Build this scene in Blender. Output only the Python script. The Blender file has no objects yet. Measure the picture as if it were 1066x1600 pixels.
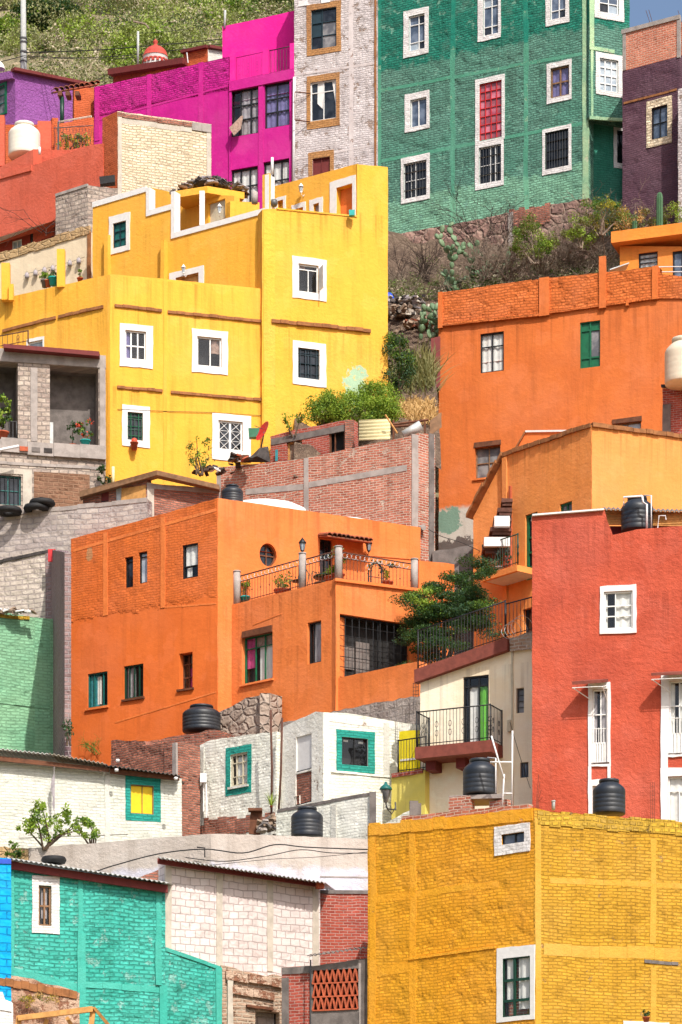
import bpy, math, random
import numpy as np
from mathutils import Vector, Matrix
random.seed(7); RNG = np.random.default_rng(7)
C = bpy.context.scene.collection
SC = bpy.context.scene

# ------------------------------------------------------------------ camera, sky, sun, exposure
F, CX, HV = 4800.0, 533.0, 2200.0        # focal length, centre column and horizon row in photo pixels
cam = bpy.data.cameras.new('camera'); co = bpy.data.objects.new('camera', cam); C.objects.link(co)
cam.sensor_fit = 'HORIZONTAL'; cam.sensor_width = 36.0
cam.lens = F / 1066.0 * 36.0
cam.shift_y = (HV - 800.0) / 1066.0
cam.clip_start = 1.0; cam.clip_end = 3000.0
co.location = (0, 0, 0); co.rotation_euler = (math.radians(90), 0, 0)
SC.camera = co
SUN_AZ, SUN_EL = math.radians(22), math.radians(48)     # azimuth: from behind the camera towards the right
sdir = Vector((math.sin(SUN_AZ) * math.cos(SUN_EL), -math.cos(SUN_AZ) * math.cos(SUN_EL), math.sin(SUN_EL)))
sun = bpy.data.lights.new('sun', 'SUN'); so = bpy.data.objects.new('sun', sun); C.objects.link(so)
sun.energy = 4.3; sun.angle = math.radians(0.5); sun.color = (1.0, 0.95, 0.87)
so.rotation_euler = sdir.to_track_quat('Z', 'Y').to_euler()
so.location = (40, -30, 120)
W = bpy.data.worlds.new('World'); SC.world = W; W.use_nodes = True
wn = W.node_tree; bg = wn.nodes['Background']; sk = wn.nodes.new('ShaderNodeTexSky')
sk.sky_type = 'NISHITA'; sk.sun_disc = False; sk.sun_elevation = SUN_EL
sk.sun_rotation = math.atan2(sdir.x, sdir.y)
sk.altitude = 200; sk.dust_density = 5.0; sk.ozone_density = 1.6; sk.air_density = 1.0
wn.links.new(sk.outputs[0], bg.inputs[0]); bg.inputs[1].default_value = 0.15
SC.view_settings.view_transform = 'Standard'; SC.view_settings.look = 'None'
SC.view_settings.exposure = 0.2; SC.view_settings.gamma = 1.0
SC.cycles.max_bounces = 6; SC.cycles.diffuse_bounces = 3; SC.cycles.transparent_max_bounces = 8

# ------------------------------------------------------------------ materials
def lin(r, g, b, k=1.0):
    f = lambda c: (c / 255 / 12.92) if c <= 10 else ((c / 255 + .055) / 1.055) ** 2.4
    return (min(.9, f(r) * k), min(.9, f(g) * k), min(.9, f(b) * k), 1)
MATS = {}
class NT:
    def __init__(s, name):
        s.m = bpy.data.materials.new(name); s.m.use_nodes = True; s.t = s.m.node_tree
        s.b = s.t.nodes['Principled BSDF']; s.out = s.t.nodes['Material Output']
        s.uv = None; MATS[name] = s.m
    def n(s, typ, **k):
        x = s.t.nodes.new('ShaderNode' + typ)
        for a, v in k.items():
            if a[0] == '_':
                x.inputs[a[1:].replace('_', ' ')].default_value = v
            else: setattr(x, a, v)
        return x
    def l(s, a, b): s.t.links.new(a, b)
    def val(s, sock, v):
        if isinstance(v, (int, float, tuple)): sock.default_value = v
        else: s.l(v, sock)
    def coords(s):
        if s.uv is None: s.uv = s.n('TexCoord').outputs['UV']
        return s.uv
    def math(s, op, a, b=0.0, clamp=False):
        x = s.n('Math', operation=op, use_clamp=clamp); s.val(x.inputs[0], a); s.val(x.inputs[1], b); return x.outputs[0]
    def mix(s, f, a, b, mode='MIX'):
        x = s.n('Mix', data_type='RGBA', blend_type=mode); s.val(x.inputs[0], f); s.val(x.inputs[6], a); s.val(x.inputs[7], b); return x.outputs[2]
    def noise(s, scale, detail=3.0, rough=.55, vec=None, stretch=None):
        v = vec if vec is not None else s.coords()
        if stretch:
            mp = s.n('Mapping'); s.l(v, mp.inputs[0]); mp.inputs['Scale'].default_value = stretch; v = mp.outputs[0]
        x = s.n('TexNoise', _Scale=scale, _Detail=detail, _Roughness=rough); s.l(v, x.inputs['Vector']); return x.outputs['Fac']
    def ramp(s, f, lo, hi):
        x = s.n('MapRange', interpolation_type='SMOOTHSTEP'); s.val(x.inputs[0], f); x.inputs[1].default_value = lo; x.inputs[2].default_value = hi
        return x.outputs[0]
    def bump(s, h, dist, prev=None, strength=1.0):
        x = s.n('Bump'); x.inputs['Distance'].default_value = dist; x.inputs['Strength'].default_value = strength
        s.l(h, x.inputs['Height'])
        if prev is not None: s.l(prev, x.inputs['Normal'])
        return x.outputs[0]

def wallmat(name, col, col2=None, brick=None, mortar=None, bvar=None, bd=.02, zone=None, tints=(), wear=None,
            rough=.004, wave=.03, grime=.25, rgh=.85, ms=.013, joint=.72, spots=(), stone=False, drips=()):
    """Paint or bare masonry in wall metres (u along the wall, v up).  zone=(z, soft, above): brick relief only on one side of z."""
    t = NT(name); uv = t.coords()
    sep = t.n('SeparateXYZ'); t.l(uv, sep.inputs[0]); S, Z = sep.outputs[0], sep.outputs[1]
    big = t.noise(.55, 4, .6); mid = t.noise(2.3, 4, .6); fine = t.noise(38, 3, .6)
    col2 = col2 or tuple(c * .82 for c in col[:3]) + (1,)
    c = t.mix(t.ramp(big, .36, .66), col, col2)
    c = t.mix(t.math('MULTIPLY', t.ramp(mid, .5, .72), .45), c, tuple(min(.95, x * 1.13 + .008) for x in col[:3]) + (1,))
    # sun-faded areas, patched repairs
    fd = t.math('MULTIPLY', t.ramp(t.noise(.32, 5, .62), .42, .7), .3)
    c = t.mix(fd, c, tuple(min(.92, x * .84 + .075) for x in col[:3]) + (1,))
    pk = t.math('MULTIPLY', t.ramp(t.noise(.85, 6, .5), .575, .6), .2)
    c = t.mix(pk, c, tuple(min(.92, x * 1.1 + .05) for x in col[:3]) + (1,))
    pk2 = t.math('MULTIPLY', t.ramp(t.noise(.7, 6, .55, stretch=(1.3, .8, 3.3)), .6, .63), .22)
    c = t.mix(pk2, c, tuple(x * .72 for x in col[:3]) + (1,))
    for (tc, z0, soft, above) in tints:
        w = t.math('ADD', Z, t.math('MULTIPLY', t.math('SUBTRACT', mid, .5), soft))
        k = t.ramp(w, z0 - .12, z0 + .12)
        if not above: k = t.math('SUBTRACT', 1.0, k)
        k = t.math('MULTIPLY', k, t.ramp(t.noise(1.1, 4, .65), .22, .5))
        c = t.mix(k, c, tc)
    for (tc, s0, z0, rs, rz) in spots:      # patches of another paint, with a shape of their own
        a = t.math('DIVIDE', t.math('SUBTRACT', S, s0), rs); b = t.math('DIVIDE', t.math('SUBTRACT', Z, z0), rz)
        d = t.math('ADD', t.math('ADD', t.math('MULTIPLY', a, a), t.math('MULTIPLY', b, b)), t.math('ADD', t.math('MULTIPLY', t.math('SUBTRACT', mid, .5), 3.4), t.math('MULTIPLY', t.math('SUBTRACT', t.noise(9, 4, .7), .5), 1.6)))
        c = t.mix(t.math('SUBTRACT', 1.0, t.ramp(d, .75, 1.0)), c, tc)
    nrm = None
    h = t.math('MULTIPLY', fine, rough)
    h = t.math('ADD', h, t.math('MULTIPLY', big, wave))
    h = t.math('ADD', h, t.math('MULTIPLY', t.noise(9, 3, .6), rough * 2.2))
    if brick:
        dx = t.n('TexNoise', _Scale=2.6, _Detail=2.0); t.l(uv, dx.inputs['Vector'])
        vs = t.n('VectorMath', operation='SUBTRACT'); t.l(dx.outputs['Color'], vs.inputs[0]); vs.inputs[1].default_value = (.5, .5, .5)
        vm = t.n('VectorMath', operation='SCALE'); t.l(vs.outputs[0], vm.inputs[0]); vm.inputs['Scale'].default_value = brick[1] * .9 if stone else min(brick[1] * .85, .08)
        lo = t.math('MULTIPLY', t.math('SUBTRACT', t.noise(.5, 2, .5), .5), .22); lc = t.n('CombineXYZ'); t.l(lo, lc.inputs[1])
        vb = t.n('VectorMath', operation='ADD'); t.l(uv, vb.inputs[0]); t.l(lc.outputs[0], vb.inputs[1])
        va = t.n('VectorMath', operation='ADD'); t.l(vb.outputs[0], va.inputs[0]); t.l(vm.outputs[0], va.inputs[1])
        if stone:
            dv = t.n('VectorMath', operation='SCALE'); t.l(va.outputs[0], dv.inputs[0]); dv.inputs['Scale'].default_value = 1 / brick[0]
            va2 = t.n('Mapping'); t.l(dv.outputs[0], va2.inputs[0]); va2.inputs['Scale'].default_value = (1, brick[0] / brick[1], 1)
            v1 = t.n('TexVoronoi', feature='DISTANCE_TO_EDGE', voronoi_dimensions='2D', _Scale=1.0); t.l(va2.outputs[0], v1.inputs['Vector'])
            v2 = t.n('TexVoronoi', feature='F1', voronoi_dimensions='2D', _Scale=1.0); t.l(va2.outputs[0], v2.inputs['Vector'])
            fac = t.math('SUBTRACT', 1.0, t.ramp(v1.outputs['Distance'], .0, ms * 5.5)); bd = bd * .4; sp = t.n('SeparateColor'); t.l(v2.outputs['Color'], sp.inputs[0]); rnd = sp.outputs[0]
        bt = t.n('TexBrick', _Scale=1.0, _Mortar_Size=ms, _Mortar_Smooth=.35, _Bias=0.0, _Brick_Width=brick[0], _Row_Height=brick[1])
        t.l(va.outputs[0], bt.inputs['Vector'])
        bt.inputs['Color1'].default_value = (0, 0, 0, 1); bt.inputs['Color2'].default_value = (1, 1, 1, 1); bt.inputs['Mortar'].default_value = (.5, .5, .5, 1)
        if not stone: rnd = bt.outputs['Color']; fac = bt.outputs['Fac']
        hb = t.math('ADD', t.math('MULTIPLY', t.math('SUBTRACT', 1.0, fac), bd), t.math('MULTIPLY', rnd, bd * .7))
        hb = t.math('MULTIPLY', hb, t.ramp(t.noise(1.6, 3, .6), .2, .62))
        dirt_shade = t.math('MULTIPLY', fac, t.math('ADD', .3, t.math('MULTIPLY', t.ramp(t.noise(3.7, 4, .65), .3, .68), .7)))  # joint darkening: dirt and the recess shade, both put into the colour
        hb = t.math('MULTIPLY', hb, 1.35)
        if zone:
            w = t.math('ADD', Z, t.math('MULTIPLY', t.math('SUBTRACT', mid, .5), zone[1]))
            k = t.ramp(w, zone[0] - .08, zone[0] + .08)
            if not zone[2]: k = t.math('SUBTRACT', 1.0, k)
            hb = t.math('MULTIPLY', hb, k); dirt_shade = t.math('MULTIPLY', dirt_shade, k); rnd = t.math('MULTIPLY', rnd, k)
        h = t.math('ADD', h, hb)
        if bvar: c = t.mix(t.math('MULTIPLY', rnd, .8), c, bvar)
        else: c = t.mix(t.math('MULTIPLY', rnd, .22), c, tuple(x * .7 for x in col[:3]) + (1,))
        if mortar: c = t.mix(fac if not zone else dirt_shade, c, t.mix(t.ramp(t.noise(3.1), .35, .65), mortar, tuple(x * .8 for x in mortar[:3]) + (1,)))
        else: c = t.mix(dirt_shade, c, t.mix(1.0, c, (joint, joint, joint, 1), 'MULTIPLY'))
    if wear:
        wc, amt = wear
        k = t.ramp(t.noise(1.9, 6, .68), 1 - amt - .02, 1 - amt + .03)
        k = t.math('MULTIPLY', k, t.ramp(t.noise(6.5, 4, .7), .38, .5))
        c = t.mix(k, c, wc); h = t.math('SUBTRACT', h, t.math('MULTIPLY', k, .012))
    if grime:
        k = t.ramp(t.noise(1.0, 6, .68, stretch=(2.6, .2, 1)), .46, .74)
        c = t.mix(t.math('MULTIPLY', k, grime), c, t.mix(1.0, c, (.5, .46, .42, 1), 'MULTIPLY'))
    for zd in drips:      # rain streaks that run down from a ledge or a roof edge
        nk = t.ramp(t.noise(1.0, 4, .6, stretch=(5.5, .16, 1)), .47, .7)
        up = t.math('MULTIPLY', t.ramp(Z, zd - 1.9, zd - .05), t.math('SUBTRACT', 1.0, t.ramp(Z, zd, zd + .05)))
        c = t.mix(t.math('MULTIPLY', t.math('MULTIPLY', nk, up), .55), c, t.mix(1.0, c, (.46, .42, .4, 1), 'MULTIPLY'))
    c = t.mix(t.math('MULTIPLY', t.ramp(fine, .3, .7), .1), c, tuple(x * .55 for x in col[:3]) + (1,))
    t.l(c, t.b.inputs['Base Color']); t.b.inputs['Roughness'].default_value = rgh
    t.b.inputs['Specular IOR Level'].default_value = .25
    t.l(t.bump(h, 1.0), t.b.inputs['Normal'])
    return t.m

def plain(name, col, rough=.6, var=.25, scale=6., metal=0., bump=.003, col2=None, spec=.4):
    t = NT(name); oc = t.n('TexCoord').outputs['Object']
    a = t.noise(scale, 4, .6, vec=oc); b = t.noise(scale * 9, 3, .6, vec=oc)
    c = t.mix(t.ramp(a, .35, .68), col, col2 or tuple(x * (1 - var) for x in col[:3]) + (1,))
    c = t.mix(t.math('MULTIPLY', t.ramp(b, .45, .75), .2), c, tuple(min(.95, x * .6 + .03) for x in col[:3]) + (1,))
    t.l(c, t.b.inputs['Base Color']); t.b.inputs['Roughness'].default_value = rough; t.b.inputs['Metallic'].default_value = metal
    t.b.inputs['Specular IOR Level'].default_value = spec
    t.l(t.bump(t.math('ADD', a, t.math('MULTIPLY', b, .5)), bump), t.b.inputs['Normal'])
    return t.m

def leafmat(name, col, col2, tr=.25):
    t = NT(name); g = t.n('NewGeometry'); c = t.mix(g.outputs['Random Per Island'], col, col2)
    t.l(c, t.b.inputs['Base Color']); t.b.inputs['Roughness'].default_value = .55; t.b.inputs['Specular IOR Level'].default_value = .25
    d = t.n('BsdfTranslucent'); t.l(t.mix(.4, c, (.25, .3, .02, 1)), d.inputs[0])
    m = t.n('MixShader'); m.inputs[0].default_value = tr; t.l(t.b.outputs[0], m.inputs[1]); t.l(d.outputs[0], m.inputs[2]); t.l(m.outputs[0], t.out.inputs[0])
    return t.m

def glassmat(name):
    t = NT(name); tr = t.n('BsdfTransparent'); tr.inputs[0].default_value = (.95, .97, .97, 1)
    gl = t.n('BsdfGlossy'); gl.inputs['Roughness'].default_value = .04
    fr = t.n('LayerWeight'); fr.inputs[0].default_value = .5
    m = t.n('MixShader'); t.l(t.math('ADD', t.math('MULTIPLY', t.math('POWER', fr.outputs['Facing'], 4.0), .5), .06), m.inputs[0]); t.l(tr.outputs[0], m.inputs[1]); t.l(gl.outputs[0], m.inputs[2]); t.l(m.outputs[0], t.out.inputs[0])
    oc = t.n('TexCoord').outputs['Object']
    t.l(t.bump(t.noise(1.4, 2, vec=oc), .02), gl.inputs['Normal'])
    return t.m

def darkglass(name, col, col2, rough=.1):
    t = NT(name); oc = t.n('TexCoord').outputs['Object']
    c = t.mix(t.ramp(t.noise(2.2, 3, vec=oc), .4, .65), col, col2)
    t.l(c, t.b.inputs['Base Color']); t.b.inputs['Roughness'].default_value = rough
    t.l(t.bump(t.noise(1.5, 2, vec=oc), .03), t.b.inputs['Normal'])
    return t.m

# ------------------------------------------------------------------ mesh helpers
ORG = {}
def thing(name, label, cat, loc, group=None):
    o = bpy.data.objects.new(name, None); C.objects.link(o); o.location = loc; o.empty_display_size = .3
    o['label'] = label; o['category'] = cat
    if group: o['group'] = group
    ORG[o.name] = Vector(loc); return o
def tag(o, label, cat, group=None):
    o['label'] = label; o['category'] = cat
    if group: o['group'] = group
    return o
def P(u, v, Y): return Vector(((u - CX) / F * Y, Y, (HV - v) / F * Y))

class MB:
    def __init__(s): s.v = []; s.f = []; s.mi = []; s.uv = []; s.sm = []
    def face(s, pts, mi=0, uvs=None, smooth=False):
        i = len(s.v); pts = [Vector(p) for p in pts]; s.v += pts; s.f.append(tuple(range(i, i + len(pts)))); s.mi.append(mi); s.sm.append(smooth)
        if uvs is None:
            n = (pts[1] - pts[0]).cross(pts[2] - pts[0])
            if n.length > 1e-9: n.normalize()
            if abs(n.z) > .75: uvs = [(p.x, p.y) for p in pts]
            else:
                t = Vector((-n.y, n.x, 0));
                t = t.normalized() if t.length > 1e-6 else Vector((1, 0, 0))
                uvs = [(p.dot(t), p.z) for p in pts]
        s.uv += list(uvs)
    def box(s, c, ax, ay, az, mi=0):
        """box from centre and three half-axis vectors"""
        c = Vector(c); ax, ay, az = Vector(ax), Vector(ay), Vector(az)
        q = lambda i, j, k: c + ax * i + ay * j + az * k
        for fpts in (((-1,-1,-1),(-1,-1,1),(-1,1,1),(-1,1,-1)), ((1,-1,-1),(1,1,-1),(1,1,1),(1,-1,1)),
                     ((-1,-1,-1),(1,-1,-1),(1,-1,1),(-1,-1,1)), ((-1,1,-1),(-1,1,1),(1,1,1),(1,1,-1)),
                     ((-1,-1,-1),(-1,1,-1),(1,1,-1),(1,-1,-1)), ((-1,-1,1),(1,-1,1),(1,1,1),(-1,1,1))):
            s.face([q(*a) for a in fpts], mi)
    def hexa(s, a, b, mi=0):
        """solid between quad a and quad b (same winding)"""
        s.face(a, mi); s.face(b[::-1], mi)
        for i in range(4):
            j = (i + 1) % 4; s.face([a[i], b[i], b[j], a[j]], mi)
    def tube(s, pts, r, n=6, mi=0, r2=None, cap=True):
        pts = [Vector(p) for p in pts]; rings = []; m = len(pts)
        for i, p in enumerate(pts):
            d = (pts[min(i + 1, m - 1)] - pts[max(i - 1, 0)]).normalized()
            a = d.orthogonal().normalized() if abs(d.z) > .9 else d.cross(Vector((0, 0, 1))).normalized()
            b = d.cross(a).normalized(); rr = r if r2 is None else r + (r2 - r) * i / max(1, m - 1)
            rings.append([p + (a * math.cos(2 * math.pi * k / n) + b * math.sin(2 * math.pi * k / n)) * rr for k in range(n)])
        for i in range(m - 1):
            for k in range(n):
                j = (k + 1) % n; s.face([rings[i][k], rings[i][j], rings[i + 1][j], rings[i + 1][k]], mi, smooth=n > 5)
        if cap: s.face(rings[0][::-1], mi); s.face(rings[-1], mi)
    def lathe(s, c, prof, n=28, mi=0, sx=1., sy=1.):
        c = Vector(c); R = [[c + Vector((r * sx * math.cos(2 * math.pi * k / n), r * sy * math.sin(2 * math.pi * k / n), z)) for k in range(n)] for r, z in prof]
        for i in range(len(R) - 1):
            for k in range(n):
                j = (k + 1) % n
                s.face([R[i][k], R[i][j], R[i + 1][j], R[i + 1][k]], mi, smooth=True)
    def build(s, name, mats, parent=None, jit=0.0):
        if not isinstance(mats, (list, tuple)): mats = [mats]
        org = ORG.get(parent.name, Vector((0, 0, 0))) if parent is not None else None
        if org is None:
            org = sum(s.v, Vector()) / max(1, len(s.v)); org.z = min(p.z for p in s.v)
        me = bpy.data.meshes.new(name); vv = [p - org for p in s.v]
        if jit:
            hsh = {}
            for i, p in enumerate(vv):
                k = (round(p.x, 3), round(p.y, 3), round(p.z, 3))
                if k not in hsh: hsh[k] = Vector((random.uniform(-jit, jit), random.uniform(-jit, jit), random.uniform(-jit, jit)))
                vv[i] = p + hsh[k]
        me.from_pydata(vv, [], s.f)
        for m in mats: me.materials.append(MATS[m] if isinstance(m, str) else m)
        me.polygons.foreach_set('material_index', s.mi); me.polygons.foreach_set('use_smooth', s.sm)
        ul = me.uv_layers.new(name='UVMap'); ul.data.foreach_set('uv', np.array(s.uv, dtype=np.float32).ravel())
        if any(s.sm):
            import bmesh
            bm = bmesh.new(); bm.from_mesh(me); bmesh.ops.remove_doubles(bm, verts=bm.verts, dist=1e-4); bm.to_mesh(me); bm.free()
        o = bpy.data.objects.new(name, me); C.objects.link(o)
        if parent is not None:
            o.parent = parent; ORG[o.name] = org
        else:
            o.location = org; ORG[o.name] = org
        return o

# ------------------------------------------------------------------ height of the hillside (metres above the camera)
GP = [(-60, -1.7), (50, -1.7), (62, 1.5), (70, 4.5), (76, 7.5), (82, 9.0), (92, 14.5), (100, 18.5), (108, 24), (116, 33), (124, 40.5), (132, 46), (142, 56), (152, 65), (168, 75), (190, 88.5), (230, 112), (300, 150), (420, 190)]
def gz(x, y):
    for (a, za), (b, zb) in zip(GP, GP[1:]):
        if a <= y <= b:
            z = za + (zb - za) * (y - a) / (b - a); break
    else: z = GP[-1][1] if y > 0 else GP[0][1]
    if y > 130:
        k = min(1, max(0, (x - 2) / 14)); k = k * k * (3 - 2 * k); zr = 46 + (y - 130) * .18
        z = z * (1 - k) + min(z, zr) * k
        z += (1 - k) * (math.sin(x * .33 + y * .11) * .8 + math.sin(x * .9 + 2.1) * .35 + math.sin(y * .5 + x * .2) * .5)
    return z
# ------------------------------------------------------------------ walls with real openings
class Wall:
    def __init__(s, par, a, b, top, bot, mat, thick=.5, rag=0.0, name='wall'):
        s.par, s.mat, s.thick, s.rag, s.name = par, mat, thick, rag, name
        s.A = Vector(((a[0] - CX) / F * a[1], a[1])); s.B = Vector(((b[0] - CX) / F * b[1], b[1]))
        s.L = (s.B - s.A).length; s.d = (s.B - s.A) / s.L; s.n = Vector((s.d.y, -s.d.x))
        um = (a[0] + b[0]) / 2
        if isinstance(top, (int, float)): z = s.z(um, top); s.top = [(0, z), (s.L, z)]
        else: s.top = [(s.s(u), s.z(u, v)) for u, v in top]
        s.top[0] = (0.0, s.top[0][1]); s.top[-1] = (s.L, s.top[-1][1])
        s.zb = min(s.z(um, bot), gz(s.A.x, s.A.y) - .6, gz(s.B.x, s.B.y) - .6); s.holes = []; s.wins = []
    def s(s, u):
        k = (u - CX) / F; return (k * s.A.y - s.A.x) / (s.d.x - k * s.d.y)
    def Y(s, u): return s.A.y + s.d.y * s.s(u)
    def z(s, u, v): return (HV - v) / F * s.Y(u)
    def pt(s, a, z, o=0.0):
        p = s.A + s.d * a + s.n * o; return Vector((p.x, p.y, z))
    def pu(s, u, v, o=0.0): return s.pt(s.s(u), s.z(u, v), o)
    def rect(s, u0, v0, u1, v1):
        um = (u0 + u1) / 2; return s.s(u0), s.z(um, v1), s.s(u1), s.z(um, v0)
    def ztop(s, a):
        for (s0, z0), (s1, z1) in zip(s.top, s.top[1:]):
            if s0 - 1e-6 <= a <= s1 + 1e-6 and s1 - s0 > 1e-6: return z0 + (z1 - z0) * (a - s0) / (s1 - s0)
        return s.top[-1][1]
    def bx(s, mb, s0, s1, z0, z1, o0, o1, mi=0, dz=0.0):
        """box on the wall: along s0..s1, up z0..z1, out from o0 to o1; dz lifts the far end"""
        a = [s.pt(s0, z0, o1), s.pt(s1, z0 + dz, o1), s.pt(s1, z1 + dz, o1), s.pt(s0, z1, o1)]
        b = [s.pt(s0, z0, o0), s.pt(s1, z0 + dz, o0), s.pt(s1, z1 + dz, o0), s.pt(s0, z1, o0)]
        mb.hexa(a, b, mi)
    def strip(s, u0, v0, u1, v1, h, proud, mat, name='ledge', seg=0, into=.05):
        mb = MB(); s0, s1 = s.s(u0), s.s(u1); z0, z1 = s.z(u0, v0), s.z(u1, v1)
        n = max(1, seg)
        for i in range(n):
            a, b = s0 + (s1 - s0) * i / n, s0 + (s1 - s0) * (i + 1) / n
            za, zc = z0 + (z1 - z0) * i / n, z0 + (z1 - z0) * (i + 1) / n
            j = random.uniform(-.25, .25) * h if seg else 0
            s.bx(mb, a, b - (.006 if seg else 0), za - h + j * .3, za + j * .5, -into, proud * (1 + (random.uniform(-.35, .2) if seg else 0)), 0, zc - za)
        return mb.build(name, mat, s.par)
    def pil(s, u, v0, v1, w, proud, mat, name='pilaster', wob=.012):
        proud += .0063; mb = MB(); c = s.s(u); z1, z0 = s.z(u, v0), s.z(u, v1); n = max(2, int((z1 - z0) / .5)); prev = None
        for i in range(n + 1):
            z = z0 + (z1 - z0) * i / n; l = c - w / 2 + random.uniform(-wob, wob); r = c + w / 2 + random.uniform(-wob, wob)
            if prev:
                pl, pr, pz = prev
                mb.face([s.pt(pl, pz, proud), s.pt(pr, pz, proud), s.pt(r, z, proud), s.pt(l, z, proud)])
                mb.face([s.pt(pl, pz, -.05), s.pt(pl, pz, proud), s.pt(l, z, proud), s.pt(l, z, -.05)])
                mb.face([s.pt(pr, pz, proud), s.pt(pr, pz, -.05), s.pt(r, z, -.05), s.pt(r, z, proud)])
            prev = (l, r, z)
        l, r, z = prev; mb.face([s.pt(l, z, proud), s.pt(r, z, proud), s.pt(r, z, -.05), s.pt(l, z, -.05)])
        return mb.build(name, mat, s.par)
    def ring(s, out, inn, proud, mat, par, name='surround', jit=.012):
        mb = MB(); a0, b0, a1, b1 = out; c0, d0, c1, d1 = inn
        n = 5
        def edge(p, q): return [(p[0] + (q[0] - p[0]) * i / n, p[1] + (q[1] - p[1]) * i / n) for i in range(n)]
        O = sum([edge(p, q) for p, q in zip([(a0, b0), (a1, b0), (a1, b1), (a0, b1)], [(a1, b0), (a1, b1), (a0, b1), (a0, b0)])], [])
        I = sum([edge(p, q) for p, q in zip([(c0, d0), (c1, d0), (c1, d1), (c0, d1)], [(c1, d0), (c1, d1), (c0, d1), (c0, d0)])], [])
        O = [(x + random.uniform(-jit, jit), y + random.uniform(-jit, jit)) for x, y in O]
        I = [(x + random.uniform(0, .004), y) for x, y in I]
        m = len(O)
        for i in range(m):
            j = (i + 1) % m
            mb.face([s.pt(*O[i], proud), s.pt(*O[j], proud), s.pt(*I[j], proud), s.pt(*I[i], proud)])
            mb.face([s.pt(*O[i], -.01), s.pt(*O[j], -.01), s.pt(*O[j], proud), s.pt(*O[i], proud)])
            mb.face([s.pt(*I[i], proud), s.pt(*I[j], proud), s.pt(*I[j], -.002), s.pt(*I[i], -.002)])
        return mb.build(name, mat, par)
    def win(s, u0, v0, u1, v1, out=None, sm='white_paint', proud=.025, fr='white_frame', fw=.045, v=(), h=(), bw=.035,
            pane='dark_glass', curt=None, grille=None, d=.1, sill=None, name='window', cells=None, D=None):
        s0, z0, s1, z1 = s.rect(u0, v0, u1, v1); D = D or s.thick - .04
        s.holes.append((s0, z0, s1, z1, d, D))
        wd, ht = s1 - s0, z1 - z0; mb = MB()
        if fr:
            bars = [(0, fw / wd, 0, 1), (1 - fw / wd, 1, 0, 1), (fw / wd, 1 - fw / wd, 0, fw / ht), (fw / wd, 1 - fw / wd, 1 - fw / ht, 1)]
            s_bars = lambda b, o0, o1: s.bx(mb, s0 + b[0] * wd + .002, s0 + b[1] * wd - .002, z0 + b[2] * ht + .002, z0 + b[3] * ht - .002, o0, o1)
            for b in bars: s_bars(b, -d + .005, -d + .06)
            for x in v:
                if isinstance(x, tuple): s_bars((x[0] - bw / wd / 2, x[0] + bw / wd / 2, max(x[1], fw / ht), min(x[2], 1 - fw / ht)), -d + .008, -d + .055)
                else: s_bars((x - bw / wd / 2, x + bw / wd / 2, fw / ht, 1 - fw / ht), -d + .008, -d + .055)
            for y in h: s_bars((fw / wd, 1 - fw / wd, y - bw / ht / 2, y + bw / ht / 2), -d + .01, -d + .05)
        else:
            s.bx(mb, s0 + .002, s1 - .002, z0 - .0, z0 + .03, -d + .005, -d + .05)
        w = mb.build(name, fr or 'dark_iron', s.par)
        if pane:
            mb = MB(); nseg = 1
            if cells:      # single panes that differ a little
                xs = [0] + sorted([x if not isinstance(x, tuple) else x[0] for x in v]) + [1]; ys = [0] + sorted(h) + [1]
                k = 0
                for i in range(len(xs) - 1):
                    for j in range(len(ys) - 1):
                        o = -d + .012 + random.uniform(-.006, .006)
                        mb.face([s.pt(s0 + xs[i] * wd, z0 + ys[j] * ht, o), s.pt(s0 + xs[i + 1] * wd, z0 + ys[j] * ht, o - random.uniform(0, .01)), s.pt(s0 + xs[i + 1] * wd, z0 + ys[j + 1] * ht, o - random.uniform(0, .01)), s.pt(s0 + xs[i] * wd, z0 + ys[j + 1] * ht, o)], cells[k % len(cells)] if isinstance(cells, (list, tuple)) else 0); k += 1
            else:
                o = -d + .012
                mb.face([s.pt(s0 + .003, z0 + .003, o), s.pt(s1 - .003, z0 + .003, o), s.pt(s1 - .003, z1 - .003, o), s.pt(s0 + .003, z1 - .003, o)])
            mb.build('pane', pane if isinstance(pane, (list, tuple)) else [pane], w)
        if curt:
            for (cm, x0, x1, y0, y1) in curt:
                mb = MB(); n = max(8, int((x1 - x0) * wd / .03)); o = -d - .025
                for i in range(n):
                    fa, fb = i / n, (i + 1) / n
                    wa = math.sin(fa * n * .9 + x0 * 7) * .018 + math.sin(fa * 5) * .012; wb = math.sin(fb * n * .9 + x0 * 7) * .018 + math.sin(fb * 5) * .012
                    sa, sb = s0 + (x0 + (x1 - x0) * fa) * wd, s0 + (x0 + (x1 - x0) * fb) * wd
                    mb.face([s.pt(sa, z0 + y0 * ht, o + wa), s.pt(sb, z0 + y0 * ht, o + wb), s.pt(sb, z0 + y1 * ht, o + wb * .6), s.pt(sa, z0 + y1 * ht, o + wa * .6)], smooth=True)
                mb.build('curtain', cm, w)
        if out: s.ring(s.rect(*out), (s0, z0, s1, z1), proud, sm, w)
        if grille:
            nv, nh, gm, gr = grille; mb = MB()
            for i in range(nv):
                x = s0 + wd * (i + .5) / nv; mb.tube([s.pt(x, z0 + .01, -.03), s.pt(x, z1 - .01, -.03)], gr, 4)
            for j in range(nh):
                y = z0 + ht * (j + .5) / nh; mb.tube([s.pt(s0 + .01, y, -.033), s.pt(s1 - .01, y, -.033)], gr, 4)
            mb.build('grille', gm, w)
        if sill:
            mb = MB(); s.bx(mb, s0 - .06, s1 + .06, z0 - .07, z0 - .003, -.02, .07); mb.build('sill', sill, w, jit=.006)
        return w
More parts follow.
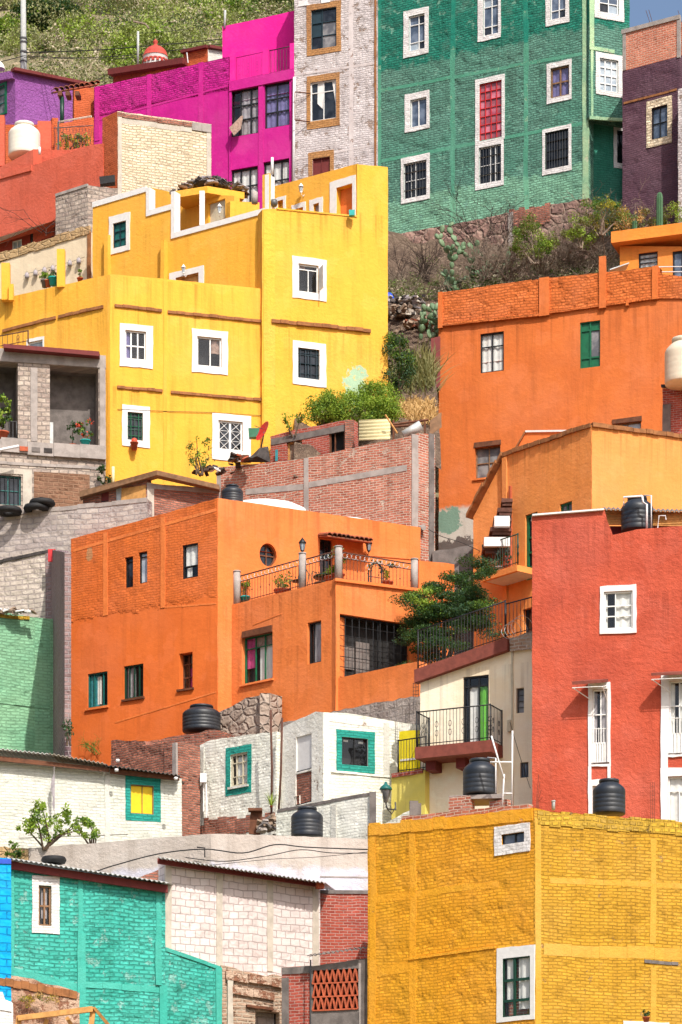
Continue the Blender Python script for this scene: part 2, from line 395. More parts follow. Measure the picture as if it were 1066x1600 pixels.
    def oval(s, u, vv, ru, rv, mat_frame, d=.2):
        """an oval opening cut in a rectangular cell of the wall"""
        s0, z0, s1, z1 = s.rect(u - ru * 1.25, vv - rv * 1.25, u + ru * 1.25, vv + rv * 1.25)
        cs, cz = (s0 + s1) / 2, (z0 + z1) / 2; a, b = (s1 - s0) / 2.5, (z1 - z0) / 2.5; n = 40
        s.holes.append((s0, z0, s1, z1, 'oval', (cs, cz, a, b, n, d)))
        mb = MB(); ang = [2 * math.pi * i / n for i in range(n)]
        E = lambda k, q, o: s.pt(cs + a * q * math.cos(ang[k % n]), cz + b * q * math.sin(ang[k % n]), o)
        for k in range(n):
            mb.face([E(k, .86, -d + .06), E(k + 1, .86, -d + .06), E(k + 1, .998, -d + .06), E(k, .998, -d + .06)])
            mb.face([E(k, .86, -d + .06), E(k, .86, -d + .01), E(k + 1, .86, -d + .01), E(k + 1, .86, -d + .06)])
        s.bx(mb, cs - .02, cs + .02, cz - b * .86, cz + b * .86, -d + .01, -d + .05); s.bx(mb, cs - a * .86, cs + a * .86, cz - .02, cz + .02, -d + .012, -d + .048)
        w = mb.build('window', mat_frame, s.par)
        mb = MB(); mb.face([E(k, .99, -d + .008) for k in range(n)]); mb.build('pane', 'dark_glass', w)
        return w
    def done(s):
        mb = MB(); t = s.thick; top = s.top[:]
        s.rag = s.rag or .007
        if s.rag:
            nt = [top[0]]
            for (s0, z0), (s1, z1) in zip(top, top[1:]):
                n = int((s1 - s0) / .22)
                for i in range(1, n): nt.append((s0 + (s1 - s0) * i / n, z0 + (z1 - z0) * i / n + random.uniform(-s.rag, s.rag)))
                nt.append((s1, z1))
            top = nt
        sb = sorted(set([round(x, 5) for x, _ in top] + [round(x, 5) for h in s.holes for x in (h[0], h[2])]))
        sb = [x for x in sb if -1e-4 <= x <= s.L + 1e-4]
        s.top = top; zl = sorted(set([s.zb] + [z for h in s.holes for z in (h[1], h[3])]))
        U = lambda pts: [(a, z) for a, z in pts]
        jh = {}
        def J(x, z):      # slightly ragged vertical corners
            if 1e-4 < x < s.L - 1e-4: return x
            k = (x > .01, round(z, 2))
            if k not in jh: jh[k] = random.uniform(-.004, .016)
            return x + jh[k] * (1 if x > .01 else -1)
        for a, b in zip(sb, sb[1:]):
            if b - a < 1e-4: continue
            ta, tb = s.ztop_r(a), s.ztop_l(b); lv = [z for z in zl if z < min(ta, tb) - .01] or [s.zb]
            if a < 1e-4 or b > s.L - 1e-4: lv = sorted(set(lv + [z for z in np.arange(s.zb + .3, min(ta, tb) - .05, .33)]))
            for i, z in enumerate(lv):
                last = i == len(lv) - 1; za, zc = (ta, tb) if last else (lv[i + 1], lv[i + 1])
                if any(h[0] - 1e-4 <= a and b <= h[2] + 1e-4 and h[1] - 1e-4 <= z and (lv[i + 1] if not last else 1e9) <= h[3] + 1e-4 for h in s.holes): continue
                q = [(J(a, z), z), (J(b, z), z), (J(b, zc), zc), (J(a, za), za)]; mb.face([s.pt(x, y, 0) for x, y in q], 0, q)
            q = [(a, s.zb), (b, s.zb), (b, tb), (a, ta)]; mb.face([s.pt(x, y, -t) for x, y in q][::-1], 0, q[::-1])
            mb.face([s.pt(a, ta, 0), s.pt(b, tb, 0), s.pt(b, tb, -t), s.pt(a, ta, -t)], 0, [(a, 0), (b, 0), (b, t), (a, t)])
        for (s0, z0), (s1, z1) in zip(top, top[1:]):
            if s1 - s0 < 1e-4 and abs(z1 - z0) > 1e-4:
                mb.face([s.pt(s0, z0, 0), s.pt(s0, z0, -t), s.pt(s0, z1, -t), s.pt(s0, z1, 0)], 0, [(0, z0), (t, z0), (t, z1), (0, z1)])
        for x, zt, sg in ((0, top[0][1], 0), (s.L, top[-1][1], 1)):
            q = [s.pt(x, s.zb, 0), s.pt(x, s.zb, -t), s.pt(x, zt, -t), s.pt(x, zt, 0)]; mb.face(q, 0, [(x, s.zb), (x + t, s.zb), (x + t, zt), (x, zt)])
        for h in s.holes:
            s0, z0, s1, z1, d, D = h
            if d == 'oval':
                cs, cz, a, b, n, dd = D
                R = []
                for k in range(n):
                    c_, s_ = math.cos(2 * math.pi * k / n), math.sin(2 * math.pi * k / n); m = 1.25 / max(abs(c_), abs(s_)); R.append((cs + a * c_ * m, cz + b * s_ * m))
                    
                for k in range(n):
                    j = (k + 1) % n
                    e = [(cs + a * math.cos(2 * math.pi * i / n), cz + b * math.sin(2 * math.pi * i / n)) for i in (k, j)]
                    q = [R[k], R[j], e[1], e[0]]; mb.face([s.pt(x, y, 0) for x, y in q], 0, q)
                    mb.face([s.pt(*e[0], 0), s.pt(*e[1], 0), s.pt(*e[1], -dd), s.pt(*e[0], -dd)], 0, [e[0], e[1], e[1], e[0]])
                continue
            for (x0, y0), (x1, y1) in (((s0, z0), (s1, z0)), ((s1, z0), (s1, z1)), ((s1, z1), (s0, z1)), ((s0, z1), (s0, z0))):
                mb.face([s.pt(x0, y0, 0), s.pt(x1, y1, 0), s.pt(x1, y1, -d), s.pt(x0, y0, -d)], 0, [(x0, y0), (x1, y1), (x1 + d, y1), (x0 + d, y0)])
                mb.face([s.pt(x0, y0, -d), s.pt(x1, y1, -d), s.pt(x1, y1, -D), s.pt(x0, y0, -D)], 1)
            mb.face([s.pt(s0, z0, -D), s.pt(s1, z0, -D), s.pt(s1, z1, -D), s.pt(s0, z1, -D)], 1)
        return mb.build(s.name, [s.mat, getattr(s, 'inner', 'room_dark')], s.par)
    def ztop_r(s, a):
        for (s0, z0), (s1, z1) in zip(s.top, s.top[1:]):
            if s1 - s0 > 1e-4 and s0 - 1e-4 <= a < s1 - 1e-4: return z0 + (z1 - z0) * (a - s0) / (s1 - s0)
        return s.top[-1][1]
    def ztop_l(s, a):
        for (s0, z0), (s1, z1) in zip(s.top, s.top[1:]):
            if s1 - s0 > 1e-4 and s0 + 1e-4 < a <= s1 + 1e-4: return z0 + (z1 - z0) * (a - s0) / (s1 - s0)
        return s.top[-1][1]

def shell(par, front, back, vtop, vbot, mat, name='rear_wall', roof=True):
    """hidden sides, back and roof of a house; front = [(u, Y)...] left to right, back = metres behind"""
    fr = [Vector(((u - CX) / F * Y, Y)) for u, Y in front]
    c = sum(fr, Vector((0, 0))) / len(fr); fr = [p + Vector((0, .12)) + (c - p) * .01 for p in fr]
    bk = [p * (1 + back / p.y) for p in (fr[0], fr[-1])]; cb = (bk[0] + bk[1]) / 2; bk = [p + (cb - p).normalized() * .3 for p in bk]
    ym = min(Y for _, Y in front); zt = (HV - vtop) / F * ym; zb = min([(HV - vbot) / F * ym] + [gz(p.x, p.y) - .6 for p in fr])
    poly = fr + bk[::-1]; mb = MB()
    if roof: mb.face([Vector((p.x, p.y, zt)) for p in poly])
    ring = [fr[-1], bk[1], bk[0], fr[0]]
    for a, b in zip(ring, ring[1:]):
        mb.face([Vector((a.x, a.y, zb)), Vector((b.x, b.y, zb)), Vector((b.x, b.y, zt)), Vector((a.x, a.y, zt))])
    return mb.build(name, mat, par)

# ------------------------------------------------------------------ material library
WHITE = lin(238, 236, 232)
plain('white_paint', lin(226, 224, 222), .7, .1, bump=.006)
plain('white_frame', lin(228, 228, 226), .5, .1)
plain('cream_frame', lin(200, 190, 165), .6, .2)
plain('dark_iron', (.02, .021, .024, 1), .5, .3, metal=.3)
plain('grey_iron', (.12, .12, .125, 1), .5, .3, metal=.3)
plain('rusty_iron', (.09, .045, .03, 1), .85, .5)
plain('blue_frame', (.012, .035, .05, 1), .5, .3)
plain('teal_frame', (.01, .13, .12, 1), .5, .3)
plain('green_frame', (.008, .13, .055, 1), .45, .25)
plain('dark_green', (.008, .05, .03, 1), .45, .25)
plain('wood_frame', lin(140, 105, 75), .75, .35)
plain('brown_wood', lin(110, 66, 42), .8, .4)
plain('pale_wood', lin(205, 150, 85), .8, .3)
plain('maroon', lin(112, 42, 40), .75, .2)
plain('maroon_band', lin(128, 66, 54), .85, .25, bump=.008)
plain('room_dark', (.022, .02, .02, 1), .9, .4)
plain('concrete', lin(166, 156, 150), .9, .3, bump=.012, scale=3)
plain('pale_concrete', lin(196, 186, 172), .9, .25, bump=.012, scale=3)
plain('dark_concrete', lin(120, 112, 108), .92, .4, bump=.015, scale=3)
plain('ledge_brick', lin(158, 104, 62), .9, .4, bump=.012, scale=5)
plain('terracotta', lin(186, 92, 60), .85, .35, bump=.006)
plain('tile_old', lin(168, 92, 62), .9, .45, bump=.01, scale=4, col2=lin(112, 72, 58))
plain('tank_black', (.01, .015, .024, 1), .48, .3, spec=.5, col2=(.035, .038, .042, 1), scale=2)
plain('tank_white', lin(232, 224, 208), .45, .06)
plain('tank_beige', lin(214, 202, 180), .45, .08)
plain('zinc', lin(190, 192, 190), .5, .25, metal=.25)
plain('fibro', lin(226, 212, 166), .7, .12)
plain('rubber', (.012, .012, .013, 1), .7, .3)
plain('teal_pot', lin(28, 165, 160), .5, .15)
plain('red_paint', lin(196, 40, 44), .5, .15)
plain('blue_plastic', lin(40, 80, 190), .5, .15)
plain('cloth_white', lin(224, 221, 216), .9, .12)
plain('cloth_grey', lin(168, 160, 164), .9, .3)
plain('cloth_pink', lin(196, 70, 130), .9, .3)
plain('cloth_purple', lin(120, 112, 160), .9, .3)
plain('cloth_green', lin(110, 190, 60), .9, .2)
plain('cloth_teal', lin(60, 150, 160), .9, .35)
plain('cloth_brown', lin(170, 140, 125), .95, .45, scale=14)
plain('yellow_shutter', lin(236, 196, 8), .6, .1)
plain('flower_red', lin(225, 80, 50), .6, .2)
plain('stem', lin(92, 74, 58), .9, .3)
plain('twig', lin(150, 132, 116), .95, .4, scale=12)
plain('dark_twig', lin(70, 56, 50), .95, .4, scale=12)
plain('bark', lin(88, 74, 62), .95, .4, bump=.01)
plain('pipe_white', lin(222, 220, 220), .6, .1)
plain('pole_grey', lin(176, 178, 176), .8, .15)
plain('rebar', lin(96, 62, 50), .9, .4)
plain('cactus', lin(58, 98, 62), .6, .25)
plain('nopal_pad', lin(74, 104, 70), .6, .25, col2=lin(120, 142, 108), scale=2)
plain('stone_loose', lin(160, 138, 118), .95, .4, bump=.02, scale=4)
plain('debris_dark', lin(70, 64, 62), .9, .5)
glassmat('clear_glass')
darkglass('dark_glass', (.008, .01, .014, 1), (.03, .036, .045, 1))
darkglass('sky_glass', (.06, .085, .13, 1), (.16, .2, .27, 1), .07)
darkglass('pale_glass', (.3, .36, .42, 1), (.5, .56, .6, 1), .1)
darkglass('dull_glass', (.11, .11, .12, 1), (.26, .25, .25, 1), .25)
darkglass('red_glass', lin(138, 72, 84), lin(168, 100, 108), .16)
darkglass('red_glass_pale', lin(196, 120, 136), lin(160, 70, 90), .12)
leafmat('leaf_mid', (.07, .16, .02, 1), (.16, .26, .04, 1))
leafmat('leaf_dark', (.012, .042, .012, 1), (.035, .085, .02, 1))
leafmat('leaf_bright', (.17, .3, .02, 1), (.34, .44, .06, 1))
leafmat('leaf_olive', (.12, .13, .04, 1), (.24, .22, .08, 1))
leafmat('scrub_light', (.26, .32, .07, 1), (.4, .44, .14, 1))  # these scrub tones are paled: distant haze put into the leaf colour
leafmat('scrub_olive', (.2, .22, .09, 1), (.34, .33, .16, 1))
leafmat('scrub_dark', (.07, .1, .035, 1), (.13, .17, .06, 1))
leafmat('scrub_dry', (.4, .34, .24, 1), (.5, .42, .3, 1), .1)
leafmat('leaf_blue', (.025, .07, .035, 1), (.06, .12, .06, 1))
leafmat('straw', (.42, .24, .08, 1), (.62, .4, .16, 1), .15)
leafmat('leaf_yellow', (.5, .36, .03, 1), (.3, .3, .03, 1))

BRK = (.24, .082)
def painted(name, col, **k): return wallmat(name, col, **k)

# ------------------------------------------------------------------ props
def rot_basis():
    q = RNG.normal(size=4); q /= np.linalg.norm(q); w, x, y, z = q
    return np.array([[1 - 2 * (y * y + z * z), 2 * (x * y - z * w), 2 * (x * z + y * w)], [2 * (x * y + z * w), 1 - 2 * (x * x + z * z), 2 * (y * z - x * w)], [2 * (x * z - y * w), 2 * (y * z + x * w), 1 - 2 * (x * x + y * y)]])
def leaf_cloud(name, clumps, n, size, mats, parent=None, aspect=.62, sigma=1.0, weights=None, up=0.0, loc=None, cmi=None):
    """clumps: list of (x, y, z, rx, ry, rz); n leaves per clump; folded diamond leaves"""
    cl = np.array(clumps, float); m = len(cl) * n
    ci = np.repeat(np.arange(len(cl)), n)
    g = RNG.normal(size=(m, 3)); g /= np.linalg.norm(g, axis=1)[:, None]; g *= (RNG.random(m) ** .45)[:, None]
    c = cl[ci, :3] + g * cl[ci, 3:6] * sigma
    a = RNG.normal(size=(m, 3)); a[:, 2] += up; a /= np.linalg.norm(a, axis=1)[:, None]
    b = np.cross(a, RNG.normal(size=(m, 3))); b /= np.linalg.norm(b, axis=1)[:, None]
    sz = size * (.55 + .9 * RNG.random(m))[:, None]
    v = np.stack([c - a * sz * .5, c + b * sz * aspect * .5, c + a * sz * .5, c - b * sz * aspect * .5], 1).reshape(-1, 3)
    org = ORG[parent.name] if parent is not None else (Vector(loc) if loc is not None else Vector((float(cl[:, 0].mean()), float(cl[:, 1].mean()), float((cl[:, 2] - cl[:, 5]).min()))))
    v -= np.array(org)[None]
    me = bpy.data.meshes.new(name); me.vertices.add(4 * m); me.vertices.foreach_set('co', v.astype(np.float32).ravel())
    me.loops.add(4 * m); me.loops.foreach_set('vertex_index', np.arange(4 * m, dtype=np.int32))
    me.polygons.add(m); me.polygons.foreach_set('loop_start', np.arange(0, 4 * m, 4, dtype=np.int32)); me.polygons.foreach_set('loop_total', np.full(m, 4, dtype=np.int32))
    for k in mats: me.materials.append(MATS[k])
    cw = np.array(cmi) if cmi is not None else RNG.choice(len(mats), size=len(cl), p=weights); mi = cw[ci]; sw = RNG.random(m) < .2; mi[sw] = RNG.integers(0, len(mats), sw.sum())
    me.polygons.foreach_set('material_index', mi.astype(np.int32)); me.update(); me.validate()
    o = bpy.data.objects.new(name, me); C.objects.link(o)
    if parent is not None: o.parent = parent
    else: o.location = org
    ORG[o.name] = org; return o
def clumps_in(c, r, k, cr, shell_=.55, flat=1.0):
    out = []
    for _ in range(k):
        g = RNG.normal(size=3); g /= np.linalg.norm(g); q = shell_ + (1 - shell_) * RNG.random()
        f = cr * (.6 + .8 * RNG.random()); out.append((c[0] + g[0] * r[0] * q, c[1] + g[1] * r[1] * q, c[2] + g[2] * r[2] * q, f, f, f * flat))
    return out
def twigs(mb, p, d, L, r, depth, spread=.6, mi=0, droop=0.0):
    p = Vector(p); d = Vector(d).normalized(); pts = [p]; q = p
    for i in range(3):
        d = (d + Vector((random.gauss(0, .18), random.gauss(0, .18), random.gauss(0, .14) - droop))).normalized(); q = q + d * L / 3; pts.append(q)
        if depth > 0 and (i > 0 or random.random() < .5):
            for _ in range(1 if random.random() < .55 else 2):
                e = (d + Vector((random.gauss(0, spread), random.gauss(0, spread), random.gauss(0, spread * .8)))).normalized()
                twigs(mb, q, e, L * random.uniform(.5, .75), r * .6, depth - 1, spread, mi, droop)
    mb.tube(pts, r, 4 if r < .03 else 6, mi, r2=r * .5, cap=False)
def bush(name, label, cat, c, r, mats, k=22, n=60, size=.1, cr=.3, group=None, stems=5, stem_mat='stem', weights=None):
    t = thing(name, label, cat, (c[0], c[1], c[2] - r[2]), group)
    cl = clumps_in(c, r, k, cr); leaf_cloud('foliage', cl, n, size, mats, t, weights=weights)
    mb = MB()
    for i in range(stems):
        e = Vector(cl[i % len(cl)][:3]); b = Vector((c[0] + random.uniform(-.15, .15), c[1] + random.uniform(-.15, .15), c[2] - r[2] - .2))
        m = (b + e) / 2 + Vector((random.uniform(-.1, .1), random.uniform(-.1, .1), .1)); mb.tube([b, m, e], .035, 5, r2=.01)
    mb.build('stem', stem_mat, t); return t
def dry_shrub(name, label, c, L, n=7, depth=3, mat='twig', group=None, spread=.55, r=.03, cat='dry shrub', lean=(0, 0, 0)):
    mb = MB()
    for i in range(n):
        a = random.uniform(0, 2 * math.pi); d = Vector((math.cos(a) * .8 + lean[0], math.sin(a) * .5 + lean[1], random.uniform(.35, 1.1) + lean[2]))
        twigs(mb, Vector(c) + Vector((random.uniform(-.2, .2), random.uniform(-.2, .2), 0)), d, L * random.uniform(.6, 1), r, depth, spread)
    return tag(mb.build(name, mat), label, cat, group)
def tank(u, vb, Y, dpx, hpx, label, mat='tank_black', rib=.02, lidmat=None, pipe=None, group='rooftop water tanks', text=None):
    R = dpx / 2 / F * Y; H = hpx / F * Y; base = P(u, vb, Y)
    t = thing('water_tank', label, 'water tank', base, group); mb = MB()
    p = [(0, 0), (R * .97, 0), (R, .03 * H)]
    for i in range(1, 5):
        z = (.03 + .6 * i / 5) * H; p += [(R, z - .018 * H), (R * (1 - rib), z), (R, z + .018 * H)]
    p += [(R, .64 * H), (R * .99, .68 * H), (R * .9, .75 * H), (R * .7, .83 * H), (R * .58, .87 * H), (R * .56, .9 * H)]
    mb.lathe(base, p, 36); mb.build('body', mat, t)
    mb = MB(); mb.lathe(base, [(R * .56, .88 * H), (R * .62, .89 * H), (R * .62, .95 * H), (R * .6, .97 * H), (R * .2, 1.0 * H), (0, 1.0 * H)], 30); mb.build('lid', lidmat or mat, t)
    if pipe:
        mb = MB(); x = R * pipe; mb.tube([base + Vector((x, -R * .75, 0)), base + Vector((x, -R * .75, H * .93)), base + Vector((x * .5, -R * .3, H * .99))], .02, 6); mb.build('pipe', 'pipe_white', t)
    return t
def pot(mb, c, r, h, mi=0): mb.lathe(c, [(0, 0), (r * .7, 0), (r * .95, h * .85), (r * 1.1, h * .85), (r * 1.1, h), (r * .9, h), (r * .85, h * .85), (0, h * .8)], 18, mi)
def potted(label, base, r, h, ph, leafs, potmat='terracotta', size=.07, k=10, n=22, group='potted plants', spiky=False, width=1.0, name='potted_plant'):
    t = thing(name, label, 'potted plant', base, group); mb = MB(); pot(mb, Vector(base), r, h); mb.build('pot', potmat, t)
    c = (base[0], base[1], base[2] + h + ph * .5)
    if spiky:
        mb = MB()
        for i in range(34):
            a = random.uniform(0, 6.28); e = random.uniform(.3, 1.3); d = Vector((math.cos(a) * math.cos(e), math.sin(a) * math.cos(e), math.sin(e)))
            b = Vector((base[0], base[1], base[2] + h)); L = ph * random.uniform(.7, 1.15); sd = d.cross(Vector((0, 0, 1))).normalized() * r * .16
            m = b + d * L * .55; e2 = b + d * L + Vector((0, 0, -L * .22)); mb.face([b - sd, b + sd, m + sd * .9, m - sd * .9]); mb.face([m - sd * .9, m + sd * .9, e2])
        mb.build('foliage', leafs[0], t)
    else:
        leaf_cloud('foliage', clumps_in(c, (r * 1.1 * width, r * 1.1 * width, ph * .5), k, r * .55), n, size, leafs, t)
        mb = MB(); mb.tube([(base[0], base[1], base[2] + h * .8), c], .015, 5); mb.build('stem', 'stem', t)
    return t
def railing(par, pts, h, mat, sp=.11, post=.02, bar=.011, name='railing', deco=0, lowrail=.08, posts=True):
    """iron railing along base points; deco: 1 scroll knots on every third bar, 2 scroll frieze under the handrail"""
    mb = MB(); fr_ = MB(); up = Vector((0, 0, h)); pts = [Vector(p) for p in pts]
    for a, b in zip(pts, pts[1:]):
        L = (b - a).length; d = (b - a) / L
        mb.tube([a + up, b + up], post, 6); mb.tube([a + Vector((0, 0, lowrail)), b + Vector((0, 0, lowrail))], post * .7, 4)
        n = max(1, int(L / sp)); fz = h * .8 if deco == 2 else h
        if deco == 2:
            mb.tube([a + Vector((0, 0, fz)), b + Vector((0, 0, fz))], post * .7, 4)
            for i in range(int(L / .16)):
                c = a + d * (.08 + i * .16) + Vector((0, 0, (fz + h) / 2)); q = (h - fz) * .45
                fr_.tube([c + d * (q * 1.2 * math.cos(k * .7)) + Vector((0, 0, q * math.sin(k * .7 * (1 if i % 2 else -1)))) for k in range(8)], bar * .9, 4)
        for i in range(n + 1):
            p = a + d * (L * i / n); mb.tube([p, p + Vector((0, 0, fz))], bar, 4)
            if deco == 1 and i % 4 in (2,):
                for zz in (.35, .6):
                    c = p + Vector((0, 0, h * zz)); mb.tube([c + d * (.05 * math.cos(k * .8)) + Vector((0, 0, .09 * math.sin(k * .8))) for k in range(9)], bar * .8, 4)
            if deco == 2 and i % 3 == 1:
                c = p + Vector((0, 0, h * .42)); mb.lathe(c, [(0, -.05), (bar * 2.2, 0), (0, .05)], 6)
    if posts:
        for p in pts: mb.tube([p, p + up * 1.03], post * 1.25, 6)
    o = mb.build(name, mat, par)
    if fr_.f: fr_.build('frieze', 'zinc', o)
    return o
def tiles(par, wall, u0, v0, u1, v1, out, drop, mat='tile_old', name='tile_awning', r=.09, th=.03):
    """awning of half-round clay tiles along a wall"""
    mb = MB(); s0, s1 = wall.s(u0), wall.s(u1); z0, z1 = wall.z(u0, v0), wall.z(u1, v1); n = max(2, int((s1 - s0) / (r * 1.7)))
    for i in range(n):
        a = s0 + (s1 - s0) * (i + .5) / n; z = z0 + (z1 - z0) * (i + .5) / n; k = 6; j = random.uniform(-.03, .03)
        for q in range(k):
            t0, t1 = math.pi * q / k, math.pi * (q + 1) / k
            f = lambda t, o, dz: wall.pt(a + math.cos(t) * r, z + math.sin(t) * r + dz, o)
            mb.face([f(t0, -.02, 0), f(t1, -.02, 0), f(t1, out + j, -drop), f(t0, out + j, -drop)]); 
            mb.face([f(t0, out + j, -drop), f(t1, out + j, -drop), f(t1, out + j, -drop - th), f(t0, out + j, -drop - th)])
    wall.bx(mb, s0, s1, z0 - .07, z0 - .02, -.02, .04, 0, z1 - z0)
    a = [wall.pt(s0, z0 - .06, -.02), wall.pt(s1, z1 - .06, -.02), wall.pt(s1, z1 - .06 - drop, out * .93), wall.pt(s0, z0 - .06 - drop, out * .93)]
    mb.hexa(a, [p + Vector((0, 0, .04)) for p in a])
    return mb.build(name, mat, par)
def corrug(name, a, b, c, d, mat, par=None, pitch=.13, amp=.022, th=.012):
    """corrugated sheet over quad a-b (ridges run a->d); a,b along the eave, c,d at the far side"""
    a, b, c, d = map(Vector, (a, b, c, d)); n = max(4, int((b - a).length / pitch)) * 6; mb = MB(); nn = (b - a).cross(d - a).normalized()
    if nn.z < 0: nn = -nn
    pr = None
    for i in range(n + 1):
        f = i / n; w = nn * (amp * math.sin(f * n / 6 * 2 * math.pi)); p, q = a.lerp(b, f) + w, d.lerp(c, f) + w
        if pr:
            mb.face([pr[0], p, q, pr[1]], smooth=True); t = nn * -th
            mb.face([pr[0] + t, p + t, p, pr[0]]); mb.face([pr[0] + t, pr[1] + t, q + t, p + t])
        pr = (p, q)
    return mb.build(name, mat, par)
def lantern(par, c, h, mat='dark_iron', name='lantern', label=None, cat=None, arm=None):
    """glazed lantern with a pitched cap; hangs on an arm when given"""
    c = Vector(c); r = h * .24
    t = thing(name, label, cat, c) if label else None
    p_ = t or par
    mb = MB(); mb.lathe(c, [(0, h * 1.12), (r * .25, h * 1.02), (r * .5, h * .95), (r * 1.25, h * .7), (r * 1.25, h * .66), (r, h * .66)], 8)
    mb.lathe(c, [(r * .5, h * .08), (r * .62, h * .12), (r * .3, 0), (0, -h * .08)], 8)
    for k in range(6):
        a = k * math.pi / 3; mb.tube([c + Vector((r * .6 * math.cos(a), r * .6 * math.sin(a), h * .12)), c + Vector((r * math.cos(a), r * math.sin(a), h * .67))], h * .018, 4)
    if arm is not None: mb.tube([c + Vector(arm), c + Vector(arm) * .6 + Vector((0, 0, -h * .3)), c + Vector((0, 0, -h * .1))], h * .03, 6)
    o = mb.build('frame' if t else name, mat, p_)
    mb = MB(); mb.lathe(c, [(r * .55, h * .13), (r * .93, h * .66)], 6); mb.build('glass', 'pale_glass', p_ if t else o)
    return t or o
def pile(name, label, cat, c, r, n, mats, sz, flat=.3, group=None, kind=None):
    mb = MB()
    for i in range(n):
        x, y = random.gauss(0, .45) * r[0], random.gauss(0, .45) * r[1]; z = max(0, (1 - (x / r[0]) ** 2 - (y / r[1]) ** 2)) * r[2] * random.uniform(.3, 1)
        a, b, q = (sz * random.uniform(.4, 1.2) for _ in range(3)); th = random.uniform(0, 3.1); tl = random.gauss(0, .35)
        ax = Vector((math.cos(th), math.sin(th), tl)) * a; ay = Vector((-math.sin(th), math.cos(th), random.gauss(0, .3))) * b; az = ax.cross(ay).normalized() * q * flat
        mb.box(Vector(c) + Vector((x, y, z)), ax, ay, az, random.randrange(len(mats)))
    o = mb.build(name, mats, jit=sz * .12); tag(o, label, cat, group)
    return o

# ------------------------------------------------------------------ ground and hillside (the setting)
def groundmat(name, cols, scale=.35):
    t = NT(name); oc = t.n('TexCoord').outputs['Object']
    a = t.noise(scale, 5, .65, vec=oc); b = t.noise(scale * 5, 5, .65, vec=oc); d = t.noise(scale * 30, 4, .7, vec=oc)
    c = t.mix(t.ramp(a, .38, .6), cols[0], cols[1]); c = t.mix(t.ramp(b, .5, .66), c, cols[2]); c = t.mix(t.math('MULTIPLY', t.ramp(d, .45, .7), .5), c, cols[3])
    t.l(c, t.b.inputs['Base Color']); t.b.inputs['Roughness'].default_value = .95; t.b.inputs['Specular IOR Level'].default_value = .15
    t.l(t.bump(t.math('ADD', t.math('MULTIPLY', b, .35), t.math('MULTIPLY', d, .1)), 1.0), t.b.inputs['Normal'])
groundmat('hill_earth', [(.24, .2, .12, 1), (.3, .26, .16, 1), (.46, .35, .24, 1), (.13, .14, .06, 1)])
groundmat('garden_earth', [(.17, .115, .085, 1), (.26, .18, .13, 1), (.38, .28, .2, 1), (.07, .055, .045, 1)], 1.1)
mb = MB(); xs = [-420, -200, -120, -80] + list(np.arange(-60, 60.1, 4.0)) + [80, 120, 200, 420]; ys = [-60, 0, 40] + list(np.arange(50, 240, 3.0)) + [260, 300, 360, 420]
for i in range(len(xs) - 1):
    for j in range(len(ys) - 1):
        mb.face([(x, y, gz(x, y)) for x, y in ((xs[i], ys[j]), (xs[i + 1], ys[j]), (xs[i + 1], ys[j + 1]), (xs[i], ys[j + 1]))], 0, smooth=True)
o = mb.build('ground', 'hill_earth'); o['kind'] = 'structure'
# the steep garden between the yellow house and the big orange house, and the bank under the green house
GS = [(103.6, 31.2), (105.5, 33.6), (109, 36.0), (113, 38.9), (116.5, 41.6), (119, 43.0), (121.5, 44.6), (124, 47.0), (127, 49)]
def gs(x, y):
    for (a, za), (b, zb) in zip(GS, GS[1:]):
        if a <= y <= b: z = za + (zb - za) * (y - a) / (b - a); break
    else: z = GS[0][1] if y < GS[0][0] else GS[-1][1]
    return z + .22 * math.sin(x * 1.7 + y) + .14 * math.sin(x * 3.1 - y * 2.3) + max(0, (x - 5)) * .13 * min(1, max(0, (y - 112) / 4))
mb = MB(); gx = np.arange(-1.6, 15, .5); gy = np.arange(103.6, 126.1, .5)
for i in range(len(gx) - 1):
    for j in range(len(gy) - 1):
        if gy[j] < 114.6 and gx[i] + .5 > 155 / F * gy[j] + .05: continue      # the big orange house stands here
        mb.face([(x, y, gs(x, y)) for x, y in ((gx[i], gy[j]), (gx[i + 1], gy[j]), (gx[i + 1], gy[j + 1]), (gx[i], gy[j + 1]))], 0, smooth=True)
o = mb.build('hillside', 'garden_earth'); o['kind'] = 'structure'

# ------------------------------------------------------------------ bottom yellow brick house
YEL2 = (.56, .295, .022, 1)
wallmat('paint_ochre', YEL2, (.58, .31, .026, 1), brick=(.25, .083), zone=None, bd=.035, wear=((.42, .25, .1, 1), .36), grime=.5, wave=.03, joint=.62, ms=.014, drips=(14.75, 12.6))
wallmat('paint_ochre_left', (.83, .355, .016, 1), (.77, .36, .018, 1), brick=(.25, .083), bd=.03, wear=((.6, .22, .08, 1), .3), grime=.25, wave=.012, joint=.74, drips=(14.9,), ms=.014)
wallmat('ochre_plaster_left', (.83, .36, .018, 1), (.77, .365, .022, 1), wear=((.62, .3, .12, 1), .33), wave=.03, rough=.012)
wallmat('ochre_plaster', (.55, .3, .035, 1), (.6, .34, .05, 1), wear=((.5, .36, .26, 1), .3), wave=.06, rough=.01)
wallmat('painted_stone', (.6, .37, .03, 1), (.34, .21, .05, 1), brick=(.2, .13), bd=.06, ms=.03, mortar=(.5, .3, .035, 1), wear=((.2, .12, .05, 1), .36), wave=.08)
wallmat('white_brick', lin(232, 228, 226), lin(220, 214, 212), brick=(.25, .083), bd=.02, ms=.012, joint=.9, wear=(lin(190, 110, 95), .22))
H = thing('brick_house', 'ochre yellow painted brick house at the bottom right with a white framed window', 'house', P(835, 1600, 76))
w = Wall(H, (575, 79.3), (835, 76), [(575, 1290), (700, 1277), (835, 1262)], 1760, 'paint_ochre_left', rag=.02)
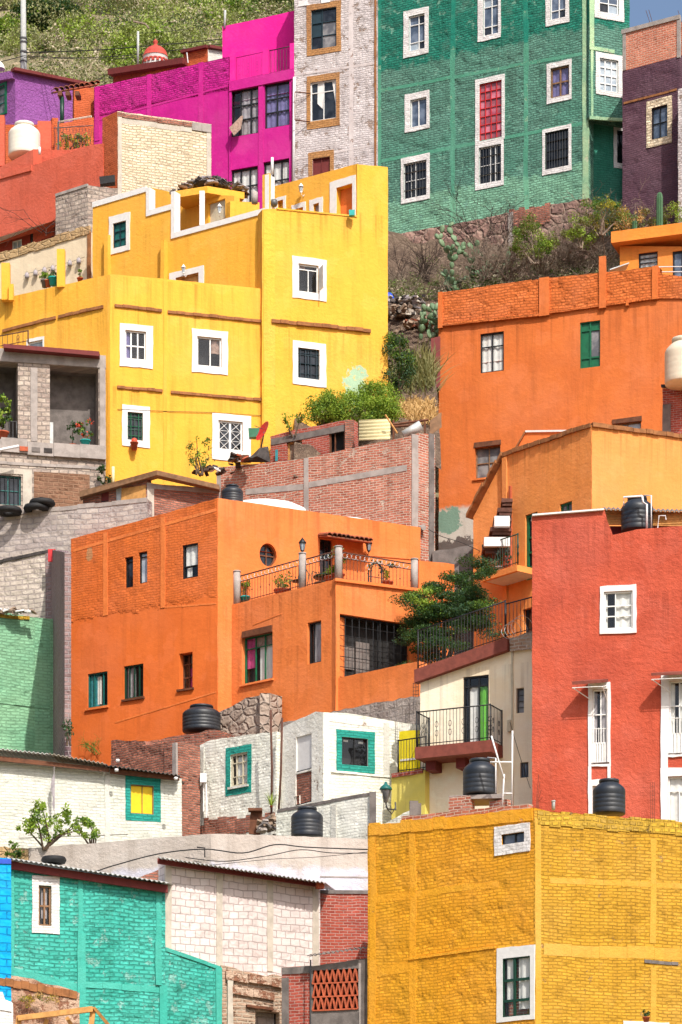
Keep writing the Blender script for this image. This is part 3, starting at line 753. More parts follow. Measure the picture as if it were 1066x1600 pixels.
w.win(786, 1496, 829, 1588, out=(777, 1479, 836, 1595), sm='white_paint', fr='dark_green', fw=.03, v=(.42,), h=(.27, .62), bw=.07, pane='clear_glass', curt=[('cloth_white', .1, .36, .3, .98), ('cloth_white', .52, .95, .12, .98)], d=.05)
w.win(784, 1302, 820, 1318, out=(773, 1289, 829, 1334), sm='white_brick', fr='dark_iron', fw=.02, v=(.55,), pane='sky_glass', d=.1)
for u in (583, 645): w.pil(u, 1300, 1750, .2, .0, 'ochre_plaster_left', wob=.03)
w.strip(588, 1399, 640, 1393, .2, .004, 'ochre_plaster_left', 'band'); w.strip(650, 1392, 780, 1376, .16, .004, 'ochre_plaster_left', 'band', seg=7); w.strip(640, 1497, 775, 1478, .06, .03, 'ochre_plaster_left', 'ledge', seg=14); w.strip(590, 1512, 640, 1503, .25, .005, 'ochre_plaster_left', 'band')
w.strip(577, 1289, 833, 1263, .3, .022, 'ochre_plaster_left', 'band', seg=15)
w.done()
w = Wall(H, (835, 76), (1110, 77.6), [(835, 1266), (1066, 1285), (1110, 1288)], 1760, 'paint_ochre', rag=.02)
w.strip(840, 1268, 1108, 1288, .34, .03, 'painted_stone', 'band', seg=15)
w.strip(860, 1371, 1108, 1381, .14, .004, 'ochre_plaster', 'band', seg=9); w.strip(850, 1474, 1108, 1484, .3, .005, 'ochre_plaster', 'band', seg=6); w.strip(1007, 1500, 1060, 1504, .08, .03, 'dark_concrete', 'ledge', seg=5)
w.pil(841, 1280, 1750, .17, .014, 'ochre_plaster'); w.pil(1021, 1310, 1474, .15, .002, 'ochre_plaster', wob=.02); w.pil(1021, 1512, 1750, .15, .002, 'ochre_plaster', wob=.02)
w.win(1001, 1604, 1020, 1640, out=(974, 1597, 1046, 1650), fr='white_frame')
w.done()
shell(H, [(575, 79.3), (835, 76), (1110, 77.6)], 5, 1292, 1760, 'ochre_plaster')
wallmat('red_brick', lin(178, 104, 82), lin(192, 124, 102), brick=BRK, mortar=lin(204, 184, 168), bvar=lin(146, 80, 62), bd=.018, ms=.014, wear=(lin(196, 174, 158), .4), grime=.4)
wallmat('red_brick_dark', lin(166, 74, 58), lin(180, 88, 70), brick=(.24, .08), mortar=lin(190, 150, 140), bvar=lin(140, 60, 50), bd=.02, ms=.012)
wallmat('rough_brick', lin(194, 122, 98), lin(172, 108, 88), brick=(.24, .075), mortar=lin(140, 112, 100), bvar=lin(120, 66, 54), bd=.05, ms=.018, wear=(lin(190, 170, 160), .34), wave=.08)
# brick coping and tank plinth on its roof
B = thing('brick_parapet', 'low red brick parapet and tank plinth on the ochre house roof', 'parapet', P(700, 1280, 78))
w = Wall(B, (628, 78.9), (826, 76.4), [(628, 1276), (826, 1256)], 1310, 'red_brick', thick=.2, rag=.01); w.done()
w = Wall(B, (702, 78.3), (735, 78.0), [(702, 1246), (735, 1243)], 1290, 'red_brick', thick=.25); w.done()
w = Wall(B, (765, 77.9), (792, 77.5), [(765, 1252), (792, 1249)], 1290, 'red_brick', thick=.25); w.done()
mb = MB(); a = [P(702, 1243, 78.3), P(785, 1240, 77.6), P(785, 1247, 77.6), P(702, 1249, 78.3)]; mb.hexa(a, [p + Vector((0.1, 1.0, 0)) for p in a]); mb.build('slab', 'concrete', B, jit=.01)
tank(750, 1243, 78.3, 53, 58, 'black water tank on a brick plinth under the cream house balcony', pipe=.9)
tank(952, 1273, 77.9, 51, 56, 'black water tank on the ochre house roof in front of the red house')
mb = MB()
T = thing('antenna_mast', 'white pipe antenna frame beside the black tank on the brick plinth', 'antenna', P(785, 1262, 77.2))
for a, b in (((768, 1150), (788, 1218)), ((801, 1142), (800, 1262)), ((788, 1210), (785, 1262)), ((766, 1191), (801, 1191)), ((786, 1240), (801, 1240))):
    mb.tube([P(a[0], a[1], 77.2), P(b[0], b[1], 77.2)], .022, 6)
mb.build('pipes', 'pipe_white', T)
mb = MB(); mb.tube([P(865, 1266, 76.6), P(865, 1252, 76.6), P(867, 1251, 76.6)], .045, 8); mb.tube([P(865, 1253, 76.6), P(865, 1251.5, 76.6)], .06, 8)
tag(mb.build('vent_pipe', 'zinc'), 'short grey vent pipe on the ochre roof corner', 'pipe')
mb = MB()
for k in range(4): mb.tube([P(838 + k * 1.5, 1270, 76.3), P(838 + k * 1.2, 1256 - k, 76.3), P(842 + k * 2, 1210 + 12 * k, 76.2)], .007, 4)
tag(mb.build('rebar', 'rebar'), 'rusty rebar sticking up from the ochre house corner', 'rebar', None)
mb = MB()
for k in range(3): mb.tube([P(1017 + k * 3, 1285, 76.8), P(1017 + k * 3, 1222, 76.8)], .006, 4)
for q in range(8): mb.tube([P(1017, 1278 - q * 7, 76.8), P(1023, 1278 - q * 7, 76.8)], .004, 4)
tag(mb.build('rebar', 'rebar'), 'thin wire rebar cage against the red house wall', 'rebar', None)
potted('small potted plant on the white sill at the bottom right edge', P(1010, 1597, 75.9), .09, .12, .18, ['leaf_dark'], size=.05, k=5, group=None)

# ------------------------------------------------------------------ teal house, white block house, blue house
TEAL = (.045, .42, .34, 1)
wallmat('paint_teal', TEAL, (.08, .5, .42, 1), brick=(.27, .105), bd=.05, ms=.02, joint=.5, wear=((.22, .5, .44, 1), .42), wave=.06, grime=.5, drips=(13.6,))
wallmat('teal_plaster', (.045, .39, .315, 1), (.08, .45, .37, 1), wave=.06, rough=.012, wear=((.4, .55, .5, 1), .25))
wallmat('paint_blue', (.0, .34, .76, 1), (.0, .4, .82, 1), brick=(.4, .2), bd=.03, ms=.02, joint=.5, wave=.05)
wallmat('white_block', lin(212, 200, 196), lin(224, 214, 211), brick=(.3, .2), bd=.02, ms=.012, mortar=lin(190, 174, 170), bvar=lin(206, 190, 186), wear=(lin(170, 158, 155), .24), wave=.04)
wallmat('ruin_plaster', lin(200, 172, 150), lin(176, 140, 116), wear=(lin(140, 96, 74), .5), wave=.2, rough=.03)
wallmat('adobe', lin(166, 134, 112), lin(186, 158, 136), brick=(.3, .1), bd=.06, ms=.025, mortar=lin(190, 172, 152), wear=(lin(110, 80, 62), .42), wave=.12)
H = thing('brick_house', 'teal painted brick house at the bottom left with a corrugated roof', 'house', P(20, 1560, 80))
w = Wall(H, (14, 80), (258, 81.4), [(14, 1346), (258, 1382)], 1760, 'paint_teal')
w.win(60, 1384, 80, 1447, out=(50, 1369, 93, 1459), sm='white_brick', fr='wood_frame', fw=.05, v=(.5,), h=(.5,), bw=.05, pane='clear_glass', curt=[('cloth_grey', .3, .75, .2, .9)], proud=.03)
w.pil(18, 1350, 1560, .13, .012, 'teal_plaster'); w.pil(126, 1362, 1460, .13, .012, 'teal_plaster'); w.pil(127, 1458, 1750, .22, .05, 'teal_plaster'); w.pil(248, 1380, 1475, .16, .02, 'teal_plaster'); w.pil(247, 1472, 1540, .17, .06, 'teal_plaster'); w.pil(255, 1540, 1750, .22, .04, 'teal_plaster')
w.strip(16, 1511, 120, 1537, .32, .03, 'teal_plaster', 'band'); w.strip(130, 1533, 250, 1543, .16, .02, 'teal_plaster', 'band', seg=4); w.strip(20, 1371, 120, 1383, .12, .01, 'teal_plaster', 'band')
w.done()
w2 = Wall(H, (258.2, 81.4), (346, 82.6), [(258, 1480), (300, 1494), (346, 1512)], 1760, 'paint_teal', name='wall')
w2.strip(259, 1481, 344, 1510, .1, .03, 'teal_plaster', 'ledge', seg=4); w2.pil(341, 1512, 1750, .2, .04, 'teal_plaster'); w2.done()
shell(H, [(14, 80), (258, 81.4)], 4, 1388, 1760, 'teal_plaster')
mb = MB(); a = [P(12, 1345, 79.85), P(262, 1383, 81.2), P(262, 1395, 81.2), P(12, 1357, 79.85)]; mb.hexa(a, [p + Vector((0, .12, 0)) for p in a]); mb.build('fascia', 'maroon', H)
mb = None
corrug('roof', P(8, 1340, 79.6), P(262, 1379, 80.95), P(262, 1379, 80.95) + Vector((.3, 3.5, .45)), P(8, 1340, 79.6) + Vector((.3, 3.5, .45)), 'zinc', H)
H = thing('block_house', 'house of white concrete blocks with a corrugated roof beside the teal house', 'house', P(258, 1500, 81.6))
w = Wall(H, (259, 81.8), (500, 84.4), [(259, 1346), (500, 1386)], 1530, 'white_block', thick=.4)
for u in (263, 343, 422, 493): w.pil(u, 1340 + (u - 259) * .16, 1518 if u != 263 else 1485, .19, .012, 'pale_concrete')
w.done(); shell(H, [(259, 81.8), (500, 84.4)], 3.0, 1392, 1530, 'concrete')
mb = MB(); a = [P(246, 1341, 81.45), P(500, 1379, 84.1), P(500, 1386, 84.1), P(246, 1349, 81.45)]; mb.hexa(a, [p + Vector((0, .12, 0)) for p in a]); mb.build('fascia', 'maroon', H)
corrug('roof', P(246, 1339, 81.1), P(508, 1379, 83.75), P(508, 1379, 83.75) + Vector((.3, 3.4, .35)), P(246, 1339, 81.1) + Vector((.3, 3.4, .35)), 'zinc', H)
mb = MB(); mb.box(P(500, 1384, 84.0), (.09, .05, 0), (-.03, .1, 0), (0, 0, .08)); mb.build('beam_end', 'terracotta', H)
# broken lower storey under the blocks
H = thing('ruined_wall', 'crumbling adobe wall with a dark doorway under the white blocks', 'wall', P(400, 1560, 82.6))
w = Wall(H, (346, 82.6), (452, 83.3), [(346, 1508), (365, 1512), (452, 1530)], 1760, 'adobe', thick=.5, rag=.06)
w.win(399, 1581, 437, 1640, fr=None, pane=None, d=.3)
w.pil(359, 1530, 1750, .14, .07, 'pale_concrete', 'post'); w.strip(352, 1518, 440, 1531, .22, .12, 'ruin_plaster', 'ledge', seg=5); w.strip(362, 1541, 428, 1553, .2, .07, 'ruin_plaster', 'beam', seg=2); w.strip(384, 1570, 425, 1576, .07, .1, 'brown_wood', 'lintel', seg=2)
w.done()
H = thing('brick_house', 'bright blue painted house at the lower left edge', 'house', P(5, 1500, 79.2))
w = Wall(H, (-60, 78.8), (17, 79.3), [(-60, 1335), (17, 1342)], 1524, 'paint_blue'); w.strip(-50, 1341, 17, 1343, .12, .03, 'blue_plastic', 'ledge')
w.done(); shell(H, [(-60, 78.8), (17, 79.3)], .5, 1345, 1524, 'paint_blue')
H = thing('ruined_wall', 'crumbling plastered wall with moss below the teal house', 'wall', P(60, 1560, 79.3))
w = Wall(H, (-40, 79.0), (124, 79.9), [(-40, 1517), (24, 1525), (40, 1528), (118, 1549), (124, 1552)], 1760, 'ruin_plaster', thick=.3, rag=.03); w.strip(-30, 1522, 120, 1549, .2, .05, 'ledge_brick', 'coping', seg=12); w.done()
H = thing('white_wall', 'small white brick pier at the bottom left corner', 'wall', P(8, 1590, 78))
w = Wall(H, (-40, 77.8), (20, 78.1), [(-40, 1552), (4, 1550), (8, 1562), (20, 1567)], 1760, 'white_brick', thick=.5, rag=.02); w.strip(-35, 1556, 18, 1566, .25, .03, 'white_paint', 'coping'); w.done()
leaf_cloud('moss', clumps_in(P(62, 1562, 79.2), (.55, .06, .16), 16, .09), 50, .04, ['leaf_olive', 'leaf_yellow', 'straw'])
tag(bpy.data.objects['moss'], 'yellowish moss and weeds on the crumbling plastered wall', 'weeds')
T = thing('trestle', 'pale wooden trestle of rough beams at the bottom left', 'wooden frame', P(90, 1600, 78.2))
mb = MB()
def beam(mb, a, b, wd, th, Y, Y2=None):
    p, q = P(a[0], a[1], Y), P(b[0], b[1], Y2 or Y); d = (q - p) / 2; n = Vector((d.z, 0, -d.x)).normalized() * wd / 2; mb.box((p + q) / 2, d, n, Vector((0, th / 2, 0)))
for nm, a, b, wd, Y, Y2 in (('top_beam', (28, 1591), (145, 1577), .14, 78, None), ('leg', (30, 1588), (24, 1640), .13, 78.1, None), ('leg', (146, 1574), (138, 1640), .13, 78.1, None), ('brace', (147, 1575), (170, 1602), .08, 78.0, 78.4), ('brace', (66, 1612), (74, 1593), .1, 78.2, None), ('brace', (118, 1612), (104, 1590), .1, 78.3, None), ('rail', (20, 1611), (170, 1605), .1, 78.5, None)):
    mb = MB(); beam(mb, a, b, wd, .09, Y, Y2); mb.build(nm, 'pale_wood', T, jit=.006)
# lattice shed and brick wall behind
H = thing('brick_shed', 'brick shed with a terracotta lattice screen and corrugated roof', 'shed', P(500, 1600, 80))
w = Wall(H, (441, 80.6), (486, 80.3), [(441, 1512), (486, 1509)], 1760, 'red_brick_dark', rag=.01, thick=.3); w.strip(441, 1512, 486, 1510, .18, .03, 'dark_concrete', 'coping', seg=3); w.pil(446, 1528, 1750, .2, .02, 'dark_concrete'); w.done()
w = Wall(H, (486.5, 80.2), (574, 79.7), [(486.5, 1510), (574, 1497)], 1760, 'dark_concrete', thick=.3); w.pil(566, 1500, 1750, .16, .02, 'concrete')
s0, z0, s1, z1 = w.rect(489, 1515, 560, 1578); w.holes.append((s0, z0, s1, z1, .06, .26)); w.done()
mb = MB(); cols, rows = 8, 3
for r in range(rows):
    for c_ in range(cols):
        x0, x1 = s0 + (s1 - s0) * c_ / cols, s0 + (s1 - s0) * (c_ + 1) / cols; y0, y1 = z0 + (z1 - z0) * r / rows, z0 + (z1 - z0) * (r + 1) / rows; xm = (x0 + x1) / 2
        for (xa, ya, xb, yb) in ((x0, y0, xm, y1), (xm, y1, x1, y0), (x0, y0, x1, y0)):
            p, q = w.pt(xa, ya, -.02), w.pt(xb, yb, -.02); d = (q - p) / 2; nn = Vector((w.n.x, w.n.y, 0)); s_ = d.cross(nn).normalized() * .018; mb.box((p + q) / 2, d, s_, nn * .06)
mb.build('lattice', 'terracotta', H, jit=.004)
corrug('roof', P(480, 1494, 79.9), P(580, 1480, 79.4), P(580, 1478, 80.9), P(484, 1492, 81.4), 'dark_concrete', H, pitch=.12)
mb = MB(); mb.tube([P(485.5, 1500, 79.95), P(484, 1760, 79.95)], .02, 6); mb.build('pipe', 'dark_iron', H)
shell(H, [(486.5, 80.2), (574, 79.7)], .9, 1515, 1760, 'dark_concrete', roof=False)
H = thing('brick_wall', 'red brick wall with a concrete cap between the white blocks and ochre house', 'wall', P(540, 1480, 85.5))
w = Wall(H, (490, 85.3), (640, 85.7), [(490, 1391), (640, 1392)], 1620, 'red_brick_dark'); w.strip(490, 1391, 640, 1392, .1, .03, 'dark_concrete', 'cap'); w.done()

# ------------------------------------------------------------------ grey terrace walls above the teal house
wallmat('grey_plaster', lin(178, 166, 156), lin(198, 188, 180), tints=((lin(206, 204, 216), 15.3, .6, False),), wear=(lin(150, 110, 98), .28), grime=.4, wave=.05, rough=.012)
H = thing('terrace_wall', 'long grey plastered terrace wall above the teal and white roofs', 'wall', P(330, 1350, 86.5))
w = Wall(H, (45, 88.5), (330, 86.5), [(45, 1325), (90, 1322), (200, 1313), (326, 1303), (330, 1303)], 1500, 'grey_plaster', rag=.012); w.done()
w = Wall(H, (330, 86.5), (640, 87.5), [(330, 1303), (450, 1306), (640, 1314)], 1500, 'grey_plaster', rag=.01); w.strip(500, 1369, 640, 1371, .04, .012, 'concrete', 'ledge'); w.done()
wallmat('lichen_stone', lin(186, 156, 112), lin(160, 128, 96), brick=(.3, .16), stone=True, bd=.06, ms=.03, mortar=lin(190, 160, 120), wave=.1)
H = thing('rubble_wall', 'low rubble brick wall behind the leafy bush at the left edge', 'wall', P(20, 1330, 88.6)); w = Wall(H, (-30, 88.8), (44, 88.5), [(-30, 1322), (44, 1326)], 1400, 'lichen_stone', rag=.03); w.done()
mb = MB(); mb.tube([P(140, 1395, 83), P(180, 1384, 83.5), P(250, 1368, 84), P(256, 1365, 84)], .09, 8)
tag(mb.build('drain_pipe', 'concrete'), 'fat grey drain pipe sloping along the terrace wall', 'pipe')
H = thing('brick_wall', 'small sloping red brick gable under the grey drain pipe', 'wall', P(225, 1370, 83)); w = Wall(H, (185, 82.7), (258, 83), [(185, 1386), (252, 1357), (258, 1357)], 1420, 'rough_brick', thick=.2, rag=.02); w.done()
def cable(name, label, pts, r=.012, mat='rubber'):
    pts = [Vector(p) for p in pts]; q = []
    for i in range(len(pts) - 1):
        p0, p1, p2, p3 = pts[max(0, i - 1)], pts[i], pts[i + 1], pts[min(len(pts) - 1, i + 2)]
        for k in range(6):
            f = k / 6; q.append(.5 * (2 * p1 + (p2 - p0) * f + (2 * p0 - 5 * p1 + 4 * p2 - p3) * f * f + (3 * p1 - p0 - 3 * p2 + p3) * f ** 3))
    mb = MB(); mb.tube(q + [pts[-1]], r, 5); return tag(mb.build(name, mat), label, 'cable')
cable('cable', 'upper black cable sagging across the grey terrace wall', [P(u, v, 86.2) for u, v in ((150, 1362), (180, 1352), (250, 1334), (320, 1327), (380, 1333), (430, 1320), (480, 1324), (585, 1328))], .018)
cable('cable', 'lower black cable crossing the grey terrace wall', [P(u, v, 86.1) for u, v in ((290, 1340), (350, 1346), (420, 1337), (470, 1328), (520, 1333), (585, 1333))], .013)
cable('cable', 'thin cable hanging lowest over the grey terrace wall', [P(u, v, 86.0) for u, v in ((330, 1352), (420, 1343), (500, 1339), (585, 1330))], .008)
mb = MB(); mb.tube([P(308, 1324, 86.4), P(320, 1325, 86.3), P(320, 1340, 86.3)], .02, 5); tag(mb.build('cable_bracket', 'dark_iron'), 'bent iron cable bracket on the grey terrace wall', 'bracket')
mb = MB(); mb.lathe(P(84, 1349, 80.6), [(0, 0), (.3, 0), (.34, .08), (.3, .16), (.12, .16), (.12, .02)], 20); tag(mb.build('tyre', 'rubber'), 'old black tyre lying on the teal house roof', 'tyre')
bush('leafy_bush', 'bright leafy bush growing in front of the white brick wall', 'bush', P(75, 1285, 88.3) , (1.0, .4, .6), ['leaf_bright', 'leaf_mid', 'leaf_bright'], k=46, n=44, size=.08, cr=.13, stems=10)
bush('leafy_bush', 'small leafy sprigs at the right end of the bush', 'bush', P(140, 1296, 88.4), (.4, .3, .35), ['leaf_bright', 'leaf_mid'], k=12, n=60, size=.075, cr=.14, stems=5)
bush('weed', 'weeds on the rubble wall at the left edge', 'weed', P(22, 1330, 88.2), (.3, .2, .25), ['leaf_mid', 'leaf_dark'], k=8, n=30, size=.09, cr=.13, stems=3)

# ------------------------------------------------------------------ white painted brick houses in the middle
wallmat('white_old', lin(222, 221, 209), lin(208, 210, 196), brick=(.26, .09), bd=.03, ms=.016, joint=.9, wear=(lin(176, 150, 140), .24), wave=.07, grime=.3)
wallmat('white_old_plaster', lin(210, 208, 199), lin(194, 191, 181), wear=(lin(150, 132, 124), .34), wave=.06, rough=.014)
wallmat('teal_brick', (.015, .3, .24, 1), (.03, .36, .3, 1), brick=(.26, .09), bd=.03, ms=.018, joint=.7)
wallmat('white_mid', lin(240, 238, 226), lin(226, 226, 212), brick=(.26, .09), bd=.03, ms=.016, joint=.88, wear=(lin(176, 150, 138), .3), wave=.06, grime=.35)
wallmat('white_mid_plaster', lin(240, 237, 228), lin(224, 220, 208), wear=(lin(160, 138, 126), .38), wave=.05, rough=.014, grime=.4)
H = thing('brick_house', 'long white painted brick house with a yellow shutter in a teal surround', 'house', P(200, 1300, 91))
w = Wall(H, (-40, 89.5), (284, 91.5), [(-40, 1180), (60, 1187), (165, 1200), (284, 1217)], 1420, 'white_old')
y = w.win(204, 1227, 240, 1272, out=(196, 1214, 251, 1283), sm='teal_brick', fr='wood_frame', fw=.025, pane='yellow_shutter', v=(.52,), bw=.02, d=.08, proud=.012)
w.pil(168, 1205, 1400, .16, .014, 'white_old_plaster'); w.strip(30, 1302, 200, 1296, .14, .02, 'white_old_plaster', 'band'); w.done()
shell(H, [(-40, 89.5), (284, 91.5)], 2.5, 1222, 1420, 'white_old_plaster')
mb = MB(); a = [P(-45, 1176, 89.2), P(170, 1200, 90.5), P(170, 1206, 90.5), P(-45, 1184, 89.2)]; mb.hexa(a, [p + Vector((0, .1, 0)) for p in a]); a = [P(172, 1201, 90.6), P(280, 1213, 91.2), P(280, 1219, 91.2), P(172, 1208, 90.6)]; mb.hexa(a, [p + Vector((0, .1, 0)) for p in a]); mb.build('roof_beam', 'brown_wood', H, jit=.01)
corrug('roof_sheet', P(-45, 1165, 89.0), P(78, 1178, 89.8), P(78, 1178, 89.8) + Vector((0, 3, .3)), P(-45, 1165, 89.0) + Vector((0, 3, .3)), 'white_paint', H)
corrug('roof_sheet', P(76, 1177, 89.7), P(165, 1193, 90.3), P(165, 1193, 90.3) + Vector((0, 3, .3)), P(76, 1177, 89.7) + Vector((0, 3, .3)), 'pale_concrete', H)
corrug('roof_sheet', P(165, 1195, 90.3), P(280, 1211, 91.0), P(280, 1209, 91.0) + Vector((0, 3, .3)), P(165, 1193, 90.3) + Vector((0, 3, .3)), 'dark_concrete', H)
for k, (u, v) in enumerate(((182, 1203), (275, 1216), (184, 1188))):
    mb = MB(); mb.lathe(P(u, v, 90.3 if k < 2 else 91.3), [(0, -.05), (.05, -.05), (.065, 0), (.05, .03), (0, .04)], 7); mb.build('stone', 'white_paint', H)
mb = MB(); mb.tube([P(85, 1300, 89.9), P(84.6, 1190, 90)], .01, 4); 
for i in range(7): v = 1208 + i * 6; mb.face([P(84.5, v, 89.9), P(84.5 - 4 - 2 * math.sin(i), v + 12, 89.9), P(84.5 - 2 + i * .4, v + 26, 89.88), P(86, v + 10, 89.92)])
tag(mb.build('rag_pole', 'cloth_grey'), 'thin pole with a dark rag against the white brick wall', 'pole')
H = thing('brick_wall', 'bare red brick wall with a concrete post right of the yellow shutter', 'wall', P(275, 1250, 94))
w = Wall(H, (174, 96.2), (275, 94), [(174, 1157), (226, 1158), (228, 1164), (275, 1160)], 1330, 'rough_brick', rag=.03); w.pil(273, 1161, 1240, .17, .02, 'concrete', 'post'); w.done()
w = Wall(H, (275, 94), (312.5, 94.8), [(275, 1160), (312.5, 1166)], 1400, 'rough_brick', rag=.03); w.done()
H = thing('brick_wall', 'ragged brick wall top carrying the black tank below the orange house', 'wall', P(290, 1150, 96.6)); w = Wall(H, (222, 97.2), (350, 95.8), [(222, 1160), (300, 1147), (334, 1140), (350, 1143)], 1250, 'rough_brick', rag=.03, thick=1.6); w.done()
tank(315, 1144, 96.9, 60, 42, 'squat black water tank in front of the orange house wall', pipe=None)
H = thing('brick_house', 'white painted brick house with a teal framed grey window', 'house', P(370, 1280, 94.5))
w = Wall(H, (312, 95.1), (432, 93.0), [(312, 1165), (330, 1156), (400, 1147), (432, 1143)], 1400, 'white_mid', rag=.015)
w.win(360, 1177, 387, 1228, out=(353, 1166, 393, 1241), sm='teal_brick', fr='cream_frame', fw=.06, v=(.3, .65), h=(.3, .72), pane='clear_glass', curt=[('cloth_white', .3, .9, .1, .9)], proud=.015, sill='white_old_plaster')
w.strip(312, 1282, 430, 1272, .5, .03, 'rough_brick', 'base', seg=8); w.pil(316, 1168, 1290, .16, .02, 'white_old_plaster')
w.done(); shell(H, [(312, 95.1), (432, 93)], 1.2, 1170, 1400, 'white_old_plaster')
mb = MB(); mb.tube([P(318, 1268, 94.7), P(318.5, 1214, 94.8)], .02, 5); mb.tube([P(322, 1278, 94.6), P(322, 1216, 94.7)], .02, 5); mb.tube([P(325, 1276, 94.6), P(322, 1218, 94.7)], .015, 5); mb.box(P(318, 1216, 94.7), (.1, 0, 0), (0, .08, 0), (0, 0, .14)); tag(mb.build('meter_pipes', 'white_paint'), 'white meter box and pipes on the left end of the white brick house', 'pipes')
for (u0, v0, u1, v1, lb) in ((424, 1290, 423, 1110, 'left rusty pole leaning before the white houses'), (434, 1296, 441, 1122, 'right rusty pole leaning before the white houses')):
    mb = MB(); mb.tube([P(u0, v0, 92.4), P((u0 + u1) / 2 + 1.5, (v0 + v1) / 2, 92.4), P(u1, v1, 92.4)], .035, 6); tag(mb.build('pole', 'rebar'), lb, 'pole')
mb = MB(); beam(mb, (401, 1268), (398, 1304), .35, .1, 91.8); beam(mb, (388, 1266), (410, 1266), .08, .3, 91.7); tag(mb.build('wooden_crate', 'brown_wood'), 'brown wooden board box below the agave plant', 'box')
potted('spiky green agave in a hidden pot between the two white houses', P(424, 1262, 92.0), .05, .05, .6, ['leaf_bright'], spiky=True, group=None, name='agave_plant')
pile('rubble', 'heap of grey rubble stones beside the wooden box', 'rubble', P(425, 1302, 91.6), (.5, .4, .55), 60, ['dark_concrete', 'concrete', 'stone_loose'], .12)
H = thing('brick_house', 'white painted corner house with a dark window in a teal surround', 'house', P(505, 1240, 91.5))
w = Wall(H, (440, 93.1), (505, 91.5), [(440, 1138), (446, 1134), (493, 1112), (505, 1113)], 1420, 'white_mid_plaster', rag=.012)
w.win(463, 1149, 487, 1204, fr=None, pane='white_paint', d=.06); w.win(462, 1207, 487, 1256, fr=None, pane='rough_brick', d=.05); w.win(459.5, 1244, 468, 1257, fr=None, pane=None, d=.1)
w.done()
w = Wall(H, (505, 91.5), (660, 92.7), [(505, 1113), (540, 1114), (600, 1124), (660, 1134)], 1420, 'white_mid', rag=.012)
w.win(534, 1153, 575, 1196, out=(525.5, 1142, 586, 1207), sm='teal_brick', fr='dark_iron', fw=.025, v=(.52,), pane='clear_glass', curt=[('cloth_white', .12, .3, .86, .93), ('cloth_white', .7, .88, .84, .91)], proud=.015)
w.pil(510, 1118, 1390, .16, .0, 'white_mid_plaster'); w.strip(512, 1116, 658, 1135, .2, .01, 'white_mid_plaster', 'band', seg=5); w.strip(517, 1204, 640, 1215, .06, .04, 'white_mid_plaster', 'ledge', seg=6); w.pil(604, 1130, 1215, .18, .015, 'white_old_plaster')
w.done(); shell(H, [(440, 93.1), (505, 91.5), (660, 92.7)], .45, 1140, 1420, 'white_old_plaster')
H = thing('white_wall', 'white washed yard wall with a dark sloping top behind the small tank', 'wall', P(580, 1300, 89))
w = Wall(H, (432, 90.6), (588, 88.4), [(432, 1266), (470, 1258), (540, 1246), (588, 1237)], 1420, 'white_mid', thick=.3, rag=.015); w.strip(434, 1265, 587, 1237, .09, .02, 'dark_concrete', 'coping', seg=9); w.pil(522, 1258, 1400, .2, .015, 'white_old_plaster'); w.done()
w = Wall(H, (588, 88.4), (593, 88.8), [(588, 1237), (593, 1241)], 1420, 'dark_concrete', thick=.2, rag=.02); w.done()
tank(480, 1308, 88.0, 50, 47, 'small black water tank on the grey terrace wall')
wallmat('paint_pale_yellow', lin(226, 206, 96), lin(216, 200, 110), grime=.35, wear=(lin(200, 190, 160), .25))
wallmat('paint_lime', lin(228, 208, 20), lin(220, 196, 16), wave=.02)
H = thing('yellow_wall', 'pale yellow wall with a lime yellow panel left of the cream balcony', 'wall', P(635, 1250, 91.5))
w = Wall(H, (612, 91.4), (664, 90.6), [(612, 1212), (664, 1203)], 1420, 'paint_pale_yellow', thick=.3); w.strip(614, 1209, 662, 1202, .12, .08, 'red_brick_dark', 'ledge', seg=4); w.done()
w = Wall(H, (624, 91.6), (664, 91.0), [(624, 1143), (664, 1140)], 1215, 'paint_lime', thick=.2); w.strip(626, 1187, 662, 1183, .05, .02, 'white_paint', 'ledge'); w.done()
railing(H, [P(622.5, 1209, 91.2), P(666, 1203, 90.5)], .98, 'dark_iron', sp=.1)
T = thing('wall_lantern', 'teal topped street lantern on a bracket at the white house corner', 'lantern', P(604, 1262, 90.2))
mb = MB(); c = P(603, 1255, 90); mb.lathe(c, [(.15, .37), (.17, .38), (.19, .4), (.17, .45), (.1, .52), (.05, .56), (.03, .62), (0, .63)], 8); mb.build('lantern_head', 'teal_frame', T)
mb = MB(); mb.lathe(c, [(0, .0), (.06, .02), (.155, .37)], 6); mb.build('glass', 'dull_glass', T)
mb = MB(); mb.tube([c, c + Vector((.05, .1, -.15)), c + Vector((.3, .4, -.12)), P(618, 1254, 90.9)], .025, 6); mb.tube([c + Vector((0, .05, -.1)), P(612, 1272, 90.7), P(618, 1262, 90.9)], .018, 6); mb.build('bracket', 'grey_iron', T)
H = thing('white_wall', 'low white rubble wall sloping up towards the ochre house', 'wall', P(620, 1285, 87)); w = Wall(H, (588, 87.6), (650, 86.9), [(588, 1294), (642, 1266), (650, 1262)], 1420, 'white_old', thick=.3, rag=.03); w.done()
mb = MB(); mb.box(P(647, 1268, 86.4), (.12, 0, 0), (0, .12, 0), (0, 0, .28)); mb.box(P(655, 1270, 86.5), (.05, 0, 0), (0, .1, 0), (0, 0, .25)); tag(mb.build('chimney_post', 'dark_concrete', jit=.01), 'dark stub of a post beside the low white rubble wall', 'post')

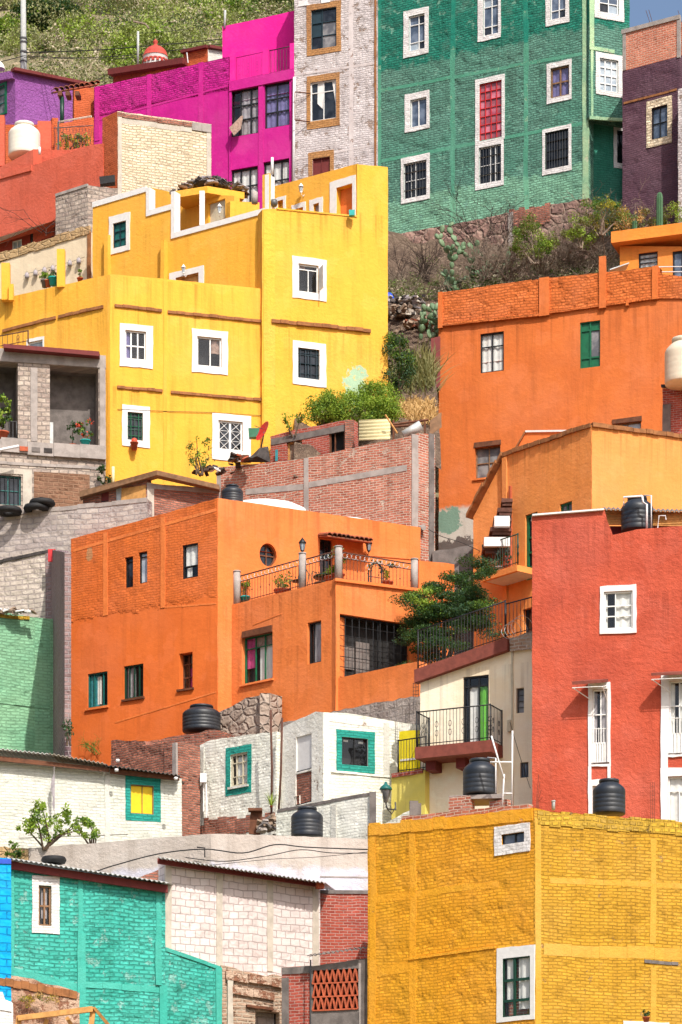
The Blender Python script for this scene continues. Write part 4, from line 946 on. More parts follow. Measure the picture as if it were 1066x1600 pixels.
# ------------------------------------------------------------------ cream house with the balcony
CREAM = lin(244, 232, 208)
wallmat('paint_cream', CREAM, lin(238, 220, 186), wear=(lin(180, 174, 172), .26), grime=.2, drips=(21.7,), wave=.03)
wallmat('pale_stack', lin(190, 168, 148), lin(170, 140, 118), brick=(.26, .1), bd=.06, ms=.02, mortar=lin(196, 182, 168), bvar=lin(150, 120, 100))
H = thing('cream_house', 'cream house with a long iron balcony and a maroon roof edge', 'house', P(740, 1280, 90))
w = Wall(H, (657, 90.9), (833, 89.4), [(657, 1066), (795, 1016), (833, 1002)], 1420, 'paint_cream', thick=.45)
w.win(724, 1056, 764, 1176, fr='dark_iron', fw=.05, v=(.2, .6), h=(.87,), bw=.05, pane='clear_glass', curt=[('cloth_white', .2, .6, .02, .86), ('cloth_green', .6, .95, .02, .86)], d=.1)
w.win(807, 1075, 819, 1114, fr='grey_iron', fw=.03, h=(.25, .5, .75), bw=.02, pane='dull_glass', d=.14); w.win(813, 1191, 826, 1215, fr='grey_iron', fw=.03, v=(.35, .68), bw=.02, pane='sky_glass', d=.12)
w.done(); shell(H, [(657, 90.9), (833, 89.4)], 2.2, 1040, 1420, 'paint_cream')
w.strip(652, 1049, 797, 998, .38, .22, 'maroon_band', 'roof_edge'); w.pil(801, 1012, 1400, .05, .03, 'cream_frame', 'pipe')
S = Wall(H, (797, 89.6), (833, 89.3), [(797, 997), (833, 986)], 1016, 'pale_stack', thick=.4, rag=.03, name='parapet'); S.zb = S.z(815, 1016); S.done()
railing(H, [w.pu(656, 1046, .12), w.pu(792, 1001, .12)], 1.12, 'dark_iron', sp=.1, name='roof_railing')
R = Wall(H, (792, 89.7), (838, 89.2), [(792, 990), (838, 985)], 1000, 'pale_stack', name='parapet')
railing(H, [R.pu(792, 998, .05), R.pu(838, 986, .05)], 1.0, 'dark_iron', sp=.11, name='roof_railing')
# balcony: slab and rail stand out from the wall
zs = w.z(725, 1172); o = .95; s0, s1 = w.s(669), w.s(786)
mb = MB(); a = [w.pt(s0, zs, o), w.pt(s1, zs, o), w.pt(s1, zs, 0), w.pt(s0, zs, 0)]; mb.hexa(a, [p + Vector((0, 0, -.34)) for p in a]); mb.build('balcony', 'maroon_band', H)
for a in (s0 + .15, s0 + 1.1):
    mb = MB(); w.bx(mb, a, a + .3, zs - .62, zs - .34, 0, .5); mb.build('bracket', 'maroon', H)
railing(H, [w.pt(s0 + .03, zs, 0), w.pt(s0 + .03, zs, o - .04), w.pt(s1 - .03, zs, o - .04), w.pt(s1 - .03, zs, 0)], 1.03, 'dark_iron', sp=.105, deco=1, name='balcony_railing')
mb = MB(); w.bx(mb, w.s(795), w.s(800), w.z(797, 1144), w.z(797, 1126), 0, .1); mb.build('meter_box', 'cream_frame', H)
# coil of wire on the roof edge
mb = MB(); c = P(800, 987, 88.9)
for k in range(4):
    r = .2 + .04 * k; q = c + Vector((.13 * k - .1, -.05 * k, .03 * k)); mb.tube([q + Vector((r * math.cos(t * .35), .06 * math.sin(t), r * math.sin(t * .35))) for t in range(19)], .007, 4)
tag(mb.build('wire_coil', 'zinc'), 'coil of silvery wire on the stone parapet above the cream house', 'wire')

# ------------------------------------------------------------------ red house
wallmat('paint_red', (.52, .09, .045, 1), (.43, .07, .036, 1), wave=.06, rough=.016, grime=.4, drips=(25.1, 23.0), wear=((.62, .14, .08, 1), .3))
H = thing('red_house', 'tall brick red house with white trimmed windows under small awnings', 'house', P(950, 1270, 86))
w = Wall(H, (832, 87.3), (1110, 86.3), [(832, 805), (900, 799), (944, 796), (946, 806), (953, 823), (957, 836), (975, 832), (996, 827), (1066, 822), (1110, 820)], 1420, 'paint_red', thick=.5)
w.win(944, 924, 989, 983, out=(938, 915, 995, 990), fr='white_frame', fw=.05, v=(.4,), h=(.35, .62), pane='clear_glass', curt=[('cloth_white', .42, .96, .03, .97), ('cloth_white', .0, .12, .03, .97)], proud=.04, d=.08)
def tall(w, u0, u1, o0, o1, vt, vm, vb, cm):
    w.win(u0, vt, u1, vb, out=(o0, vt - 10, o1, vb + 5), fr='white_frame', fw=.05, v=((.55, .28, 1),), h=(.28, .66), pane='clear_glass', curt=[(cm, .05, .3, .28, .97), (cm, .55, .97, .28, .97)], proud=.05, d=.08)
    s0, z0, s1, z1 = w.rect(u0, vm, u1, vb); mb = MB(); n = 5
    for i in range(n): w.bx(mb, s0 + .03 + (s1 - s0 - .06) * i / n + .008, s0 + .03 + (s1 - s0 - .06) * (i + 1) / n - .008, z0 + .04, z1, -.075, -.03)
    mb.build('panel', 'white_frame', w.par)
    mb = MB(); zt = z1 + (z1 - z0) * .75
    for i in range(6): x = s0 + (s1 - s0) * (i + .5) / 6; mb.tube([w.pt(x, z1 - .02, -.02), w.pt(x, zt, -.02)], .012, 4)
    mb.tube([w.pt(s0, zt - .03, -.02), w.pt(s1, zt - .03, -.02)], .012, 4); mb.build('grille', 'white_frame', w.par)
    mb = MB(); w.bx(mb, s0 - .03, s1 + .06, z0 - .03, z0 + .02, -.02, .05); mb.build('sill', 'rusty_iron', w.par)
tall(w, 926, 949.5, 919.5, 954.5, 1077, 1161, 1193, 'cloth_grey'); tall(w, 1046, 1075, 1033, 1081, 1064, 1145, 1178, 'cloth_white')
w.win(926, 1228, 950, 1300, out=(919.5, 1218, 954.5, 1310), fr='white_frame', v=(.5,), h=(.4,), pane='clear_glass', curt=[('cloth_white', .05, .95, .0, 1)], proud=.05)
w.win(1044, 1213, 1078, 1300, out=(1033, 1200, 1083, 1310), fr='white_frame', fw=.05, v=((.52, 0, .74),), h=(.74,), pane='clear_glass', curt=[('cloth_white', .05, .95, .0, .98)], proud=.05)
for (u0, u1, v0, v1) in ((919.5, 924.5, 1198, 1222), (949.8, 954.5, 1196, 1220), (1033, 1044, 1183, 1202)): 
    mb = MB(); s0, z0, s1, z1 = w.rect(u0, v0, u1, v1); w.bx(mb, s0, s1, z0, z1, -.02, .048); mb.build('surround', 'white_paint', H)
for (uc, v0, wd, nm) in ((927, 1073, 52, 0), (1050, 1060, 66, 1)):
    s0, s1, z = w.s(uc - 4), w.s(uc + (24 if nm == 0 else 34)), w.z(uc, v0 - 6); mb = MB(); o = .6; sk = -.45
    a = [w.pt(s0, z, 0), w.pt(s1, z, 0), w.pt(s1 + sk * .3, z - .16, o), w.pt(s0 + sk, z - .16, o)]; mb.hexa(a, [p + Vector((0, 0, .085)) for p in a]); aw = mb.build('awning', 'maroon_band', H, jit=.012)
    mb = MB()
    for x, x2 in ((s0 + .03, s0 + sk), (s1 - .05, s1 + sk * .3)): mb.tube([w.pt(x, z - .5, .02), w.pt(x2 + .03, z - .25, o * .9)], .014, 5); mb.tube([w.pt(x, z - .1, .02), w.pt(x2, z - .26, o * .95)], .012, 5)
    mb.tube([w.pt(s0 + sk, z - .25, o * .95), w.pt(s1 + sk * .3, z - .25, o * .95)], .012, 5); mb.build('bracket', 'white_frame', aw)
w.done(); shell(H, [(832, 87.3), (1110, 86.3)], 3.2, 842, 1420, 'paint_red')
mb = MB(); a = [P(832, 803, 87.2), P(944, 794, 86.8), P(944, 796.5, 86.8), P(832, 805.5, 87.2)]; mb.hexa(a, [p + Vector((0, .6, 0)) for p in a]); mb.build('coping', 'white_paint', H)
T = thing('lean_to', 'cane and sheet lean-to roof behind the parapet of the red house', 'lean-to', P(1000, 830, 88.6))
mb = MB()
for i in range(9): mb.tube([P(945, 798 + i * 2.6, 88.2), P(1120, 803 + i * 2.6, 87.0)], .028, 5)
mb.build('cane', 'pale_wood', T)
corrug('roof_sheet', P(943, 796, 87.9), P(1120, 801, 86.9), P(1120, 798, 89.4), P(943, 793, 90.2), 'dark_concrete', T)
mb = MB(); a = [P(946, 822, 88.6), P(1120, 822, 87.4), P(1120, 850, 87.4), P(946, 850, 88.6)]; mb.face(a); mb.build('wall', 'maroon', T)
tank(996, 831, 87.8, 50, 55, 'black water tank with white pipes on the red house roof', pipe=.8)
mb = MB(); q = lambda u, v: P(u, v, 87.1); mb.tube([q(975, 790), q(975, 777), q(1004, 775)], .03, 6); mb.tube([q(1004, 775), q(1005, 785), q(1011, 788), q(1011, 826)], .03, 6); tag(mb.build('water_pipe', 'pipe_white'), 'white plastic pipe bent over the black tank on the red house', 'pipe')
mb = MB(); mb.tube([q(1028, 826), q(1030, 806), q(1040, 806), q(1041, 812)], .02, 5); tag(mb.build('water_pipe', 'pipe_white'), 'thin looped pipe on the red house roof right of the tank', 'pipe')

# ------------------------------------------------------------------ orange house in the middle with the terrace
OR = (.76, .21, .05, 1)
wallmat('paint_orange', OR, (.7, .18, .042, 1), wave=.035, rough=.007, grime=.32, drips=(29.2, 25.6, 23.9))
wallmat('paint_orange_brick', (.72, .165, .03, 1), (.66, .145, .026, 1), brick=BRK, bd=.017, ms=.013, joint=.8, zone=(25.9, .9, True), wave=.03, grime=.34, drips=(29.3,), spots=(((.5, .26, .12, 1), .75, 28.0, .14, .3), ((.4, .12, .04, 1), .5, 29.0, .3, .07)))
wallmat('purple_stone', lin(164, 146, 132), lin(178, 160, 144), brick=(.4, .3), stone=True, bd=.12, ms=.03, mortar=lin(166, 150, 138), bvar=lin(146, 128, 116), wave=.12, wear=(lin(196, 184, 178), .3))
wallmat('grey_rough', lin(168, 156, 148), lin(146, 132, 126), brick=(.5, .25), bd=.05, ms=.03, mortar=lin(170, 158, 150), wear=(lin(190, 178, 168), .4), wave=.12, rough=.03, grime=.5)
plain('stair_tile', lin(104, 68, 56), .9, .4, bump=.01)
H = thing('orange_house', 'bright orange house with a railed terrace and an oval window', 'house', P(340, 1150, 98))
w = Wall(H, (111, 101.2), (340, 98), [(111, 842), (240, 807), (340, 778)], 1300, 'paint_orange_brick', rag=.015)
for (a, b, c_, d_, pn) in ((195, 870, 208, 918, 'dull_glass'), (216.5, 862, 230, 911, 'pale_glass')): w.win(a, b, c_, d_, fr='dark_iron', fw=.045, pane=pn if a > 210 else 'dark_glass', h=(.85,), d=.14)
w.win(285, 850, 309.5, 903, fr='dark_iron', fw=.05, h=(.36,), pane='clear_glass', curt=[('cloth_white', .12, .95, .38, .97), ('cloth_white', .2, .5, .05, .33)], d=.1)
w.win(137, 1051, 168, 1105, fr='teal_frame', fw=.05, v=(.3, .75), pane='clear_glass', curt=[('cloth_teal', .05, .5, .03, .97), ('cloth_white', .4, .6, .1, .9)], d=.1, sill='paint_orange')
w.win(193.5, 1039, 224, 1091, fr='dark_green', fw=.05, v=(.25, .5, .75), pane='clear_glass', curt=[('cloth_grey', .1, .5, .03, .97)], d=.1, sill='brown_wood')
w.win(280, 1020, 301, 1076, fr='brown_wood', fw=.03, v=(.45,), h=(.35, .72), pane='clear_glass', curt=[('cloth_pink', .45, .97, .05, .62), ('cloth_brown', .5, .97, .64, .97)], d=.28, sill='brown_wood')
w.pil(255, 808, 950, .18, .014, 'paint_orange'); w.pil(165, 832, 962, .18, .012, 'paint_orange'); w.strip(115, 858, 338, 794, .1, .01, 'paint_orange', 'band')
w.strip(256, 948, 338, 942, .05, .01, 'paint_orange', 'band', seg=3); w.strip(180, 1128, 338, 1080, .05, .012, 'paint_orange', 'ledge', seg=6)
w.done()
wr = Wall(H, (340, 98), (657, 101.2), [(340, 778), (500, 801), (657, 824)], 1300, 'paint_orange')
wr.oval(419, 867, 13.3, 18, 'brown_wood'); wr.win(500, 842, 520, 903, fr='dark_iron', fw=.05, v=(.5,), pane='dark_glass', d=.2, name='door'); wr.strip(560, 866, 655, 874, .03, .03, 'paint_orange', 'ledge')
wr.done(); shell(H, [(111, 101.2), (340, 98), (657, 101.2)], 2.4, 850, 1300, 'paint_orange')
tiles(H, wr, 497, 836, 567, 846, .75, .16)
mb = MB(); mb.lathe(P(412, 806, 100.3), [(1.25, 0), (1.2, .2), (.9, .36), (.5, .46), (0, .5)], 32, 0, 1.15, .7); mb.build('roof_vault', 'white_paint', H)
mb = MB(); mb.lathe(P(530, 829, 101.4), [(1.3, 0), (1.15, .2), (.8, .33), (.4, .4), (0, .42)], 32, 0, 1.1, .6); mb.build('roof_vault', 'white_paint', H)
tank(363, 790, 99.4, 34, 32, 'top of a dark water tank peeping over the orange house roof')
# terrace block: left face continues as the yard wall in front of the grilled window
b = Wall(H, (362, 98.22), (655, 93.1), [(362, 945), (525, 905), (525.1, 1060), (655, 1033)], 1300, 'paint_orange', thick=.4)
b.win(378, 991, 426, 1065, fr='green_frame', fw=.05, v=(.35, .66), h=(.75,), pane='clear_glass', curt=[('cloth_pink', .02, .3, .35, .97), ('cloth_white', .45, .97, .05, .75), ('cloth_brown', .3, .97, .76, .97)], d=.2, sill='paint_orange')
s0, z0, s1, z1 = b.rect(380, 982, 426, 992); mb = MB(); b.bx(mb, s0, s1, z0, z1, -.1, .06); mb.build('lintel', 'brown_wood', H, jit=.015)
b.win(480.5, 971, 502, 1036, fr='dark_iron', fw=.05, v=(.3,), pane='clear_glass', curt=[('cloth_grey', .3, .95, .02, .98)], d=.16)
b.strip(396, 975, 440, 958, .04, .012, 'paint_orange', 'ledge'); b.done()
f = Wall(H, (525, 95.2), (676, 97.0), [(525, 905), (657, 922), (676, 924)], 1300, 'paint_orange', thick=.5)
f.win(531, 967, 640, 1080, fr='dark_iron', fw=.06, v=(.58,), pane=None, d=.2, D=.46, name='yard_opening'); s0, z0, s1, z1 = f.rect(531, 967, 640, 1080)
mb = MB()
for i in range(1, 10): mb.tube([f.pt(s0 + (s1 - s0) * i / 10, z0, -.1), f.pt(s0 + (s1 - s0) * i / 10, z1, -.1)], .012, 4)
for j in range(1, 7): mb.tube([f.pt(s0, z0 + (z1 - z0) * j / 7, -.1), f.pt(s1, z0 + (z1 - z0) * j / 7, -.1)], .012, 4)
mb.build('grille', 'dark_iron', H)
mb = MB()
for (x0, x1, y0, y1) in ((.06, .3, .3, .62), (.32, .52, .25, .7)): f.bx(mb, s0 + (s1 - s0) * x0, s0 + (s1 - s0) * x1, z0 + (z1 - z0) * y0, z0 + (z1 - z0) * y1, -.42, -.4)
mb.build('curtain', 'dark_concrete', H)
f.strip(522, 904, 660, 921, .09, .09, 'paint_orange', 'ledge'); f.done()
# terrace floor, posts and railing
zt = b.z(525, 905)
mb = MB(); mb.face([b.pt(0.05, zt - .03, -.05), b.pt(b.s(524.5), zt - .03, -.05), f.pt(f.s(670), zt - .03, -.05), wr.pt(wr.s(655), zt - .03, .01)]); mb.build('terrace_floor', 'terracotta', H)
posts = [b.pt(.1, zt, -.14), b.pt(b.s(468), zt, -.14), b.pt(b.s(524), zt, -.16), f.pt(f.s(652), zt, -.16)]
mb = None
for k, p in enumerate(posts):
    mb = MB(); h = 1.02 if k != 1 else 1.08; r = .115; mb.tube([p + Vector((0, 0, -.02)), p + Vector((0, 0, h))], r, 10); mb.tube([p + Vector((0, 0, h)), p + Vector((0, 0, h + .04))], r * 1.12, 10); mb.build('post', 'concrete', H)
railing(H, [posts[0] + Vector((.12, 0, 0)), posts[1] + Vector((-.12, 0, 0))], .9, 'rebar', sp=.13, deco=2, posts=False, name='terrace_railing'); railing(H, [posts[1] + Vector((.12, -.1, 0)), posts[2] + Vector((-.12, 0, 0))], .9, 'rebar', sp=.13, deco=2, posts=False, name='terrace_railing'); railing(H, [posts[2] + Vector((.13, 0.1, 0)), posts[3] + Vector((-.12, 0, 0))], .9, 'rebar', sp=.13, deco=2, posts=False, name='terrace_railing')
lantern(None, posts[1] + Vector((0, 0, 1.15)), .42, name='post_lantern', label='black lantern on the concrete terrace post of the orange house', cat='lantern')
lantern(None, wr.pu(570, 866, .3), .4, name='wall_lantern', label='black wall lantern beside the tiled terrace awning', cat='lantern', arm=wr.pu(570, 866, 0.02) - wr.pu(570, 866, .3))
tp = lambda u, a: P(u, 0, 1).xy
def on_terrace(u, dist):
    """point on the terrace floor seen at column u, dist metres behind the railing line"""
    if u < 525: p = b.pt(b.s(u), zt, -dist)
    else: p = f.pt(f.s(u), zt, -dist)
    return p
potted('potted plant in a turquoise pot at the left end of the terrace', on_terrace(372, .35), .15, .25, .55, ['leaf_bright', 'leaf_mid'], 'teal_pot', k=9, n=16)
potted('bushy potted plant in a clay bowl on the terrace floor', on_terrace(425, .5), .26, .24, .55, ['leaf_olive', 'leaf_mid', 'leaf_bright'], k=14, n=26)
potted('spiky bright potted plant beside the middle terrace post', on_terrace(505, .4), .22, .25, .5, ['leaf_bright'], spiky=True)
potted('tall potted plant right of the middle terrace post', on_terrace(541, .5), .2, .3, .95, ['leaf_mid', 'leaf_olive'], k=14, n=20)
potted('small yellow green plant in a clay pot near the ivy arch', on_terrace(618, .45), .16, .3, .4, ['leaf_bright', 'leaf_yellow'], k=7, n=18)
T = thing('ivy_arch', 'small wrought iron arch overgrown with ivy on the terrace', 'plant arch', on_terrace(606, .7)); p = on_terrace(606, .7); mb = MB(); dx = Vector((f.d.x, f.d.y, 0))
for q in (.27, .2): mb.tube([p + dx * -q, p + dx * -q + Vector((0, 0, .6))] + [p + dx * (q * math.cos(math.pi - t * math.pi / 8)) + Vector((0, 0, .6 + .3 * math.sin(t * math.pi / 8))) for t in range(9)] + [p + dx * q], .018, 5)
for z in (.2, .45): mb.tube([p + dx * -.25 + Vector((0, 0, z)), p + dx * .25 + Vector((0, 0, z))], .012, 4)
mb.build('arch', 'blue_frame', T)
leaf_cloud('ivy', [tuple(p + dx * (.27 * math.cos(a)) + Vector((0, 0, .62 + .3 * math.sin(a)))) + (.13, .1, .1) for a in np.linspace(.1, 3.0, 7)] + [tuple(p + dx * (.5 + .12 * i) + Vector((0, 0, .9))) + (.1, .08, .08) for i in range(3)], 26, .07, ['leaf_dark', 'leaf_blue', 'cloth_white'], T, weights=[.5, .4, .1])
def chair(c, rot, label):
    t = thing('terrace_chair', label, 'chair', c, 'green metal chairs on the terrace'); R_ = Matrix.Rotation(rot, 3, 'Z'); v = lambda x, y, z: Vector(c) + R_ @ Vector((x, y, z))
    for x in (-.2, .2):
        for y in (-.2, .2): mb = MB(); mb.tube([v(x, y, 0), v(x * .95, y * .95, .43)], .014, 5); mb.build('leg', 'dark_green', t)
    mb = MB(); mb.lathe(v(0, 0, .43), [(0, 0), (.22, 0), (.24, .015), (.22, .03), (0, .03)], 16); mb.build('seat', 'dark_green', t)
    mb = MB(); mb.tube([v(-.2, .2, .43), v(-.2, .25, .7), v(-.1, .27, .85), v(.1, .27, .85), v(.2, .25, .7), v(.2, .2, .43)], .015, 5)
    for x in (-.1, 0, .1): mb.tube([v(x, .21, .45), v(x, .26, .83)], .009, 4)
    mb.build('backrest', 'dark_green', t)
chair(on_terrace(446, .65), -.6, 'green metal terrace chair left of the lantern post, nearer the railing')
chair(on_terrace(459, 1.3), .9, 'green metal terrace chair behind the lantern post by the wall')
T = thing('terrace_table', 'low dark metal table on the terrace right of the lantern post', 'table', on_terrace(484, .8)); c = on_terrace(484, .8); mb = MB(); mb.lathe(c, [(0, .4), (.42, .4), (.42, .44), (0, .44)], 20); mb.build('tabletop', 'dark_green', T)
for k in range(3): mb = MB(); a = k * 2.1; mb.tube([c + Vector((.3 * math.cos(a), .3 * math.sin(a), 0)), c + Vector((.25 * math.cos(a), .25 * math.sin(a), .4))], .016, 5); mb.build('leg', 'dark_green', T)
# stone footings under the orange house
H2 = thing('stone_buttress', 'grey rubble stone buttress at the foot of the orange house', 'wall', P(400, 1140, 96)); q = lambda u, v, Y: P(u, v, Y)
g = Wall(H2, (330, 97.6), (421, 96.0), [(330, 1118), (352, 1108), (385, 1090), (421, 1083)], 1300, 'purple_stone', thick=.6, rag=.03); g.done()
g = Wall(H2, (421, 96.0), (425, 96.8), [(421, 1083), (425, 1084)], 1300, 'purple_stone', thick=.3); g.done()
H2 = thing('stone_footing', 'rough grey stone footing along the yard wall of the orange house', 'wall', P(600, 1110, 93)); g = Wall(H2, (425, 96.6), (662, 92.7), [(425, 1134), (540, 1107), (662, 1086)], 1300, 'grey_rough', thick=.6, rag=.03); g.done()
T = thing('wire_rack', 'small rusty wire rack hanging on the orange yard wall', 'rack', P(650, 1085, 92.8)); mb = MB()
for u in (646, 650, 654): mb.tube([P(u, 1090, 92.6), P(u, 1068, 92.6)], .012, 4)
for v in (1068, 1074, 1080, 1086): mb.tube([P(645, v, 92.6), P(655, v - 1, 92.6)], .01, 4)
mb.build('wires', 'rusty_iron', T)
H2 = thing('orange_wall', 'orange courtyard wall behind the dark tree', 'wall', P(690, 950, 101)); g = Wall(H2, (655, 100.6), (710, 101.4), [(655, 876), (700, 880), (710, 882)], 1200, 'paint_orange', thick=.3); g.done()
# dark feathery tree in the yard
T = thing('courtyard_tree', 'dark feathery green tree in the yard between the orange houses', 'tree', P(690, 1045, 95.3))
cl = []
for (u, v, ru, rv, k) in ((650, 935, 22, 10, 5), (672, 950, 30, 14, 8), (700, 920, 30, 14, 8), (735, 905, 24, 16, 7), (738, 880, 14, 8, 3), (712, 905, 25, 8, 3), (705, 960, 45, 22, 16), (680, 985, 40, 26, 16), (655, 1000, 24, 28, 10), (745, 960, 30, 30, 14), (690, 1000, 40, 20, 14), (725, 935, 30, 14, 8), (668, 960, 20, 14, 8), (655, 975, 14, 10, 3), (765, 895, 10, 8, 2), (690, 1030, 40, 16, 6)):
    for _ in range(k):
        Y = random.uniform(94.2, 96.0); p = P(u + random.gauss(0, .5) * ru, v + random.gauss(0, .5) * rv, Y); r = random.uniform(.2, .36); cl.append((p.x, p.y, p.z, r * 1.6, r, r * .6))
leaf_cloud('crown', cl, 460, .06, ['leaf_dark', 'leaf_blue', 'leaf_mid'], T, weights=[.76, .2, .04], aspect=.5)
leaf_cloud('crown', [tuple(P(u, v, 94.3)) + (.3, .2, .12) for u, v in ((640, 930), (652, 938), (668, 942), (664, 925))], 200, .055, ['leaf_bright', 'leaf_mid'], T)
mb = MB(); b0 = P(692, 1060, 95.3)
for e in ((650, 950), (690, 930), (735, 900), (720, 960), (660, 1000)): p = P(e[0], e[1], 95.2); mb.tube([b0, b0.lerp(p, .5) + Vector((.1, 0, .2)), p], .09, 6, r2=.03)
mb.build('trunk', 'bark', T)

# ------------------------------------------------------------------ light orange house with the outside stair
wallmat('paint_apricot', (.84, .3, .075, 1), (.8, .275, .065, 1), wave=.04, rough=.006, grime=.28, drips=(31.2,))
H = thing('apricot_house', 'light orange house with a green door, balcony and tiled stair', 'house', P(925, 800, 97))
w = Wall(H, (787, 100.2), (925, 97), [(787, 711), (805, 704), (860, 688), (905, 672), (925, 664)], 1180, 'paint_apricot')
w.win(821, 802, 840, 905, fr='green_frame', fw=.1, v=(.5,), h=(.2, .42, .65), bw=.06, pane='dark_glass', d=.12, name='door'); w.win(875, 785, 894, 812, fr='green_frame', fw=.06, v=(.5,), pane='dull_glass', d=.12)
w.win(817, 950, 836, 990, fr='dark_iron', fw=.04, v=(.5,), pane='dark_glass', d=.2)
w.pil(799, 760, 900, .07, .06, 'terracotta', 'drain_pipe'); w.strip(787, 708, 924, 661, .13, .09, 'ledge_brick', 'coping', seg=16); w.pil(790, 715, 1150, .2, .05, 'paint_apricot'); w.done()
x = Wall(H, (925, 97), (1112, 98.6), [(925, 664), (950, 668), (1000, 675), (1066, 682), (1112, 688)], 1180, 'paint_apricot'); x.strip(925, 661, 1112, 685, .13, .09, 'ledge_brick', 'coping', seg=18)
x.done(); shell(H, [(787, 100.2), (925, 97), (1112, 98.6)], 4.5, 700, 1180, 'paint_apricot')
y = Wall(H, (740, 101.2), (788, 100.3), [(740, 806), (788, 711)], 1100, 'paint_apricot', thick=.3)
y.done(); y.strip(738, 806, 789, 708, .12, .3, 'ledge_brick', 'coping', seg=8)
for k in range(6):      # tiled undersides of the outside stair
    mb = MB(); a = P(757 + k * 5.5, 863 - k * 15, 99.6); L = .82 - k * .1; mb.box(a + Vector((L * .45, 0, 0)), (L * .55, 0, 0), (0, .45, 0), (0, 0, .06)); mb.box(a + Vector((L * .5, 0, -.1)), (L * .48, 0, 0), (0, .4, 0), (0, 0, .055)); mb.build('stair_step', 'stair_tile', H, jit=.015)
for (u0, v0, u1, v1) in ((772, 811, 796, 827), (756, 844, 796, 858)):
    mb = MB(); p = P((u0 + u1) / 2, (v0 + v1) / 2, 99.3); mb.box(p, ((u1 - u0) / 2 / F * 99.3, 0, 0), (0, .35, 0), (0, 0, (v1 - v0) / 2 / F * 99.3)); mb.build('stair_riser', 'white_paint', H)
# dormer wall on its roof
H2 = thing('orange_parapet', 'small orange wall with a white coping rising behind the apricot roof edge', 'parapet', P(850, 690, 101)); g = Wall(H2, (806, 101.6), (892, 100.6), [(806, 702), (822, 675), (892, 674)], 760, 'paint_orange', thick=.3); g.done(); g.strip(822, 673, 892, 672, .06, .05, 'white_paint', 'coping'); g.strip(806, 700, 821, 674, .1, .06, 'ledge_brick', 'coping')
# balcony
zs = w.z(800, 903); s0, s1 = w.s(786), w.s(842); o = .95
mb = MB(); a = [w.pt(s0, zs, o), w.pt(s1, zs, o), w.pt(s1, zs, 0), w.pt(s0, zs, 0)]; mb.hexa(a, [p + Vector((0, 0, -.2)) for p in a]); mb.build('balcony', 'paint_apricot', H)
mb = MB(); a = [w.pt(s0 + .1, zs - .204, o - .1), w.pt(s1, zs - .204, o - .1), w.pt(s1, zs - .204, .01), w.pt(s0 + .1, zs - .204, .01)]; mb.face(a); mb.build('soffit', 'white_paint', H)
railing(H, [w.pt(s0 + .03, zs, 0), w.pt(s0 + .03, zs, o - .04), w.pt(s1, zs, o - .04)], .98, 'dark_green', sp=.12, deco=1, name='balcony_railing')
for k, (du, dd, lf, lb) in enumerate(((.15, .75, 'leaf_blue', 'dark leafy potted plant at the outer corner of the green balcony'), (.6, .7, 'leaf_mid', 'potted plant in the middle of the green balcony'), (.95, .7, 'flower_red', 'red flowering potted plant by the green balcony door'))):
    p = w.pt(s0 + du, zs, dd); potted(lb, p, .12, .2, .4 if k else .6, ['leaf_dark', lf], 'cloth_white' if k < 2 else 'terracotta', k=8, n=18)
H2 = thing('retaining_wall', 'dark weathered stone wall in the gap behind the courtyard tree', 'wall', P(730, 900, 102.5)); g = Wall(H2, (676, 102.2), (790, 102.4), [(676, 862), (740, 850), (790, 846)], 1150, 'dark_concrete', thick=.4, rag=.03); g.done()
cable('cable', 'thin wire slanting across the cream house wall beside the antenna', [P(u, v, 88.7) for u, v in ((797, 1128), (812, 1180), (829, 1232))], .008)
cable('cable', 'thin wire crossing the dark gap behind the courtyard tree', [P(u, v, 101) for u, v in ((668, 826), (690, 838), (722, 848), (752, 862))], .012)

# ------------------------------------------------------------------ big orange house, upper right
wallmat('paint_orange_deep', (.64, .165, .036, 1), (.59, .145, .032, 1), wave=.04, rough=.006, grime=.34, drips=(39.2,), tints=(((.5, .47, .42, 1), 32.75, .35, False), ((.5, .47, .42, 1), 32.5, .5, False)), spots=(((.16, .28, .22, 1), .35, 32.3, .55, .5), ((.1, .09, .085, 1), .9, 31.0, 1.6, .65)))
wallmat('orange_parapet_brick', (.66, .165, .036, 1), (.6, .145, .03, 1), brick=(.24, .1), bd=.05, ms=.018, joint=.66, wave=.06)
H = thing('orange_house', 'big plain orange house with a brick parapet and a green shuttered window', 'house', P(860, 800, 111))
w = Wall(H, (686, 112), (1110, 108.4), [(686, 511), (760, 501), (840, 493), (920, 481), (1028, 466), (1110, 470)], 1050, 'paint_orange_deep')
w.win(750.5, 519.5, 787.5, 581, fr='dark_iron', fw=.05, v=(.5,), h=(.66,), bw=.04, pane='clear_glass', curt=[('cloth_white', .04, .97, .02, .98)], d=.12)
w.win(906.5, 502, 938, 574, fr='green_frame', fw=.04, v=(.5,), h=(.22, .82), bw=.06, pane=['green_frame', 'dull_glass'], cells=[0, 0, 0, 0, 1, 0], d=.1)
w.win(742, 697, 782, 746, fr='wood_frame', fw=.05, v=(.52,), h=(.5,), pane='dull_glass', cells=[0], d=.2, sill='paint_orange'); w.win(958, 660, 1002, 700, fr='wood_frame', fw=.05, v=(.5,), pane='pale_glass', d=.15)
for (a, b_) in ((741, 783), (957, 1003)):
    mb = MB(); vt = 697 if a < 900 else 660; s0, z0, s1, z1 = w.rect(a, vt - 7, b_, vt); w.bx(mb, s0, s1, z0, z1, -.05, .03); mb.build('lintel', 'brown_wood', H, jit=.012)
w.done(); shell(H, [(686, 112), (1110, 108.4)], 4, 520, 1050, 'paint_orange_deep')
